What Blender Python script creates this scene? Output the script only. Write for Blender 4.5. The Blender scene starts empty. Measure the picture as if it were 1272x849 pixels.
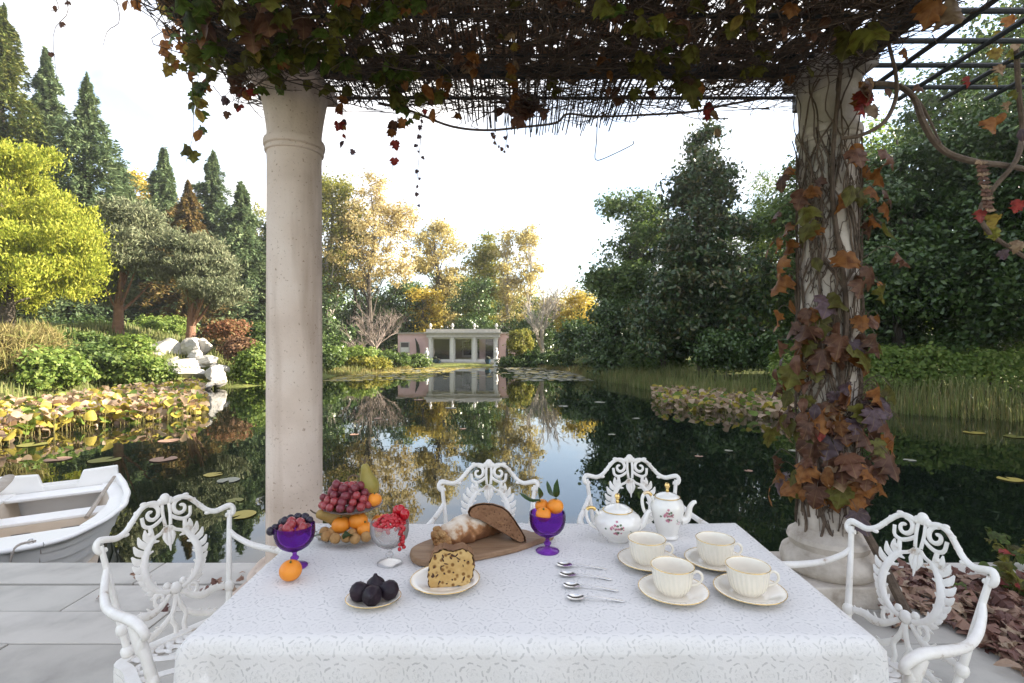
import bpy, bmesh, math, random
import numpy as np
from mathutils import Vector, Matrix, Quaternion
R = math.radians
SC = bpy.context.scene
COL = SC.collection
# ---------------------------------------------------------------- camera
F, CU, CV, CAMZ = 650.0, 636.0, 426.0, 1.31      # focal length and principal point in photo pixels
cam = bpy.data.cameras.new('camera')
cam.sensor_width = 36.0
cam.lens = F / 1272 * 36
cam.shift_y = (CV - 424.5) / 1272
cam.clip_start = 0.05
cam.clip_end = 2000
camo = bpy.data.objects.new('camera', cam)
COL.objects.link(camo)
camo.location = (0, 0, CAMZ)
camo.rotation_euler = (R(90), 0, 0)
SC.camera = camo
# ---------------------------------------------------------------- sky and sun
SUN_AZ, SUN_EL = 82.0, 25.5                       # azimuth measured from +Y towards +X
world = bpy.data.worlds.new('World')
SC.world = world
world.use_nodes = True
wn, wl = world.node_tree.nodes, world.node_tree.links
wn.clear()
wo = wn.new('ShaderNodeOutputWorld')
bg = wn.new('ShaderNodeBackground')
sky = wn.new('ShaderNodeTexSky')
sky.sky_type = 'NISHITA'
sky.sun_disc = False
sky.sun_elevation = R(SUN_EL)
sky.sun_rotation = R(SUN_AZ)
sky.air_density = 1.0
sky.dust_density = 0.7
sky.ozone_density = 1.0
bg.inputs['Strength'].default_value = 0.11
tc = wn.new('ShaderNodeTexCoord')
sep = wn.new('ShaderNodeSeparateXYZ')
wl.new(tc.outputs['Generated'], sep.inputs[0])
den = wn.new('ShaderNodeMath'); den.operation = 'ADD'; den.inputs[1].default_value = 0.22
mx = wn.new('ShaderNodeMath'); mx.operation = 'MAXIMUM'; mx.inputs[1].default_value = 0.0
wl.new(sep.outputs['Z'], mx.inputs[0]); wl.new(mx.outputs[0], den.inputs[0])
dv = wn.new('ShaderNodeVectorMath'); dv.operation = 'DIVIDE'
cmb = wn.new('ShaderNodeCombineXYZ')
for i in range(3):
    wl.new(den.outputs[0], cmb.inputs[i])
wl.new(tc.outputs['Generated'], dv.inputs[0]); wl.new(cmb.outputs[0], dv.inputs[1])
cn = wn.new('ShaderNodeTexNoise')
cn.inputs['Scale'].default_value = 1.3
cn.inputs['Detail'].default_value = 7
cn.inputs['Roughness'].default_value = 0.55
cn.inputs['Distortion'].default_value = 0.5
wl.new(dv.outputs[0], cn.inputs['Vector'])
cr = wn.new('ShaderNodeValToRGB')
cr.color_ramp.elements[0].position = 0.40
cr.color_ramp.elements[0].color = (0.20, 0.20, 0.20, 1)
cr.color_ramp.elements[1].position = 0.68
cr.color_ramp.elements[1].color = (0.95, 0.95, 0.95, 1)
wl.new(cn.outputs['Fac'], cr.inputs[0])
mixc = wn.new('ShaderNodeMixRGB')
mixc.inputs[2].default_value = (4.25, 4.02, 3.80, 1)       # thin high cloud, lit from everywhere
wl.new(cr.outputs[0], mixc.inputs[0]); wl.new(sky.outputs[0], mixc.inputs[1])
wl.new(mixc.outputs[0], bg.inputs['Color']); wl.new(bg.outputs[0], wo.inputs[0])
sunl = bpy.data.lights.new('sun', 'SUN')
sunl.energy = 5.0
sunl.angle = R(0.53)
sunl.color = (1.0, 0.90, 0.74)
suno = bpy.data.objects.new('sun', sunl)
COL.objects.link(suno)
SUNV = Vector((math.sin(R(SUN_AZ)) * math.cos(R(SUN_EL)), math.cos(R(SUN_AZ)) * math.cos(R(SUN_EL)), math.sin(R(SUN_EL))))
suno.rotation_euler = SUNV.to_track_quat('Z', 'Y').to_euler()
suno.location = SUNV * 60
SC.view_settings.view_transform = 'Standard'
SC.view_settings.look = 'None'
SC.view_settings.exposure = 2.08
SC.view_settings.gamma = 1.0
SC.view_settings.use_curve_mapping = False
SC.render.engine = 'CYCLES'
SC.cycles.max_bounces = 8
SC.cycles.diffuse_bounces = 3
SC.cycles.glossy_bounces = 4
SC.cycles.transmission_bounces = 6
SC.cycles.transparent_max_bounces = 12
SC.cycles.caustics_reflective = False
SC.cycles.caustics_refractive = False
SC.cycles.use_denoising = True
SC.cycles.sample_clamp_indirect = 6.0

# ---------------------------------------------------------------- pixel helpers
def at(u, v, z):            # point at height z on the ray through photo pixel (u, v)
    D = F * (CAMZ - z) / (v - CV)
    return Vector(((u - CU) / F * D, D, z))
def px(u, D): return (u - CU) / F * D
def pz(v, D): return CAMZ + (CV - v) / F * D

# ---------------------------------------------------------------- object helpers
def tag(o, label=None, cat=None, group=None, kind=None):
    if label: o['label'] = label
    if cat: o['category'] = cat
    if group: o['group'] = group
    if kind: o['kind'] = kind
    return o
def thing(name, label, cat, loc=(0, 0, 0), rz=0.0, group=None):
    o = bpy.data.objects.new(name, None)
    o.empty_display_size = 0.05
    COL.objects.link(o)
    o.location = loc
    o.rotation_euler = (0, 0, rz)
    return tag(o, label, cat, group)
def link(name, me, parent=None, loc=None, rot=None, scale=None):
    o = bpy.data.objects.new(name, me)
    COL.objects.link(o)
    if parent is not None: o.parent = parent
    if loc is not None: o.location = loc
    if rot is not None:
        if isinstance(rot, Quaternion):
            o.rotation_mode = 'QUATERNION'; o.rotation_quaternion = rot
        else: o.rotation_euler = rot
    if scale is not None: o.scale = scale if hasattr(scale, '__len__') else (scale,) * 3
    return o
def copy_tree(o, parent=None):
    c = o.copy()
    COL.objects.link(c)
    c.parent = parent
    for ch in list(o.children): copy_tree(ch, c)
    return c
def pmesh(name, V, Q, mat, smooth=True, sharp=40, uv=None):
    """mesh from arrays; Q is an (n,3) or (n,4) index array or a list of tuples"""
    me = bpy.data.meshes.new(name)
    if isinstance(Q, np.ndarray):
        n, k = Q.shape
        me.vertices.add(len(V)); me.vertices.foreach_set('co', np.asarray(V, np.float32).ravel())
        me.loops.add(n * k); me.loops.foreach_set('vertex_index', Q.astype(np.int32).ravel())
        me.polygons.add(n)
        me.polygons.foreach_set('loop_start', np.arange(0, n * k, k, dtype=np.int32))
        me.update(calc_edges=True)
    else:
        me.from_pydata([tuple(v) for v in V], [], Q)
    if mat is not None: me.materials.append(mat)
    if smooth:
        me.polygons.foreach_set('use_smooth', np.ones(len(me.polygons), dtype=bool))
        if sharp: me.set_sharp_from_angle(angle=R(sharp))
    me.update()
    return me
def catmull(P, n):
    P = [Vector(p) for p in P]
    if len(P) < 3: return [P[0].lerp(P[-1], i / n) for i in range(n + 1)]
    E = [P[0] * 2 - P[1]] + P + [P[-1] * 2 - P[-2]]
    out = []
    segs = len(P) - 1
    for i in range(n + 1):
        t = i / n * segs
        k = min(int(t), segs - 1); f = t - k
        a, b, c, d = E[k], E[k + 1], E[k + 2], E[k + 3]
        out.append(0.5 * ((2 * b) + (c - a) * f + (2 * a - 5 * b + 4 * c - d) * f * f + (3 * b - a - 3 * c + d) * f ** 3))
    return out
def lerp_list(L, n):
    if not hasattr(L, '__len__'): return [L] * (n + 1)
    return [float(np.interp(i / n, np.linspace(0, 1, len(L)), L)) for i in range(n + 1)]
class MB:
    def __init__(s): s.V = []; s.Q = []
    def add(s, V, Q, M=None):
        b = len(s.V)
        s.V += [tuple(M @ Vector(v)) if M is not None else tuple(v) for v in V]
        s.Q += [tuple(i + b for i in q) for q in Q]
        return s
    def box(s, cx, cy, cz, sx, sy, sz, M=None):
        V = [(cx + a * sx / 2, cy + b * sy / 2, cz + c * sz / 2) for c in (-1, 1) for b in (-1, 1) for a in (-1, 1)]
        return s.add(V, [(0, 2, 3, 1), (4, 5, 7, 6), (0, 1, 5, 4), (1, 3, 7, 5), (3, 2, 6, 7), (2, 0, 4, 6)], M)
    def lathe(s, prof, seg=32, M=None, mod=None, ex=1.0, ey=1.0):
        V = []; Q = []
        n = len(prof)
        for i, (r, z) in enumerate(prof):
            for j in range(seg):
                a = 2 * math.pi * j / seg
                rr = r * (mod(a, z, i) if mod else 1.0)
                V.append((rr * math.cos(a) * ex, rr * math.sin(a) * ey, z))
        for i in range(n - 1):
            for j in range(seg):
                k = (j + 1) % seg
                Q.append((i * seg + j, i * seg + k, (i + 1) * seg + k, (i + 1) * seg + j))
        if prof[0][0] > 1e-6: Q.append(tuple(reversed(range(seg))))
        if prof[-1][0] > 1e-6: Q.append(tuple(range((n - 1) * seg, n * seg)))
        return s.add(V, Q, M)
    def tube(s, P, r, seg=6, n=None, M=None, flat=None, caps=True):
        """swept tube; flat=(axis, factor) squashes the section along a world axis"""
        pts = catmull(P, n) if n else [Vector(p) for p in P]
        m = len(pts) - 1
        rad = lerp_list(r, m)
        V = []; Q = []
        prev = None
        for i, p in enumerate(pts):
            t = (pts[min(i + 1, m)] - pts[max(i - 1, 0)])
            if t.length < 1e-9: t = Vector((0, 0, 1))
            t.normalize()
            if prev is None:
                up = Vector((0, 0, 1)) if abs(t.z) < 0.9 else Vector((0, 1, 0))
                nrm = t.cross(up).normalized()
            else:
                nrm = (prev - t * prev.dot(t))
                nrm = nrm.normalized() if nrm.length > 1e-6 else t.orthogonal().normalized()
            prev = nrm
            b = t.cross(nrm)
            for j in range(seg):
                a = 2 * math.pi * j / seg
                o = (nrm * math.cos(a) + b * math.sin(a)) * rad[i]
                if flat: o[flat[0]] *= flat[1]
                V.append(p + o)
        for i in range(m):
            for j in range(seg):
                k = (j + 1) % seg
                Q.append((i * seg + j, i * seg + k, (i + 1) * seg + k, (i + 1) * seg + j))
        if caps:
            Q.append(tuple(reversed(range(seg)))); Q.append(tuple(range(m * seg, (m + 1) * seg)))
        return s.add(V, Q, M)
    def ball(s, c, r, sc=(1, 1, 1), u=12, v=8, M=None, fn=None):
        V = []; Q = []
        c = Vector(c)
        V.append((0, 0, -1))
        for i in range(1, v):
            th = math.pi * i / v - math.pi / 2
            for j in range(u):
                a = 2 * math.pi * j / u
                V.append((math.cos(th) * math.cos(a), math.cos(th) * math.sin(a), math.sin(th)))
        V.append((0, 0, 1))
        for j in range(u):
            k = (j + 1) % u
            Q.append((0, 1 + k, 1 + j))
            Q.append((len(V) - 1, 1 + (v - 2) * u + j, 1 + (v - 2) * u + k))
        for i in range(v - 2):
            for j in range(u):
                k = (j + 1) % u
                Q.append((1 + i * u + j, 1 + i * u + k, 1 + (i + 1) * u + k, 1 + (i + 1) * u + j))
        W = []
        for p in V:
            p = Vector(p)
            f = fn(p) if fn else 1.0
            W.append(c + Vector((p.x * sc[0], p.y * sc[1], p.z * sc[2])) * r * f)
        return s.add(W, Q, M)
    def prism(s, outline, z0, z1, M=None):
        n = len(outline)
        V = [(x, y, z0) for x, y in outline] + [(x, y, z1) for x, y in outline]
        Q = [tuple(reversed(range(n))), tuple(range(n, 2 * n))] + [(i, (i + 1) % n, n + (i + 1) % n, n + i) for i in range(n)]
        return s.add(V, Q, M)
    def mesh(s, name, mat, smooth=True, sharp=40): return pmesh(name, s.V, s.Q, mat, smooth, sharp)
    def build(s, name, mat, parent=None, smooth=True, sharp=40, bevel=None, loc=None, world=False, sub=0):
        V = s.V
        if world and parent is not None:
            W = parent.matrix_basis.inverted() if parent.parent is None else (parent.parent.matrix_basis @ parent.matrix_basis).inverted()
            s.V = [tuple(W @ Vector(v)) for v in V]
        o = link(name, s.mesh(name, mat, smooth, sharp), parent, loc)
        if bevel:
            m = o.modifiers.new('bevel', 'BEVEL'); m.width = bevel; m.segments = 2; m.limit_method = 'ANGLE'; m.angle_limit = R(40)
        if sub:
            m = o.modifiers.new('sub', 'SUBSURF'); m.levels = sub; m.render_levels = sub
        return o

# ---------------------------------------------------------------- materials
def nodes_of(name):
    m = bpy.data.materials.new(name)
    m.use_nodes = True
    nt = m.node_tree
    return m, nt.nodes, nt.links, nt.nodes['Principled BSDF']
def ramp(n, stops):
    r = n.new('ShaderNodeValToRGB')
    e = r.color_ramp.elements
    while len(e) > 1: e.remove(e[-1])
    e[0].position = stops[0][0]; e[0].color = (*stops[0][1], 1)
    for p, c in stops[1:]:
        k = e.new(p); k.color = (*c, 1)
    return r
def surf(name, c1, c2=None, rough=0.6, scale=8.0, detail=5, bump=0.0, bscale=None, spec=0.4, metal=0.0, stops=None, coat=0.0, sss=0.0, obj=True, dist=0.02):
    m, n, l, b = nodes_of(name)
    b.inputs['Roughness'].default_value = rough
    b.inputs['Metallic'].default_value = metal
    b.inputs['Specular IOR Level'].default_value = spec
    b.inputs['Coat Weight'].default_value = coat
    if sss:
        b.inputs['Subsurface Weight'].default_value = sss
        b.inputs['Subsurface Radius'].default_value = (0.01, 0.006, 0.004)
    t = n.new('ShaderNodeTexCoord')
    if c2 is not None or stops:
        x = n.new('ShaderNodeTexNoise')
        x.inputs['Scale'].default_value = scale; x.inputs['Detail'].default_value = detail; x.inputs['Roughness'].default_value = 0.6
        l.new(t.outputs['Object'], x.inputs['Vector'])
        r = ramp(n, stops or [(0.3, c1), (0.7, c2)])
        l.new(x.outputs['Fac'], r.inputs[0]); l.new(r.outputs[0], b.inputs['Base Color'])
    else: b.inputs['Base Color'].default_value = (*c1, 1)
    if bump:
        x2 = n.new('ShaderNodeTexNoise')
        x2.inputs['Scale'].default_value = bscale or scale * 3; x2.inputs['Detail'].default_value = 6
        l.new(t.outputs['Object'], x2.inputs['Vector'])
        bp = n.new('ShaderNodeBump'); bp.inputs['Strength'].default_value = bump; bp.inputs['Distance'].default_value = dist
        l.new(x2.outputs['Fac'], bp.inputs['Height']); l.new(bp.outputs[0], b.inputs['Normal'])
    return m
def leafmat(name, cols, trans=0.4, rough=0.5, spec=0.35, wscale=0.5, wamt=0.35, vein=False):
    """foliage: colour varies from leaf to leaf, light comes through the blade"""
    m, n, l, b = nodes_of(name)
    g = n.new('ShaderNodeNewGeometry')
    k = len(cols)
    r = ramp(n, [(i / max(k - 1, 1), c) for i, c in enumerate(cols)])
    t = n.new('ShaderNodeTexCoord')
    x = n.new('ShaderNodeTexNoise'); x.inputs['Scale'].default_value = wscale; x.inputs['Detail'].default_value = 2
    l.new(t.outputs['Object'], x.inputs['Vector'])
    mm = n.new('ShaderNodeMath'); mm.operation = 'MULTIPLY_ADD'
    mm.inputs[1].default_value = wamt * 2
    sub = n.new('ShaderNodeMath'); sub.operation = 'SUBTRACT'; sub.inputs[1].default_value = wamt
    l.new(x.outputs['Fac'], mm.inputs[0]); l.new(g.outputs['Random Per Island'], mm.inputs[2])
    l.new(mm.outputs[0], sub.inputs[0]); l.new(sub.outputs[0], r.inputs[0])
    if vein:                                        # midrib and side veins, blotches towards brown
        s3 = n.new('ShaderNodeSeparateXYZ'); l.new(t.outputs['Object'], s3.inputs[0])
        at2 = n.new('ShaderNodeMath'); at2.operation = 'ARCTAN2'; l.new(s3.outputs['X'], at2.inputs[0]); l.new(s3.outputs['Y'], at2.inputs[1])
        pp_ = n.new('ShaderNodeMath'); pp_.operation = 'PINGPONG'; pp_.inputs[1].default_value = 0.31; l.new(at2.outputs[0], pp_.inputs[0])
        vr = ramp(n, [(0.0, (1, 1, 1)), (0.035, (0, 0, 0))]); l.new(pp_.outputs[0], vr.inputs[0])
        vm = n.new('ShaderNodeMixRGB'); vm.inputs[2].default_value = (0.34, 0.24, 0.10, 1)
        vf = n.new('ShaderNodeMath'); vf.operation = 'MULTIPLY'; vf.inputs[1].default_value = 0.38; l.new(vr.outputs[0], vf.inputs[0]); l.new(vf.outputs[0], vm.inputs[0])
        bn = n.new('ShaderNodeTexNoise'); bn.inputs['Scale'].default_value = 3.3; bn.inputs['Detail'].default_value = 5
        oi = n.new('ShaderNodeObjectInfo'); va = n.new('ShaderNodeVectorMath'); va.operation = 'ADD'; l.new(t.outputs['Object'], va.inputs[0]); l.new(oi.outputs['Location'], va.inputs[1]); l.new(va.outputs[0], bn.inputs['Vector'])
        br_ = ramp(n, [(0.40, (1, 1, 1)), (0.66, (0.42, 0.30, 0.24))]); l.new(bn.outputs['Fac'], br_.inputs[0])
        hs = n.new('ShaderNodeHueSaturation'); l.new(r.outputs[0], hs.inputs['Color'])
        hv = n.new('ShaderNodeMapRange'); hv.inputs[3].default_value = 0.65; hv.inputs[4].default_value = 1.25; l.new(oi.outputs['Random'], hv.inputs[0]); l.new(hv.outputs[0], hs.inputs['Value'])
        mm2 = n.new('ShaderNodeMixRGB'); mm2.blend_type = 'MULTIPLY'; mm2.inputs[0].default_value = 0.85
        l.new(hs.outputs[0], mm2.inputs[1]); l.new(br_.outputs[0], mm2.inputs[2]); l.new(mm2.outputs[0], vm.inputs[1]); r = vm
    l.new(r.outputs[0], b.inputs['Base Color'])
    b.inputs['Roughness'].default_value = rough; b.inputs['Specular IOR Level'].default_value = spec
    tr = n.new('ShaderNodeBsdfTranslucent')
    l.new(r.outputs[0], tr.inputs['Color'])
    ms = n.new('ShaderNodeMixShader'); ms.inputs[0].default_value = trans
    l.new(b.outputs[0], ms.inputs[1]); l.new(tr.outputs[0], ms.inputs[2])
    l.new(ms.outputs[0], n['Material Output'].inputs['Surface'])
    return m
# ---------------------------------------------------------------- ground, pond, terrace
WATER = -0.59
POND = np.array([(-15, -9), (-14.6, 4), (-13.8, 9), (-12.6, 15), (-12.6, 20), (-11.6, 23), (-10.6, 28), (-8.6, 33), (-7.4, 39.5), (-3, 41.5),
                 (1.5, 41.5), (3.4, 37), (4.3, 30), (5.3, 24), (6.4, 18.5), (8.9, 15.4), (12.6, 12.6), (15.5, 9), (17, 3), (17, -9)], float)
def pond_dist(X, Y):
    """signed distance to the shore, positive on land"""
    X = np.asarray(X, float); Y = np.asarray(Y, float)
    d = np.full(X.shape, 1e9); ins = np.zeros(X.shape, bool)
    n = len(POND)
    for i in range(n):
        ax, ay = POND[i]; bx, by = POND[(i + 1) % n]
        ex, ey = bx - ax, by - ay
        t = np.clip(((X - ax) * ex + (Y - ay) * ey) / (ex * ex + ey * ey), 0, 1)
        d = np.minimum(d, np.hypot(X - ax - t * ex, Y - ay - t * ey))
        c = ((ay > Y) != (by > Y)) & (X < ex * (Y - ay) / (ey if ey else 1e-9) + ax)
        ins ^= c
    return np.where(ins, -d, d)
def sst(x): x = np.clip(x, 0, 1); return x * x * (3 - 2 * x)
def ground_z(X, Y):
    X = np.asarray(X, float); Y = np.asarray(Y, float)
    d = pond_dist(X, Y) + 0.35 * np.sin(X * 1.7 + Y * 0.9) + 0.25 * np.sin(Y * 2.3 - X)
    left = sst((-X - 7.5) / 5.0) * sst((34 - Y) / 8)
    z = WATER - 0.7 * sst(-d / 1.5) + (0.42 - 0.24 * sst((Y - 34) / 5)) * sst(d / 2.2) + 0.012 * np.clip(d, 0, 60)
    z = z + left * (2.0 * sst(d / 9.5) + 0.07 * np.clip(d - 6, 0, 40))
    z = z + 0.03 * np.clip(np.hypot(X, Y - 30) - 30, 0, 60) * sst((-X - 2) / 20)
    z = z + 0.07 * np.sin(X * 0.9) * np.cos(Y * 0.7) * sst(d / 3)
    return z
def gz(x, y): return float(ground_z(np.array([x]), np.array([y]))[0])
def grid_axis(lo, hi, c0, c1, fine, coarse):
    a = list(np.arange(lo, c0, coarse)) + list(np.arange(c0, c1, fine)) + list(np.arange(c1, hi + coarse, coarse))
    return np.array(sorted(set(round(float(v), 3) for v in a)))
gx = grid_axis(-400, 400, -34, 34, 0.6, 12.0); gy = grid_axis(-60, 600, -6, 56, 0.6, 12.0)
GX, GY = np.meshgrid(gx, gy)
GZ = ground_z(GX, GY)
V = np.stack([GX, GY, GZ], -1).reshape(-1, 3)
ny, nx = GX.shape
I = np.arange((ny - 1) * (nx - 1)); r_, c_ = I // (nx - 1), I % (nx - 1)
b0 = r_ * nx + c_
M_GROUND = surf('bank soil and grass', (0, 0, 0), rough=0.95, scale=0.9, detail=9, bump=0.7, bscale=6, spec=0.15, dist=0.15,
                stops=[(0.30, (0.05, 0.04, 0.02)), (0.45, (0.09, 0.10, 0.03)), (0.58, (0.15, 0.17, 0.045)), (0.72, (0.22, 0.18, 0.08))])
g = link('ground', pmesh('ground', V, np.stack([b0, b0 + 1, b0 + 1 + nx, b0 + nx], -1), M_GROUND, True, 0))
tag(g, 'grassy earth banks around the pond', 'ground', kind='structure')

m, n, l, b = nodes_of('pond water')
b.inputs['Base Color'].default_value = (0.006, 0.010, 0.006, 1)
b.inputs['Roughness'].default_value = 0.015
b.inputs['IOR'].default_value = 1.75
b.inputs['Specular IOR Level'].default_value = 0.5
t = n.new('ShaderNodeTexCoord'); mp = n.new('ShaderNodeMapping'); mp.inputs['Scale'].default_value = (1.0, 0.55, 1.0)
x = n.new('ShaderNodeTexNoise'); x.inputs['Scale'].default_value = 1.6; x.inputs['Detail'].default_value = 3
bp = n.new('ShaderNodeBump'); bp.inputs['Strength'].default_value = 0.10; bp.inputs['Distance'].default_value = 0.03
l.new(t.outputs['Object'], mp.inputs[0]); l.new(mp.outputs[0], x.inputs['Vector']); l.new(x.outputs['Fac'], bp.inputs['Height']); l.new(bp.outputs[0], b.inputs['Normal'])
M_WATER = m
w = link('pond_water', pmesh('pond_water', np.array([(-26, -9, WATER), (26, -9, WATER), (26, 50, WATER), (-26, 50, WATER)], float), np.array([[0, 1, 2, 3]]), M_WATER, False))
tag(w, 'still dark pond water mirroring trees and sky', 'water', kind='structure')

# terrace: solid block of stone with separate slabs laid on it
M_STONE = [surf('terrace slab %d' % i, c, stops=[(0.28, tuple(k * 0.55 for k in c)), (0.40, tuple(k * 0.80 for k in c)), (0.55, tuple(k * 0.95 for k in c)), (0.75, c)], rough=0.8, scale=3.2, detail=10, bump=0.35, bscale=40, spec=0.25, dist=0.006)
           for i, c in enumerate([(0.50, 0.47, 0.42), (0.54, 0.505, 0.455), (0.46, 0.43, 0.385)])]
M_JOINT = surf('terrace joint', (0.10, 0.09, 0.075), (0.17, 0.155, 0.13), rough=0.95, scale=15)
terr = MB().box(0, -2.475, -0.735, 34, 11.1, 1.41).build('terrace', M_JOINT, None, False)
tag(terr, 'pale stone terrace at the edge of the pond', 'terrace', kind='structure')
rnd = random.Random(5)
rows = [3.1 - 0.275 * i for i in range(0, 16)]
for i in range(15):
    y1, y0 = rows[i], rows[i + 1]
    xx = -5.2 - rnd.random() * 0.8
    while xx < 5.2:
        L = rnd.uniform(0.85, 1.35)
        if i < 8 or rnd.random() < 2:
            tz = rnd.uniform(-0.0015, 0.0015)
            s = MB().box(0, 0, 0, L - 0.007, (y1 - y0) - 0.006, 0.06)
            o = s.build('paving_slab', rnd.choice(M_STONE), terr, False, bevel=0.004)
            o.location = (xx + L / 2, (y0 + y1) / 2 + (0.02 if i == 0 else 0.0), -0.028 + tz)
        xx += L

# ---------------------------------------------------------------- pavilion on the far shore
PD = 44.0
def pav(): pass
M_PINK = surf('pink render', (0.60, 0.40, 0.375), (0.66, 0.46, 0.43), rough=0.9, scale=2.5, detail=7, bump=0.2)
M_PALE = surf('pale stone trim', (0.42, 0.395, 0.345), (0.52, 0.49, 0.44), rough=0.8, scale=5)
M_WHITE = surf('white stucco', (0.56, 0.54, 0.50), (0.66, 0.64, 0.60), rough=0.7, scale=6)
M_DARKIN = surf('dark shutter and painted interior shade', (0.10, 0.09, 0.085), rough=0.9)  # dark tone painted for shade in rooms and lockers, also the shutter's colour
M_TERRA = surf('interior plaster', (0.42, 0.36, 0.31), rough=0.9)
M_STEP = surf('worn dark steps', (0.10, 0.095, 0.085), (0.17, 0.16, 0.145), rough=0.9, scale=6)
M_POTB = surf('blue glazed pot', (0.03, 0.06, 0.10), (0.05, 0.09, 0.13), rough=0.25, scale=6)
m, n, l, b = nodes_of('window glass')
tb = n.new('ShaderNodeBsdfTransparent'); gb = n.new('ShaderNodeBsdfGlossy'); gb.inputs['Roughness'].default_value = 0.02
fr = n.new('ShaderNodeFresnel'); fr.inputs['IOR'].default_value = 1.5
ad = n.new('ShaderNodeMath'); ad.operation = 'ADD'; ad.inputs[1].default_value = 0.0
l.new(fr.outputs[0], ad.inputs[0])
ms = n.new('ShaderNodeMixShader'); l.new(ad.outputs[0], ms.inputs[0]); l.new(tb.outputs[0], ms.inputs[1]); l.new(gb.outputs[0], ms.inputs[2])
l.new(ms.outputs[0], n['Material Output'].inputs['Surface'])
M_GLASS = m
pcx = px(575.7, PD)
zf = -0.28
pv = thing('pavilion', 'low pink garden pavilion with glazed portico at the far shore', 'pavilion', (pcx, PD, zf))
def pb(name, mat, x0, x1, y0, y1, z0, z1, par=pv, bevel=0.0, **k):
    o = MB().box((x0 + x1) / 2, (y0 + y1) / 2, (z0 + z1) / 2, x1 - x0, y1 - y0, z1 - z0).build(name, mat, par, False, bevel=bevel or None)
    return o
PW = 2.95                                       # half width of the portico
ztop = pz(409, PD) - zf; zent = pz(419.5, PD) - zf
pb('wing_wall', M_PINK, -PW - 2.62, -PW + 0.02, 0.25, 4.8, -0.4, zent + 0.32)
pb('wing_wall', M_PINK, PW - 0.02, PW + 2.2, 0.25, 4.8, -0.4, zent + 0.32)
pb('wing_roof', M_TERRA, -PW - 2.75, -PW - 0.02, 0.10, 4.9, zent + 0.321, zent + 0.42)
pb('wing_roof', M_TERRA, PW + 0.02, PW + 2.32, 0.10, 4.9, zent + 0.321, zent + 0.42)
wsh = pb('window', M_PALE, -PW - 2.42, -PW - 1.62, 0.18, 0.252, 0.75, 1.66)
pb('shutter', M_DARKIN, -PW - 2.34, -PW - 1.70, 0.165, 0.179, 1.22, 1.60, wsh)
pb('window_panel', M_WHITE, -PW - 2.34, -PW - 1.70, 0.168, 0.179, 0.80, 1.18, wsh)
ent = pb('entablature', M_PALE, -PW - 0.12, PW + 0.12, -0.35, 0.6, zent, zent + 0.34)
pb('cornice', M_PALE, -PW - 0.26, PW + 0.26, -0.52, 0.6, zent + 0.341, zent + 0.46, ent)
pb('parapet', M_PALE, -PW - 0.14, PW + 0.14, -0.30, 0.3, zent + 0.461, ztop, ent)
pb('back_wall', M_TERRA, -PW, PW, 4.6, 4.75, 0, zent)
pb('floor', M_PALE, -PW - 0.1, PW + 0.1, -0.55, 4.6, -0.12, 0.0)
pb('roof_slab', M_PALE, -PW, PW, 0.61, 4.75, zent + 0.02, zent + 0.30)
for k in range(4):
    xc = -PW + 0.18 + k * (2 * PW - 0.36) / 3
    c = thing('pilaster', None, None, (xc, -0.12, 0)); c.parent = pv
    pb('shaft', M_WHITE, -0.12, 0.12, -0.12, 0.12, 0.14, zent - 0.14, c)
    pb('base', M_WHITE, -0.17, 0.17, -0.17, 0.17, 0.0, 0.14, c)
    pb('capital', M_WHITE, -0.16, 0.16, -0.16, 0.16, zent - 0.14, zent - 0.002, c)
    fi = MB().lathe([(0.10, 0), (0.13, 0.03), (0.06, 0.08), (0.05, 0.13), (0.13, 0.22), (0.17, 0.32), (0.16, 0.42), (0.10, 0.52), (0.04, 0.60), (0, 0.63)], 14)
    o = fi.build('finial', M_WHITE, pv); o.scale = (0.8, 0.8, 0.8); o.location = (xc, -0.02, ztop - 0.004)
for k in range(3):
    x0 = -PW + 0.30 + k * (2 * PW - 0.36) / 3; x1 = x0 + (2 * PW - 0.36) / 3 - 0.24
    d = thing('glazed_door', None, None, ((x0 + x1) / 2, 0.02, 0)); d.parent = pv
    hw = (x1 - x0) / 2
    f = MB()
    f.box(-hw + 0.06, 0, zent / 2, 0.12, 0.08, zent - 0.01); f.box(hw - 0.06, 0, zent / 2, 0.12, 0.08, zent - 0.01)
    f.box(0, 0, zent - 0.07, 2 * hw - 0.242, 0.08, 0.12); f.box(0, 0, 0.10, 2 * hw - 0.242, 0.08, 0.18)
    f.build('frame', M_WHITE, d, False)
    MB().box(0, 0.01, zent / 2 + 0.03, 2 * hw - 0.2, 0.012, zent - 0.26).build('pane', M_GLASS, d, False)
# things standing inside, seen through the glass; dark ones carry room shade in their colour
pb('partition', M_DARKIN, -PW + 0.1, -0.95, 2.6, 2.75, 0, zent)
pb('partition', M_PINK, 1.2, 1.75, 2.0, 2.15, 0, zent)
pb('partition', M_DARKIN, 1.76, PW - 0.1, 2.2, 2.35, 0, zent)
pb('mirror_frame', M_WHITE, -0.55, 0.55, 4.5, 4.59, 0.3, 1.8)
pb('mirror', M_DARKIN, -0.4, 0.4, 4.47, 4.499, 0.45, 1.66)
for s in range(3):
    pb('step', M_STEP, -2.6 - 0.1 * s, 2.5 + 0.1 * s, -0.98 - 0.38 * s, -0.56 - 0.38 * s, -0.45, -0.13 - 0.10 * s)
cyp = MB().tube([(-3.75, -0.05, -0.2), (-3.78, -0.06, 0.7), (-3.86, -0.06, 1.4), (-4.05, -0.04, 1.95)], [0.12, 0.16, 0.13, 0.03], 7, 10)
M_CYP = surf('dark clipped creeper', (0.02, 0.025, 0.015), (0.05, 0.05, 0.03), rough=0.9, scale=9, bump=0.6)
o = cyp.build('creeper', M_CYP, None); o.location = (pcx, PD, zf)
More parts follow.
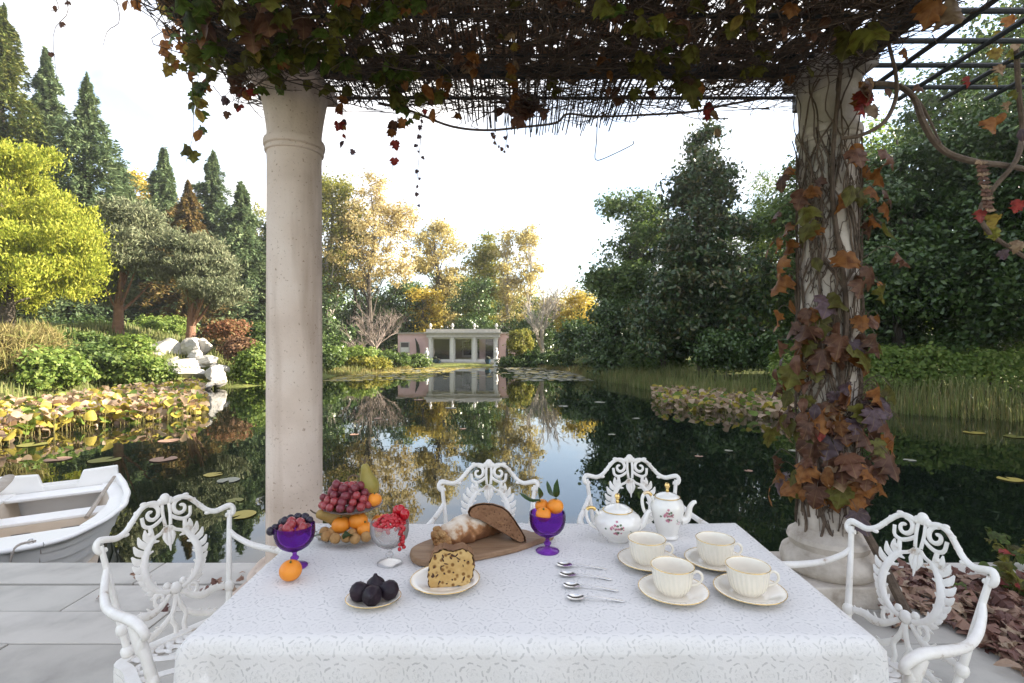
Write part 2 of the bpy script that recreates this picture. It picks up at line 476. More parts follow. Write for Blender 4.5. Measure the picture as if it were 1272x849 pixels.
tag(o, 'dark thin creeper climbing the pink pavilion wall between window and portico', 'creeper')
cyp = MB().tube([(0, 0, -0.2), (0.02, 0, 0.8), (-0.02, 0, 1.75)], [0.14, 0.17, 0.05], 7, 10)
o = cyp.build('creeper', M_CYP, None); o.location = (pcx + PW + 0.75, PD + 0.1, zf)
tag(o, 'dark straight creeper on the pavilion wall beside the yellow bush', 'creeper')
for k, (u, nm) in enumerate(((530, 'white figure on a pedestal beside the pavilion steps, near the pink wing wall'), (616.5, 'white figure on a pedestal beside the pavilion steps, near the yellow bush'))):
    D = 42.3
    st = thing('garden_statue', nm, 'statue', (px(u, D), D, -0.62), group='statues flanking the pavilion steps')
    MB().lathe([(0.30, 0), (0.30, 0.08), (0.22, 0.14), (0.20, 0.52), (0.27, 0.58), (0.27, 0.64)], 16).build('pedestal', M_WHITE, st)
    MB().lathe([(0.10, 0.63), (0.13, 0.68), (0.10, 0.80), (0.14, 0.95), (0.19, 1.10), (0.15, 1.24), (0.07, 1.31), (0.10, 1.36), (0.11, 1.42), (0.07, 1.50), (0, 1.53)], 14).build('figure', M_WHITE, st)
for k, (u, D, lab) in enumerate(((541, 43.0, 'dark blue pot on the pavilion step under the first glazed door'), (545, 42.9, 'small dark blue pot standing next to another pot on the pavilion step'), (606, 43.0, 'dark blue pot on the pavilion step under the glazed door next to the yellow bush'))):
    s_ = 0.28 if k != 1 else 0.2
    po = thing('plant_pot', lab, 'pot', (px(u, D), D, zf - 0.13), group='pots on the pavilion steps')
    MB().lathe([(s_ * 0.5, 0), (s_ * 0.8, s_ * 0.5), (s_ * 0.9, s_ * 1.1), (s_ * 0.98, s_ * 1.12), (s_ * 0.98, s_ * 1.25), (s_ * 0.8, s_ * 1.25), (s_ * 0.75, s_), (0, s_)], 16).build('pot', M_POTB, po)
    MB().ball((0, 0, s_ * 1.6), s_ * 0.8, (1, 1, 0.7), 10, 7, fn=lambda p: 1 + 0.25 * math.sin(p.x * 9) * math.cos(p.y * 8 + p.z * 7)).build('foliage', M_CYP, po)

# ---------------------------------------------------------------- boulders of the left bank
def rock_mesh(seed, mat, u=22, v=15):
    rr = random.Random(seed)
    ph = [(Vector((rr.uniform(-1, 1), rr.uniform(-1, 1), rr.uniform(-1, 1))).normalized(), rr.uniform(0.50, 0.88)) for _ in range(17)]
    w = [rr.uniform(0, 6) for _ in range(4)]
    def fn(p):
        f = 1.0
        for d, c in ph:
            q = p.dot(d)
            if q > 1e-3: f = min(f, c / q)
        return f * (1 + 0.05 * math.sin(7 * p.x + w[0]) * math.sin(8 * p.y + w[1]) + 0.03 * math.sin(15 * p.z + w[2]))
    return MB().ball((0, 0, 0), 1, (1, 1, 1), u, v, fn=fn).mesh('boulder', mat, True, 24)
M_ROCK = surf('pale boulder', (0.32, 0.30, 0.27), (0.56, 0.53, 0.48), rough=0.9, scale=1.6, detail=9, bump=0.6, bscale=7, spec=0.2, dist=0.06)
ROCKM = [rock_mesh(40 + i, M_ROCK) for i in range(5)]
ROCKS = [(207, 436, 24.0, 16, 12), (237, 434, 24.3, 14, 11), (254, 432, 24.4, 11, 10), (227, 455, 22.8, 18, 9), (258, 448, 23.2, 12, 8), (269, 468, 22.0, 13, 10),
         (232, 468, 22.0, 21, 8), (254, 481, 21.4, 13, 5), (187, 460, 21.8, 10, 4), (139, 418, 25.0, 9, 5), (222, 480, 21.2, 15, 4), (244, 445, 23.4, 9, 8), (214, 450, 23.2, 9, 7), (192, 444, 23.4, 9, 6), (275, 458, 22.8, 9, 6)]
RLAB = ['large pale boulder at the upper corner of the rock pile, next to the green bushes', 'tall pale boulder forming the top of the rock pile', 'pale boulder on top of the rock pile beside the brown bush', 'wide pale boulder in the middle of the rock pile', 'pale boulder halfway up the rock pile beside the brown bush', 'squat pale boulder at the water, next to the green overhanging bush',
        'widest flat boulder low in the rock pile', 'low flat boulder half sunk at the water line of the rock pile', 'small pale rock beside the pile, among the lotus leaves', 'lone pale boulder at the foot of the pine trunk', 'flat slab of rock at the water line beside the lotus leaves', 'small boulder wedged below the tall top one', 'small boulder wedged under the upper corner boulder', 'small pale rock at the edge of the pile against the bushes', 'small pale rock wedged above the squat waterside boulder']
for i, (u, v, D, hw, hh) in enumerate(ROCKS):
    sc = D / F
    o = link('boulder', ROCKM[i % 5], None, (px(u, D), D, pz(v, D)), (rnd.uniform(-0.3, 0.3), rnd.uniform(-0.3, 0.3), rnd.uniform(0, 6)), (hw * sc * 1.5, hw * sc * 1.1, hh * sc * 1.3))
    tag(o, RLAB[i], 'boulder', 'boulders of the rock pile on the bank' if i != 9 else None)
# ---------------------------------------------------------------- foliage generators (all numpy)
def unit(a): return a / np.maximum(np.linalg.norm(a, axis=-1, keepdims=True), 1e-9)
def leaf_quads(P, T, N, L, W):
    """one diamond blade per point: P centre, T blade direction, N blade normal"""
    T = unit(T); B = unit(np.cross(N, T))
    L = np.asarray(L)[:, None]; W = np.asarray(W)[:, None]
    fold = unit(np.cross(T, B)) * W * 0.25
    V = np.stack([P - T * L * 0.5, P + B * W * 0.5 + T * L * 0.08 + fold, P + T * L * 0.5, P - B * W * 0.5 + T * L * 0.08 + fold], 1).reshape(-1, 3)
    k = np.arange(len(P))[:, None] * 4
    return V, np.hstack([k, k + 1, k + 2, k + 3])
def lump(dirs, seed, k=5):
    rg = np.random.default_rng(seed)
    s = np.zeros(len(dirs))
    for i in range(k):
        f = unit(rg.normal(size=3)) * rg.uniform(2, 7)
        s += np.sin(dirs @ f + rg.uniform(0, 6))
    return s / k
def crown(seed, blobs, n_clump, n_leaf, clump_r, ll, lw, flat=0.75, inner=0.45, out=0.7, up=0.5, updir=0.0, rag=0.35):
    """leaf clumps through the volume of several ellipsoids"""
    rg = np.random.default_rng(seed)
    B = np.array(blobs, float)
    w = (B[:, 3] * B[:, 4] * B[:, 5]) ** (2 / 3)
    idx = rg.choice(len(B), n_clump, p=w / w.sum())
    d = unit(rg.normal(size=(n_clump, 3)))
    rad = (inner + (1 - inner) * rg.random(n_clump) ** 0.45) * (1 + rag * lump(d + B[idx, :3] * 0.37, seed))
    C = B[idx, :3] + d * B[idx, 3:6] * rad[:, None]
    cr = clump_r * rg.uniform(0.55, 1.35, n_clump)
    k = np.repeat(np.arange(n_clump), n_leaf)
    N = len(k)
    off = rg.normal(size=(N, 3)) * 0.5
    off[:, 2] *= flat
    P = C[k] + off * cr[k][:, None]
    nr = d[k] * out + rg.normal(size=(N, 3)) * 0.55 + np.array([0, 0, up])
    T = np.cross(nr, rg.normal(size=(N, 3))) + np.array([0, 0, updir]) + d[k] * updir * 0.4
    nr = np.cross(T, np.cross(nr, T))
    return leaf_quads(P, T, nr, ll * rg.uniform(0.6, 1.35, N), lw * rg.uniform(0.6, 1.35, N)), C
def lobes(blobs, n, size, rr):
    """break big ellipsoids into boughs: a smaller core and many uneven lobes round it"""
    out = []
    for x, y, z, a, b, c in blobs:
        out.append((x, y, z, a * 0.62, b * 0.62, c * 0.66))
        m = min(a, b, c) * 0.5 + (a + b + c) / 6
        for i in range(n):
            d = Vector((rr.gauss(0, 1), rr.gauss(0, 1), rr.gauss(0, 1))).normalized()
            k = rr.uniform(0.62, 0.92); s_ = size * m * rr.uniform(0.6, 1.25)
            out.append((x + d.x * a * k, y + d.y * b * k, z + d.z * c * k, s_ * 1.15, s_ * 1.15, s_ * 0.72))
    return out
def limbs(seed, base, top, r0, targets, nlimb, mat, name='trunk', bend=0.3, seg=6, lr=0.28):
    rr = random.Random(seed)
    mb = MB()
    h = top - base
    tr = [Vector((0, 0, base - 0.25))] + [Vector((rr.uniform(-1, 1) * bend * t, rr.uniform(-1, 1) * bend * t, base + h * t)) for t in (0.25, 0.5, 0.75, 1.0)]
    P = catmull(tr, 14)
    mb.tube(P, [r0 * 1.35, r0, r0 * 0.8, r0 * 0.5, r0 * 0.15], 8)
    ts = list(targets)
    rr.shuffle(ts)
    for q in ts[:nlimb]:
        q = Vector(q)
        f = max(0.15, min(0.9, (q.z - base) / max(h, 0.1) - rr.uniform(0.12, 0.3)))
        s = P[int(f * 14)]
        mid = s.lerp(q, 0.5) + Vector((rr.uniform(-.1, .1), rr.uniform(-.1, .1), rr.uniform(-0.02, 0.12))) * (q - s).length
        mb.tube([s, mid, q], [r0 * lr * (1.3 - f), r0 * lr * 0.6 * (1.3 - f), 0.008], seg - 2, 6, caps=False)
    return mb.mesh(name, mat)
def conifer(seed, h, r, n_br, n_sp, sl, sw, droop=0.5, base=0.05, power=0.85, gap=0.27):
    rg = np.random.default_rng(seed)
    t = np.sort(rg.random(n_br) ** 0.85)
    z = h * (base + (0.985 - base) * t)
    nt = max(8, int(h / 0.85))                       # boughs come in uneven tiers
    ti = np.floor(t * nt).astype(int); tf = rg.uniform(0.62, 1.12, nt + 1)[ti]
    z = h * (base + (0.985 - base) * ((ti + 0.5 + rg.normal(size=n_br) * 0.26) / nt)); t = np.clip((z / h - base) / (0.985 - base), 0, 0.995)
    az = rg.uniform(0, 2 * np.pi, n_br)
    side = 1 + 0.22 * np.sin(az * 2 + rg.uniform(0, 6)) + 0.16 * np.sin(z / h * 21 + az)
    L = r * np.maximum((1 - t) ** power, 0.035) * rg.uniform(1 - gap * 2, 1.12, n_br) * side * tf
    k = np.repeat(np.arange(n_br), n_sp)
    s = rg.random(len(k)) ** 0.7
    dx, dy = np.cos(az[k]), np.sin(az[k])
    lat = rg.normal(size=len(k)) * 0.16 * L[k] * (1.15 - s)
    rise = 0.22 * L[k] * s - droop * L[k] * s * s
    P = np.stack([dx * L[k] * s - dy * lat, dy * L[k] * s + dx * lat, z[k] + rise + rg.normal(size=len(k)) * 0.05 * r * 0.5], 1)
    T = np.stack([dx, dy, np.full(len(k), -0.15)], 1) + rg.normal(size=(len(k), 3)) * 0.5
    N = np.stack([dx * 0.4, dy * 0.4, np.ones(len(k))], 1) + rg.normal(size=(len(k), 3)) * 0.45
    N = np.cross(T, np.cross(N, T))
    m = len(k)
    return leaf_quads(P, T, N, sl * rg.uniform(0.6, 1.4, m), sw * rg.uniform(0.6, 1.4, m))
def bare_tree(seed, h, r0, spread, depth, mat, up=0.5, kids=(2, 4), lenf=0.68, first=0.35, segs=4):
    rr = random.Random(seed)
    mb = MB()
    def grow(p, d, L, r, k):
        pts = [p]
        for i in range(3):
            d = (d + Vector((rr.uniform(-1, 1), rr.uniform(-1, 1), rr.uniform(-0.3, 0.6) * up)) * 0.17).normalized()
            pts.append(pts[-1] + d * L / 3)
        mb.tube(pts, [r, r * 0.62], max(3, segs if k < depth else 6), caps=False)
        if k == 0: return
        for i in range(rr.randint(*kids)):
            f = rr.randint(1, 3)
            nd = (d + Vector((rr.uniform(-1, 1), rr.uniform(-1, 1), rr.uniform(-0.3, 1) * up)) * spread).normalized()
            grow(pts[f], nd, L * lenf * rr.uniform(0.75, 1.15), r * 0.55, k - 1)
    grow(Vector((0, 0, -0.2)), Vector((0, 0, 1)), h * first, r0, depth)
    return mb
M_BARK = surf('grey brown bark', (0.055, 0.042, 0.032), (0.12, 0.10, 0.08), rough=0.95, scale=5, detail=7, bump=0.8, bscale=14, dist=0.03)
M_PBARK = surf('reddish pine bark', (0.15, 0.075, 0.045), (0.27, 0.15, 0.10), rough=0.95, scale=5, detail=7, bump=0.8, bscale=12, dist=0.03)
M_BIRCH = surf('pale bark', (0.28, 0.25, 0.21), (0.44, 0.40, 0.35), rough=0.9, scale=4, detail=6)
M_TWIG = surf('grey pink twigs', (0.20, 0.155, 0.13), (0.32, 0.26, 0.22), rough=0.9, scale=3)
LM = dict(
    golden=leafmat('golden cypress spray', [(0.17, 0.22, 0.02), (0.31, 0.34, 0.04), (0.46, 0.44, 0.07)], 0.40, 0.6, 0.2),
    conifer=leafmat('blue green conifer spray', [(0.075, 0.12, 0.055), (0.125, 0.18, 0.08), (0.20, 0.245, 0.11)], 0.3, 0.6, 0.25),
    yconifer=leafmat('yellow green conifer spray', [(0.06, 0.09, 0.025), (0.11, 0.14, 0.03), (0.17, 0.17, 0.04)], 0.25, 0.6, 0.25),
    bronze=leafmat('bronze conifer spray', [(0.13, 0.085, 0.03), (0.22, 0.145, 0.05), (0.18, 0.16, 0.05)], 0.35, 0.6, 0.2),
    pine=leafmat('grey green pine needles', [(0.10, 0.125, 0.065), (0.17, 0.19, 0.10), (0.26, 0.26, 0.155)], 0.2, 0.6, 0.2),
    yellow=leafmat('yellow autumn leaf', [(0.36, 0.27, 0.04), (0.54, 0.41, 0.07), (0.62, 0.52, 0.13)], 0.5, 0.55, 0.2),
    orange=leafmat('golden brown autumn leaf', [(0.36, 0.26, 0.09), (0.50, 0.40, 0.17), (0.58, 0.51, 0.28)], 0.5, 0.55, 0.2),
    pale=leafmat('pale yellow autumn leaf', [(0.38, 0.30, 0.09), (0.52, 0.43, 0.16), (0.60, 0.53, 0.27)], 0.5, 0.55, 0.2),
    ygreen=leafmat('yellow green autumn leaf', [(0.14, 0.16, 0.03), (0.26, 0.26, 0.05), (0.38, 0.33, 0.07)], 0.5, 0.55, 0.2),
    mid=leafmat('mid green leaf', [(0.055, 0.10, 0.024), (0.10, 0.155, 0.036), (0.16, 0.21, 0.055)], 0.38, 0.45, 0.35),
    bright=leafmat('bright green leaf', [(0.11, 0.18, 0.03), (0.18, 0.26, 0.05), (0.28, 0.33, 0.08)], 0.4, 0.5, 0.3),
    dark=leafmat('glossy dark green leaf', [(0.04, 0.08, 0.018), (0.068, 0.118, 0.028), (0.115, 0.165, 0.048)], 0.22, 0.32, 0.5),
    magnolia=leafmat('magnolia leaf', [(0.028, 0.060, 0.017), (0.046, 0.085, 0.023), (0.075, 0.115, 0.032), (0.13, 0.10, 0.035)], 0.18, 0.28, 0.5),
    red=leafmat('rust red leaf', [(0.22, 0.09, 0.05), (0.30, 0.14, 0.07), (0.20, 0.17, 0.07)], 0.4, 0.55, 0.2),
    straw=leafmat('straw blade', [(0.24, 0.19, 0.08), (0.33, 0.27, 0.11), (0.20, 0.21, 0.06)], 0.35, 0.6, 0.2),
    reed=leafmat('green reed blade', [(0.12, 0.16, 0.045), (0.20, 0.235, 0.07), (0.32, 0.29, 0.13)], 0.35, 0.5, 0.25),
    dryleaf=leafmat('dry brown leaf', [(0.12, 0.06, 0.035), (0.20, 0.11, 0.06), (0.27, 0.17, 0.09)], 0.3, 0.6, 0.2),
)
def plant(name, label, cat, x, y, group=None, z=None, rz=0.0):
    return thing(name, label, cat, (x, y, (gz(x, y) if z is None else z)), rz, group)
def crown_part(parent, data, mat, name='crown'):
    V, Q = data
    return link(name, pmesh(name, V, Q, mat, False), parent)
def broadleaf(name, label, u, vtop, hw, D, mat, seed, n=(150, 70), ll=0.2, lw=0.12, clump=0.7, low=0.3, squeeze=1.0, bark=None, lean=0.0, group=None, blobs=None, nl=26, cat='tree', x=None, r0=None, z=None, inner=0.45, out=0.7, up=0.5, updir=0.0, rag=0.35, flat=0.75):
    x = px(u, D) if x is None else x
    t = plant(name, label, cat, x, D, group, z)
    h = pz(vtop, D) - t.location.z
    w = hw * D / F
    if blobs is None:
        rr = random.Random(seed)
        lowz = h * low
        cz = (lowz + h) / 2; hz = (h - lowz) / 2
        blobs = lobes([(0, 0, cz, w * 0.92, w * 0.92 * squeeze, hz * 0.98)], 30, 0.30, rr)
    else: blobs = lobes([(b[0] * w, b[1] * w, b[2] * h, b[3] * w, b[4] * w, b[5] * h) for b in blobs], 16, 0.34, random.Random(seed))
    data, C = crown(seed, blobs, n[0], n[1], clump, ll, lw, inner=inner, out=out, up=up, updir=updir, rag=rag, flat=flat)
    crown_part(t, data, mat)
    link('trunk', limbs(seed + 1, 0, h * 0.86, r0 or max(0.05, h * 0.018), C, nl, bark or M_BARK, bend=0.04 * h), t)
    return t
def fir(label, u, vtop, hw, D, mat, seed, n=(200, 46), sl=0.42, sw=0.15, group=None, name='conifer', **k):
    x = px(u, D)
    t = plant(name, label, 'conifer', x, D, group)
    h = pz(vtop, D) - t.location.z
    crown_part(t, conifer(seed, h, hw * 2.4 * D / F, int(n[0] * 2.0), int(n[1] * 1.4), sl * 0.85, sw * 0.75, **k), mat)
    link('trunk', MB().tube([(0, 0, -0.3), (0, 0, h * 0.5), (0, 0, h * 0.985)], [h * 0.016, h * 0.010, 0.015], 7, 6).mesh('trunk', M_BARK), t)
    return t
def shade_tree(xx, yy, hh_, k_):
    t = plant('laurel_tree', ('dark green tree standing past the end of the reed bank', 'dark green tree beyond the hedge end, beside the terrace', 'dark green tree beside the terrace corner')[k_], 'tree', xx, yy)
    data, C = crown(120 + k_, [(0, 0, hh_ * 0.52, 3.4, 3.4, hh_ * 0.46)], 700, 40, 1.0, 0.5, 0.34)
    crown_part(t, data, LM['dark'])
    link('trunk', limbs(130 + k_, 0, hh_ * 0.85, 0.2, C, 14, M_BARK), t)
# ---------------------------------------------------------------- left bank
broadleaf('golden_cypress', 'big rounded golden yellow cypress glowing in the sun on the bank', 10, 158, 128, 21, LM['golden'], 3, n=(950, 100), ll=0.15, lw=0.055, clump=0.40, nl=24, r0=0.22,
          blobs=[(0, 0, 0.40, 0.9, 0.9, 0.37), (0.1, 0, 0.62, 0.62, 0.62, 0.32), (0.05, 0, 0.82, 0.34, 0.34, 0.19), (0.55, -0.3, 0.33, 0.45, 0.45, 0.24), (-0.5, -0.35, 0.36, 0.5, 0.5, 0.28)], out=0.5, up=0.1, updir=1.1, rag=0.34, inner=0.35)
G_CON = 'conifers behind the sunny bank'
fir('tall yellow green conifer rising behind the golden cypress, beside a slimmer bluish spire', 2, 8, 62, 33, LM['yconifer'], 11, n=(300, 50))
fir('tall slim blue green conifer with a pointed spire above the golden cypress', 57, 60, 44, 37, LM['conifer'], 12, n=(300, 46))
fir('blue green conifer with tiered ragged branches between the pointed spire and the first pine', 108, 96, 52, 35, LM['conifer'], 13, n=(300, 46), gap=0.33)
fir('dark broad conifer filling the gap above the first pine', 150, 205, 55, 40, LM['conifer'], 14, n=(240, 44))
fir('dense green conifer beside the yellow tree, its tip clear against the sky', 203, 184, 44, 42, LM['conifer'], 15, n=(260, 44))
fir('narrow dark conifer spire standing close to the stone column', 264, 188, 36, 44, LM['conifer'], 16, n=(260, 44))
fir('dark green pointed conifer half hidden by the plain stone column', 300, 232, 50, 40, LM['conifer'], 17, n=(280, 44))
fir('bronze tinged conifer between the green conifers behind the pines', 234, 228, 36, 37, LM['bronze'], 18, n=(220, 46))
fir('dark conifer partly behind the plain stone column, lower than its neighbours', 345, 262, 48, 42, LM['conifer'], 19, n=(220, 44))
broadleaf('autumn_tree', 'yellow leaved tree glowing between dark conifers on the bank', 176, 204, 36, 47, LM['yellow'], 21, n=(120, 60), ll=0.3, lw=0.2, clump=0.9, low=0.35)
broadleaf('autumn_tree', 'thin pale yellow tree at the skyline just beside the plain column', 318, 236, 26, 52, LM['ygreen'], 22, n=(60, 40), ll=0.25, lw=0.16, clump=0.8, low=0.4)
# the two pines
def pine(label, u, vtop, vbase, hw, D, seed, lean):
    x = px(u, D)
    zb = min(pz(vbase, D), gz(x, D) + 0.15)
    t = thing('pine_tree', label, 'pine', (x, D, zb))
    h = pz(vtop, D) - zb; w = hw * D / F
    rr = random.Random(seed)
    blobs = []
    for i in range(15):
        f = rr.random() ** 0.8
        zz = h * (0.30 + 0.64 * f)
        k = (1 - 0.80 * f) * w * rr.uniform(0.35, 0.95)
        a = rr.uniform(0, 6.28)
        blobs.append((lean * w * (0.2 + f * 0.3) + math.cos(a) * k, math.sin(a) * k, zz, w * 0.42, w * 0.42, h * 0.085))
    blobs.append((lean * w * 0.45, 0, h * 0.9, w * 0.26, w * 0.26, h * 0.09))
    data, C = crown(seed, blobs, 330, 80, 0.42, 0.24, 0.05, inner=0.3, out=0.3, up=0.3, updir=0.5, rag=0.25, flat=0.6)
    crown_part(t, data, LM['pine'])
    mb = MB()
    P = catmull([(0, 0, -0.3), (0.02 * w, 0, h * 0.13), (0.02 * w, 0.03, h * 0.26), (lean * w * 0.3, 0, h * 0.5), (lean * w * 0.42, 0, h * 0.88)], 16)
    mb.tube(P, [0.30, 0.21, 0.19, 0.13, 0.04], 9)
    for b_ in blobs:
        q = Vector(b_[:3]); s = P[max(5, min(15, int((q.z / h - 0.16) * 16)))]
        mb.tube([s, s.lerp(q, 0.5) - Vector((0, 0, 0.1)), q], [0.085, 0.05, 0.012], 5, 6, caps=False)
    link('trunk', mb.mesh('trunk', M_PBARK), t)
pine('gnarled pine with a clear reddish trunk beside the lit grass slope', 146, 255, 416, 66, 25, 31, 0.35)
pine('bushy grey green pine with its trunk just behind the rock pile', 236, 292, 416, 72, 26, 33, 0.35)
# shrubs and ground cover of the bank
def bush(name, label, u, v, hw, hh, D, mat, seed, n=(70, 60), ll=0.14, lw=0.09, clump=0.3, group=None, cat='shrub', depth=1.0, **k):
    """mounded shrub standing on the ground, (u, v) its middle in the photo"""
    if v + hh > 440:                              # stand it where the ray through its foot meets the bank
        dd = np.arange(6.0, D + 6, 0.1)
        zr = CAMZ - (v + hh * 0.8 - CV) * dd / F
        hit = np.nonzero(zr < ground_z(px(u, dd), dd))[0]
        if len(hit) and dd[hit[0]] < D: D = float(dd[hit[0]])
    x = px(u, D); s = D / F
    zc = pz(v, D)
    zg = min(gz(x, D), zc - hh * s * 0.3)
    t = thing(name, label, cat, (x, D, zg), group=group)
    c = zc - zg
    rr = random.Random(seed)
    blobs = [(0, 0, c * 0.9, hw * s * 0.85, hw * s * 0.85 * depth, hh * s)] + [(rr.uniform(-0.6, 0.6) * hw * s, rr.uniform(-0.4, 0.4) * hw * s * depth, c + rr.uniform(-0.3, 0.35) * hh * s, hw * s * 0.4, hw * s * 0.4, hh * s * 0.6) for _ in range(4)]
    data, C = crown(seed, blobs, n[0], n[1], clump, ll, lw, **k)
    keep = data[0].reshape(-1, 4, 3)
    keep = keep[keep[:, :, 2].min(1) > -0.1]
    V = keep.reshape(-1, 3); q = np.arange(len(keep))[:, None] * 4
    crown_part(t, (V, np.hstack([q, q + 1, q + 2, q + 3])), mat, 'foliage')
    mb = MB()
    for i in range(7):
        q = C[i * 5 % len(C)]
        mb.tube([(rr.uniform(-.1, .1), rr.uniform(-.1, .1), -0.1), (q[0] * 0.4, q[1] * 0.4, max(0.05, q[2] * 0.6)), tuple(q)], [0.03, 0.018, 0.006], 4, 4, caps=False)
    link('stem', mb.mesh('stem', M_BARK), t)
    return t
BANK = [  # u, v, hw, hh, D, material, label
    (60, 458, 46, 26, 18.2, 'bright', 'low bright green leafy bush above the yellowing lotus leaves'),
    (118, 450, 46, 24, 19.5, 'mid', 'mid green leafy bush in the middle of the sunny bank'),
    (165, 462, 38, 18, 19.5, 'bright', 'low light green bush running up to the rock pile'),
    (95, 428, 40, 12, 22.0, 'mid', 'low green mound behind the bushes of the sunny bank'),
    (158, 430, 30, 10, 22.5, 'bright', 'small bright mound of leaves below the pine trunk'),
    (10, 440, 34, 34, 18.5, 'straw', 'straw yellow tuft of tall grass at the foot of the golden cypress'),
    (42, 425, 30, 16, 21.0, 'straw', 'dry straw coloured tuft behind the bright green bush'),
    (316, 452, 24, 26, 23.5, 'bright', 'bright green bush hanging over the water next to the plain column'),
    (296, 432, 20, 12, 24.5, 'dryleaf', 'brown dry leaved bush between the rocks and the green bush'),
    (283, 407, 26, 6, 27.0, 'red', 'low rust red shrub under the bushy pine'),
    (200, 404, 46, 14, 31.0, 'bright', 'sunlit grassy mound seen under the pine branches'),
    (335, 420, 34, 24, 29.0, 'mid', 'green shrub behind the plain column at the water edge'),
    (110, 408, 44, 14, 28.0, 'dark', 'dark shaded shrub beneath the pine branches beside its trunk'),
]
for i, (u, v, hw, hh, D, mt, lab) in enumerate(BANK):
    st = mt == 'straw'
    bush('bank_shrub' if not st else 'grass_tuft', lab, u, v, hw, hh, D, LM[mt], 60 + i, n=(100, 60), ll=0.15 if not st else 0.5, lw=0.10 if not st else 0.03, cat='shrub' if not st else 'grass', updir=1.5 if st else 0.0)

# ---------------------------------------------------------------- trees round the pavilion
broadleaf('birch_tree', 'tall pale yellow green birch just beside the plain stone column', 408, 196, 40, 46, LM['ygreen'], 41, n=(230, 55), ll=0.26, lw=0.17, clump=0.9, low=0.25, bark=M_BIRCH, nl=40)
broadleaf('autumn_tree', 'broad golden brown autumn tree with dark spreading limbs', 462, 208, 60, 45, LM['orange'], 42, n=(330, 44), ll=0.23, lw=0.14, clump=0.6, low=0.32, nl=60, r0=0.2)
broadleaf('autumn_tree', 'slender golden tree standing behind the bare twiggy shrub', 545, 250, 32, 52, LM['pale'], 43, n=(250, 44), ll=0.24, lw=0.15, clump=0.6, low=0.12, nl=40)
broadleaf('autumn_tree', 'small bright yellow tree just above the pavilion portico', 528, 352, 24, 49, LM['yellow'], 44, n=(60, 50), ll=0.24, lw=0.16, clump=0.7, low=0.2)
broadleaf('poplar_tree', 'green and yellow slim poplar rising behind the pavilion roof', 596, 278, 24, 56, LM['ygreen'], 45, n=(190, 50), ll=0.28, lw=0.18, clump=0.85, low=0.15, nl=30)
broadleaf('poplar_tree', 'golden sparse poplar with upright stems over the pavilion finials', 630, 270, 18, 54, LM['pale'], 46, n=(85, 46), ll=0.26, lw=0.16, clump=0.8, low=0.2, nl=60, bark=M_BIRCH, r0=0.16, inner=0.2)
broadleaf('poplar_tree', 'second golden poplar, the one closer to the bare white tree', 655, 264, 17, 54, LM['pale'], 66, n=(80, 46), ll=0.26, lw=0.16, clump=0.7, low=0.15, nl=50, bark=M_BIRCH, r0=0.14, inner=0.2)
broadleaf('evergreen_tree', 'dark rounded evergreen directly behind the pavilion parapet', 592, 340, 36, 49, LM['dark'], 47, n=(140, 55), ll=0.24, lw=0.15, clump=0.7, low=0.05)
broadleaf('evergreen_tree', 'low dark evergreen behind the pavilion, beside the bare white tree', 660, 385, 40, 50, LM['dark'], 48, n=(110, 50), ll=0.24, lw=0.15, clump=0.6, low=0.0)
broadleaf('evergreen_tree', 'dark evergreen under the golden brown tree', 440, 320, 50, 50, LM['dark'], 49, n=(150, 50), ll=0.28, lw=0.17, clump=0.85, low=0.02)
broadleaf('evergreen_tree', 'dark evergreen behind the bare twiggy shrub and the pavilion wing', 505, 345, 38, 50, LM['dark'], 50, n=(110, 50), ll=0.28, lw=0.17, clump=0.8, low=0.02)
broadleaf('evergreen_tree', 'dark evergreen at the water edge partly behind the plain column', 395, 345, 42, 42, LM['dark'], 51, n=(120, 50), ll=0.26, lw=0.16, clump=0.7, low=0.0)
broadleaf('autumn_tree', 'yellow lime tree at the end of the pond where the shaded bank begins', 718, 362, 22, 47, LM['yellow'], 52, n=(110, 50), ll=0.25, lw=0.17, clump=0.7, low=0.15)
broadleaf('autumn_tree', 'small pale orange tree behind the bare white tree', 692, 352, 30, 58, LM['orange'], 53, n=(50, 40), ll=0.26, lw=0.16, clump=0.8, low=0.2, nl=40)
broadleaf('background_tree', 'hazy green tree far behind the golden poplar', 570, 330, 60, 68, LM['mid'], 54, n=(120, 46), ll=0.36, lw=0.22, clump=1.2, low=0.0)
broadleaf('background_tree', 'hazy yellow green tree far behind the bare white tree', 660, 352, 60, 70, LM['ygreen'], 55, n=(100, 46), ll=0.36, lw=0.22, clump=1.2, low=0.0)
broadleaf('background_tree', 'far dark green tree closing the gap behind the birch', 400, 300, 70, 66, LM['mid'], 56, n=(150, 46), ll=0.36, lw=0.22, clump=1.2, low=0.0)
broadleaf('background_tree', 'far dark green tree closing the gap behind the yellow lime tree', 745, 345, 60, 60, LM['mid'], 57, n=(120, 46), ll=0.34, lw=0.2, clump=1.1, low=0.0)
for lab, u, v, D, hpx, seed, mt, sp, dep in (
        ('bare white barked tree with fine branches behind the yellow bush', 674, 345, 46, 0, 61, M_BIRCH, 0.55, 5),
        ('bare spreading grey pink shrub beside the pavilion wing', 466, 372, 38, 0, 62, M_TWIG, 1.0, 5),
        ('thin leafless tree with pale twigs behind the yellow lime tree', 708, 350, 56, 0, 63, M_TWIG, 0.6, 5)):
    x = px(u, D)
    t = plant('bare_tree', lab, 'tree', x, D)
    h = pz(v, D) - t.location.z
    mb = bare_tree(seed, h, h * 0.022, sp, dep, mt, kids=(3, 4), first=0.34 if sp < 0.9 else 0.22, lenf=0.66 if sp < 0.9 else 0.78)
    z = np.array(mb.V); zmax = z[:, 2].max()
    k = h / zmax
    lim = [(a * k, b_ * k, c * k) for a, b_, c in mb.V]
    mb.V = lim
    mb.build('branches', mt, t, True, 0)
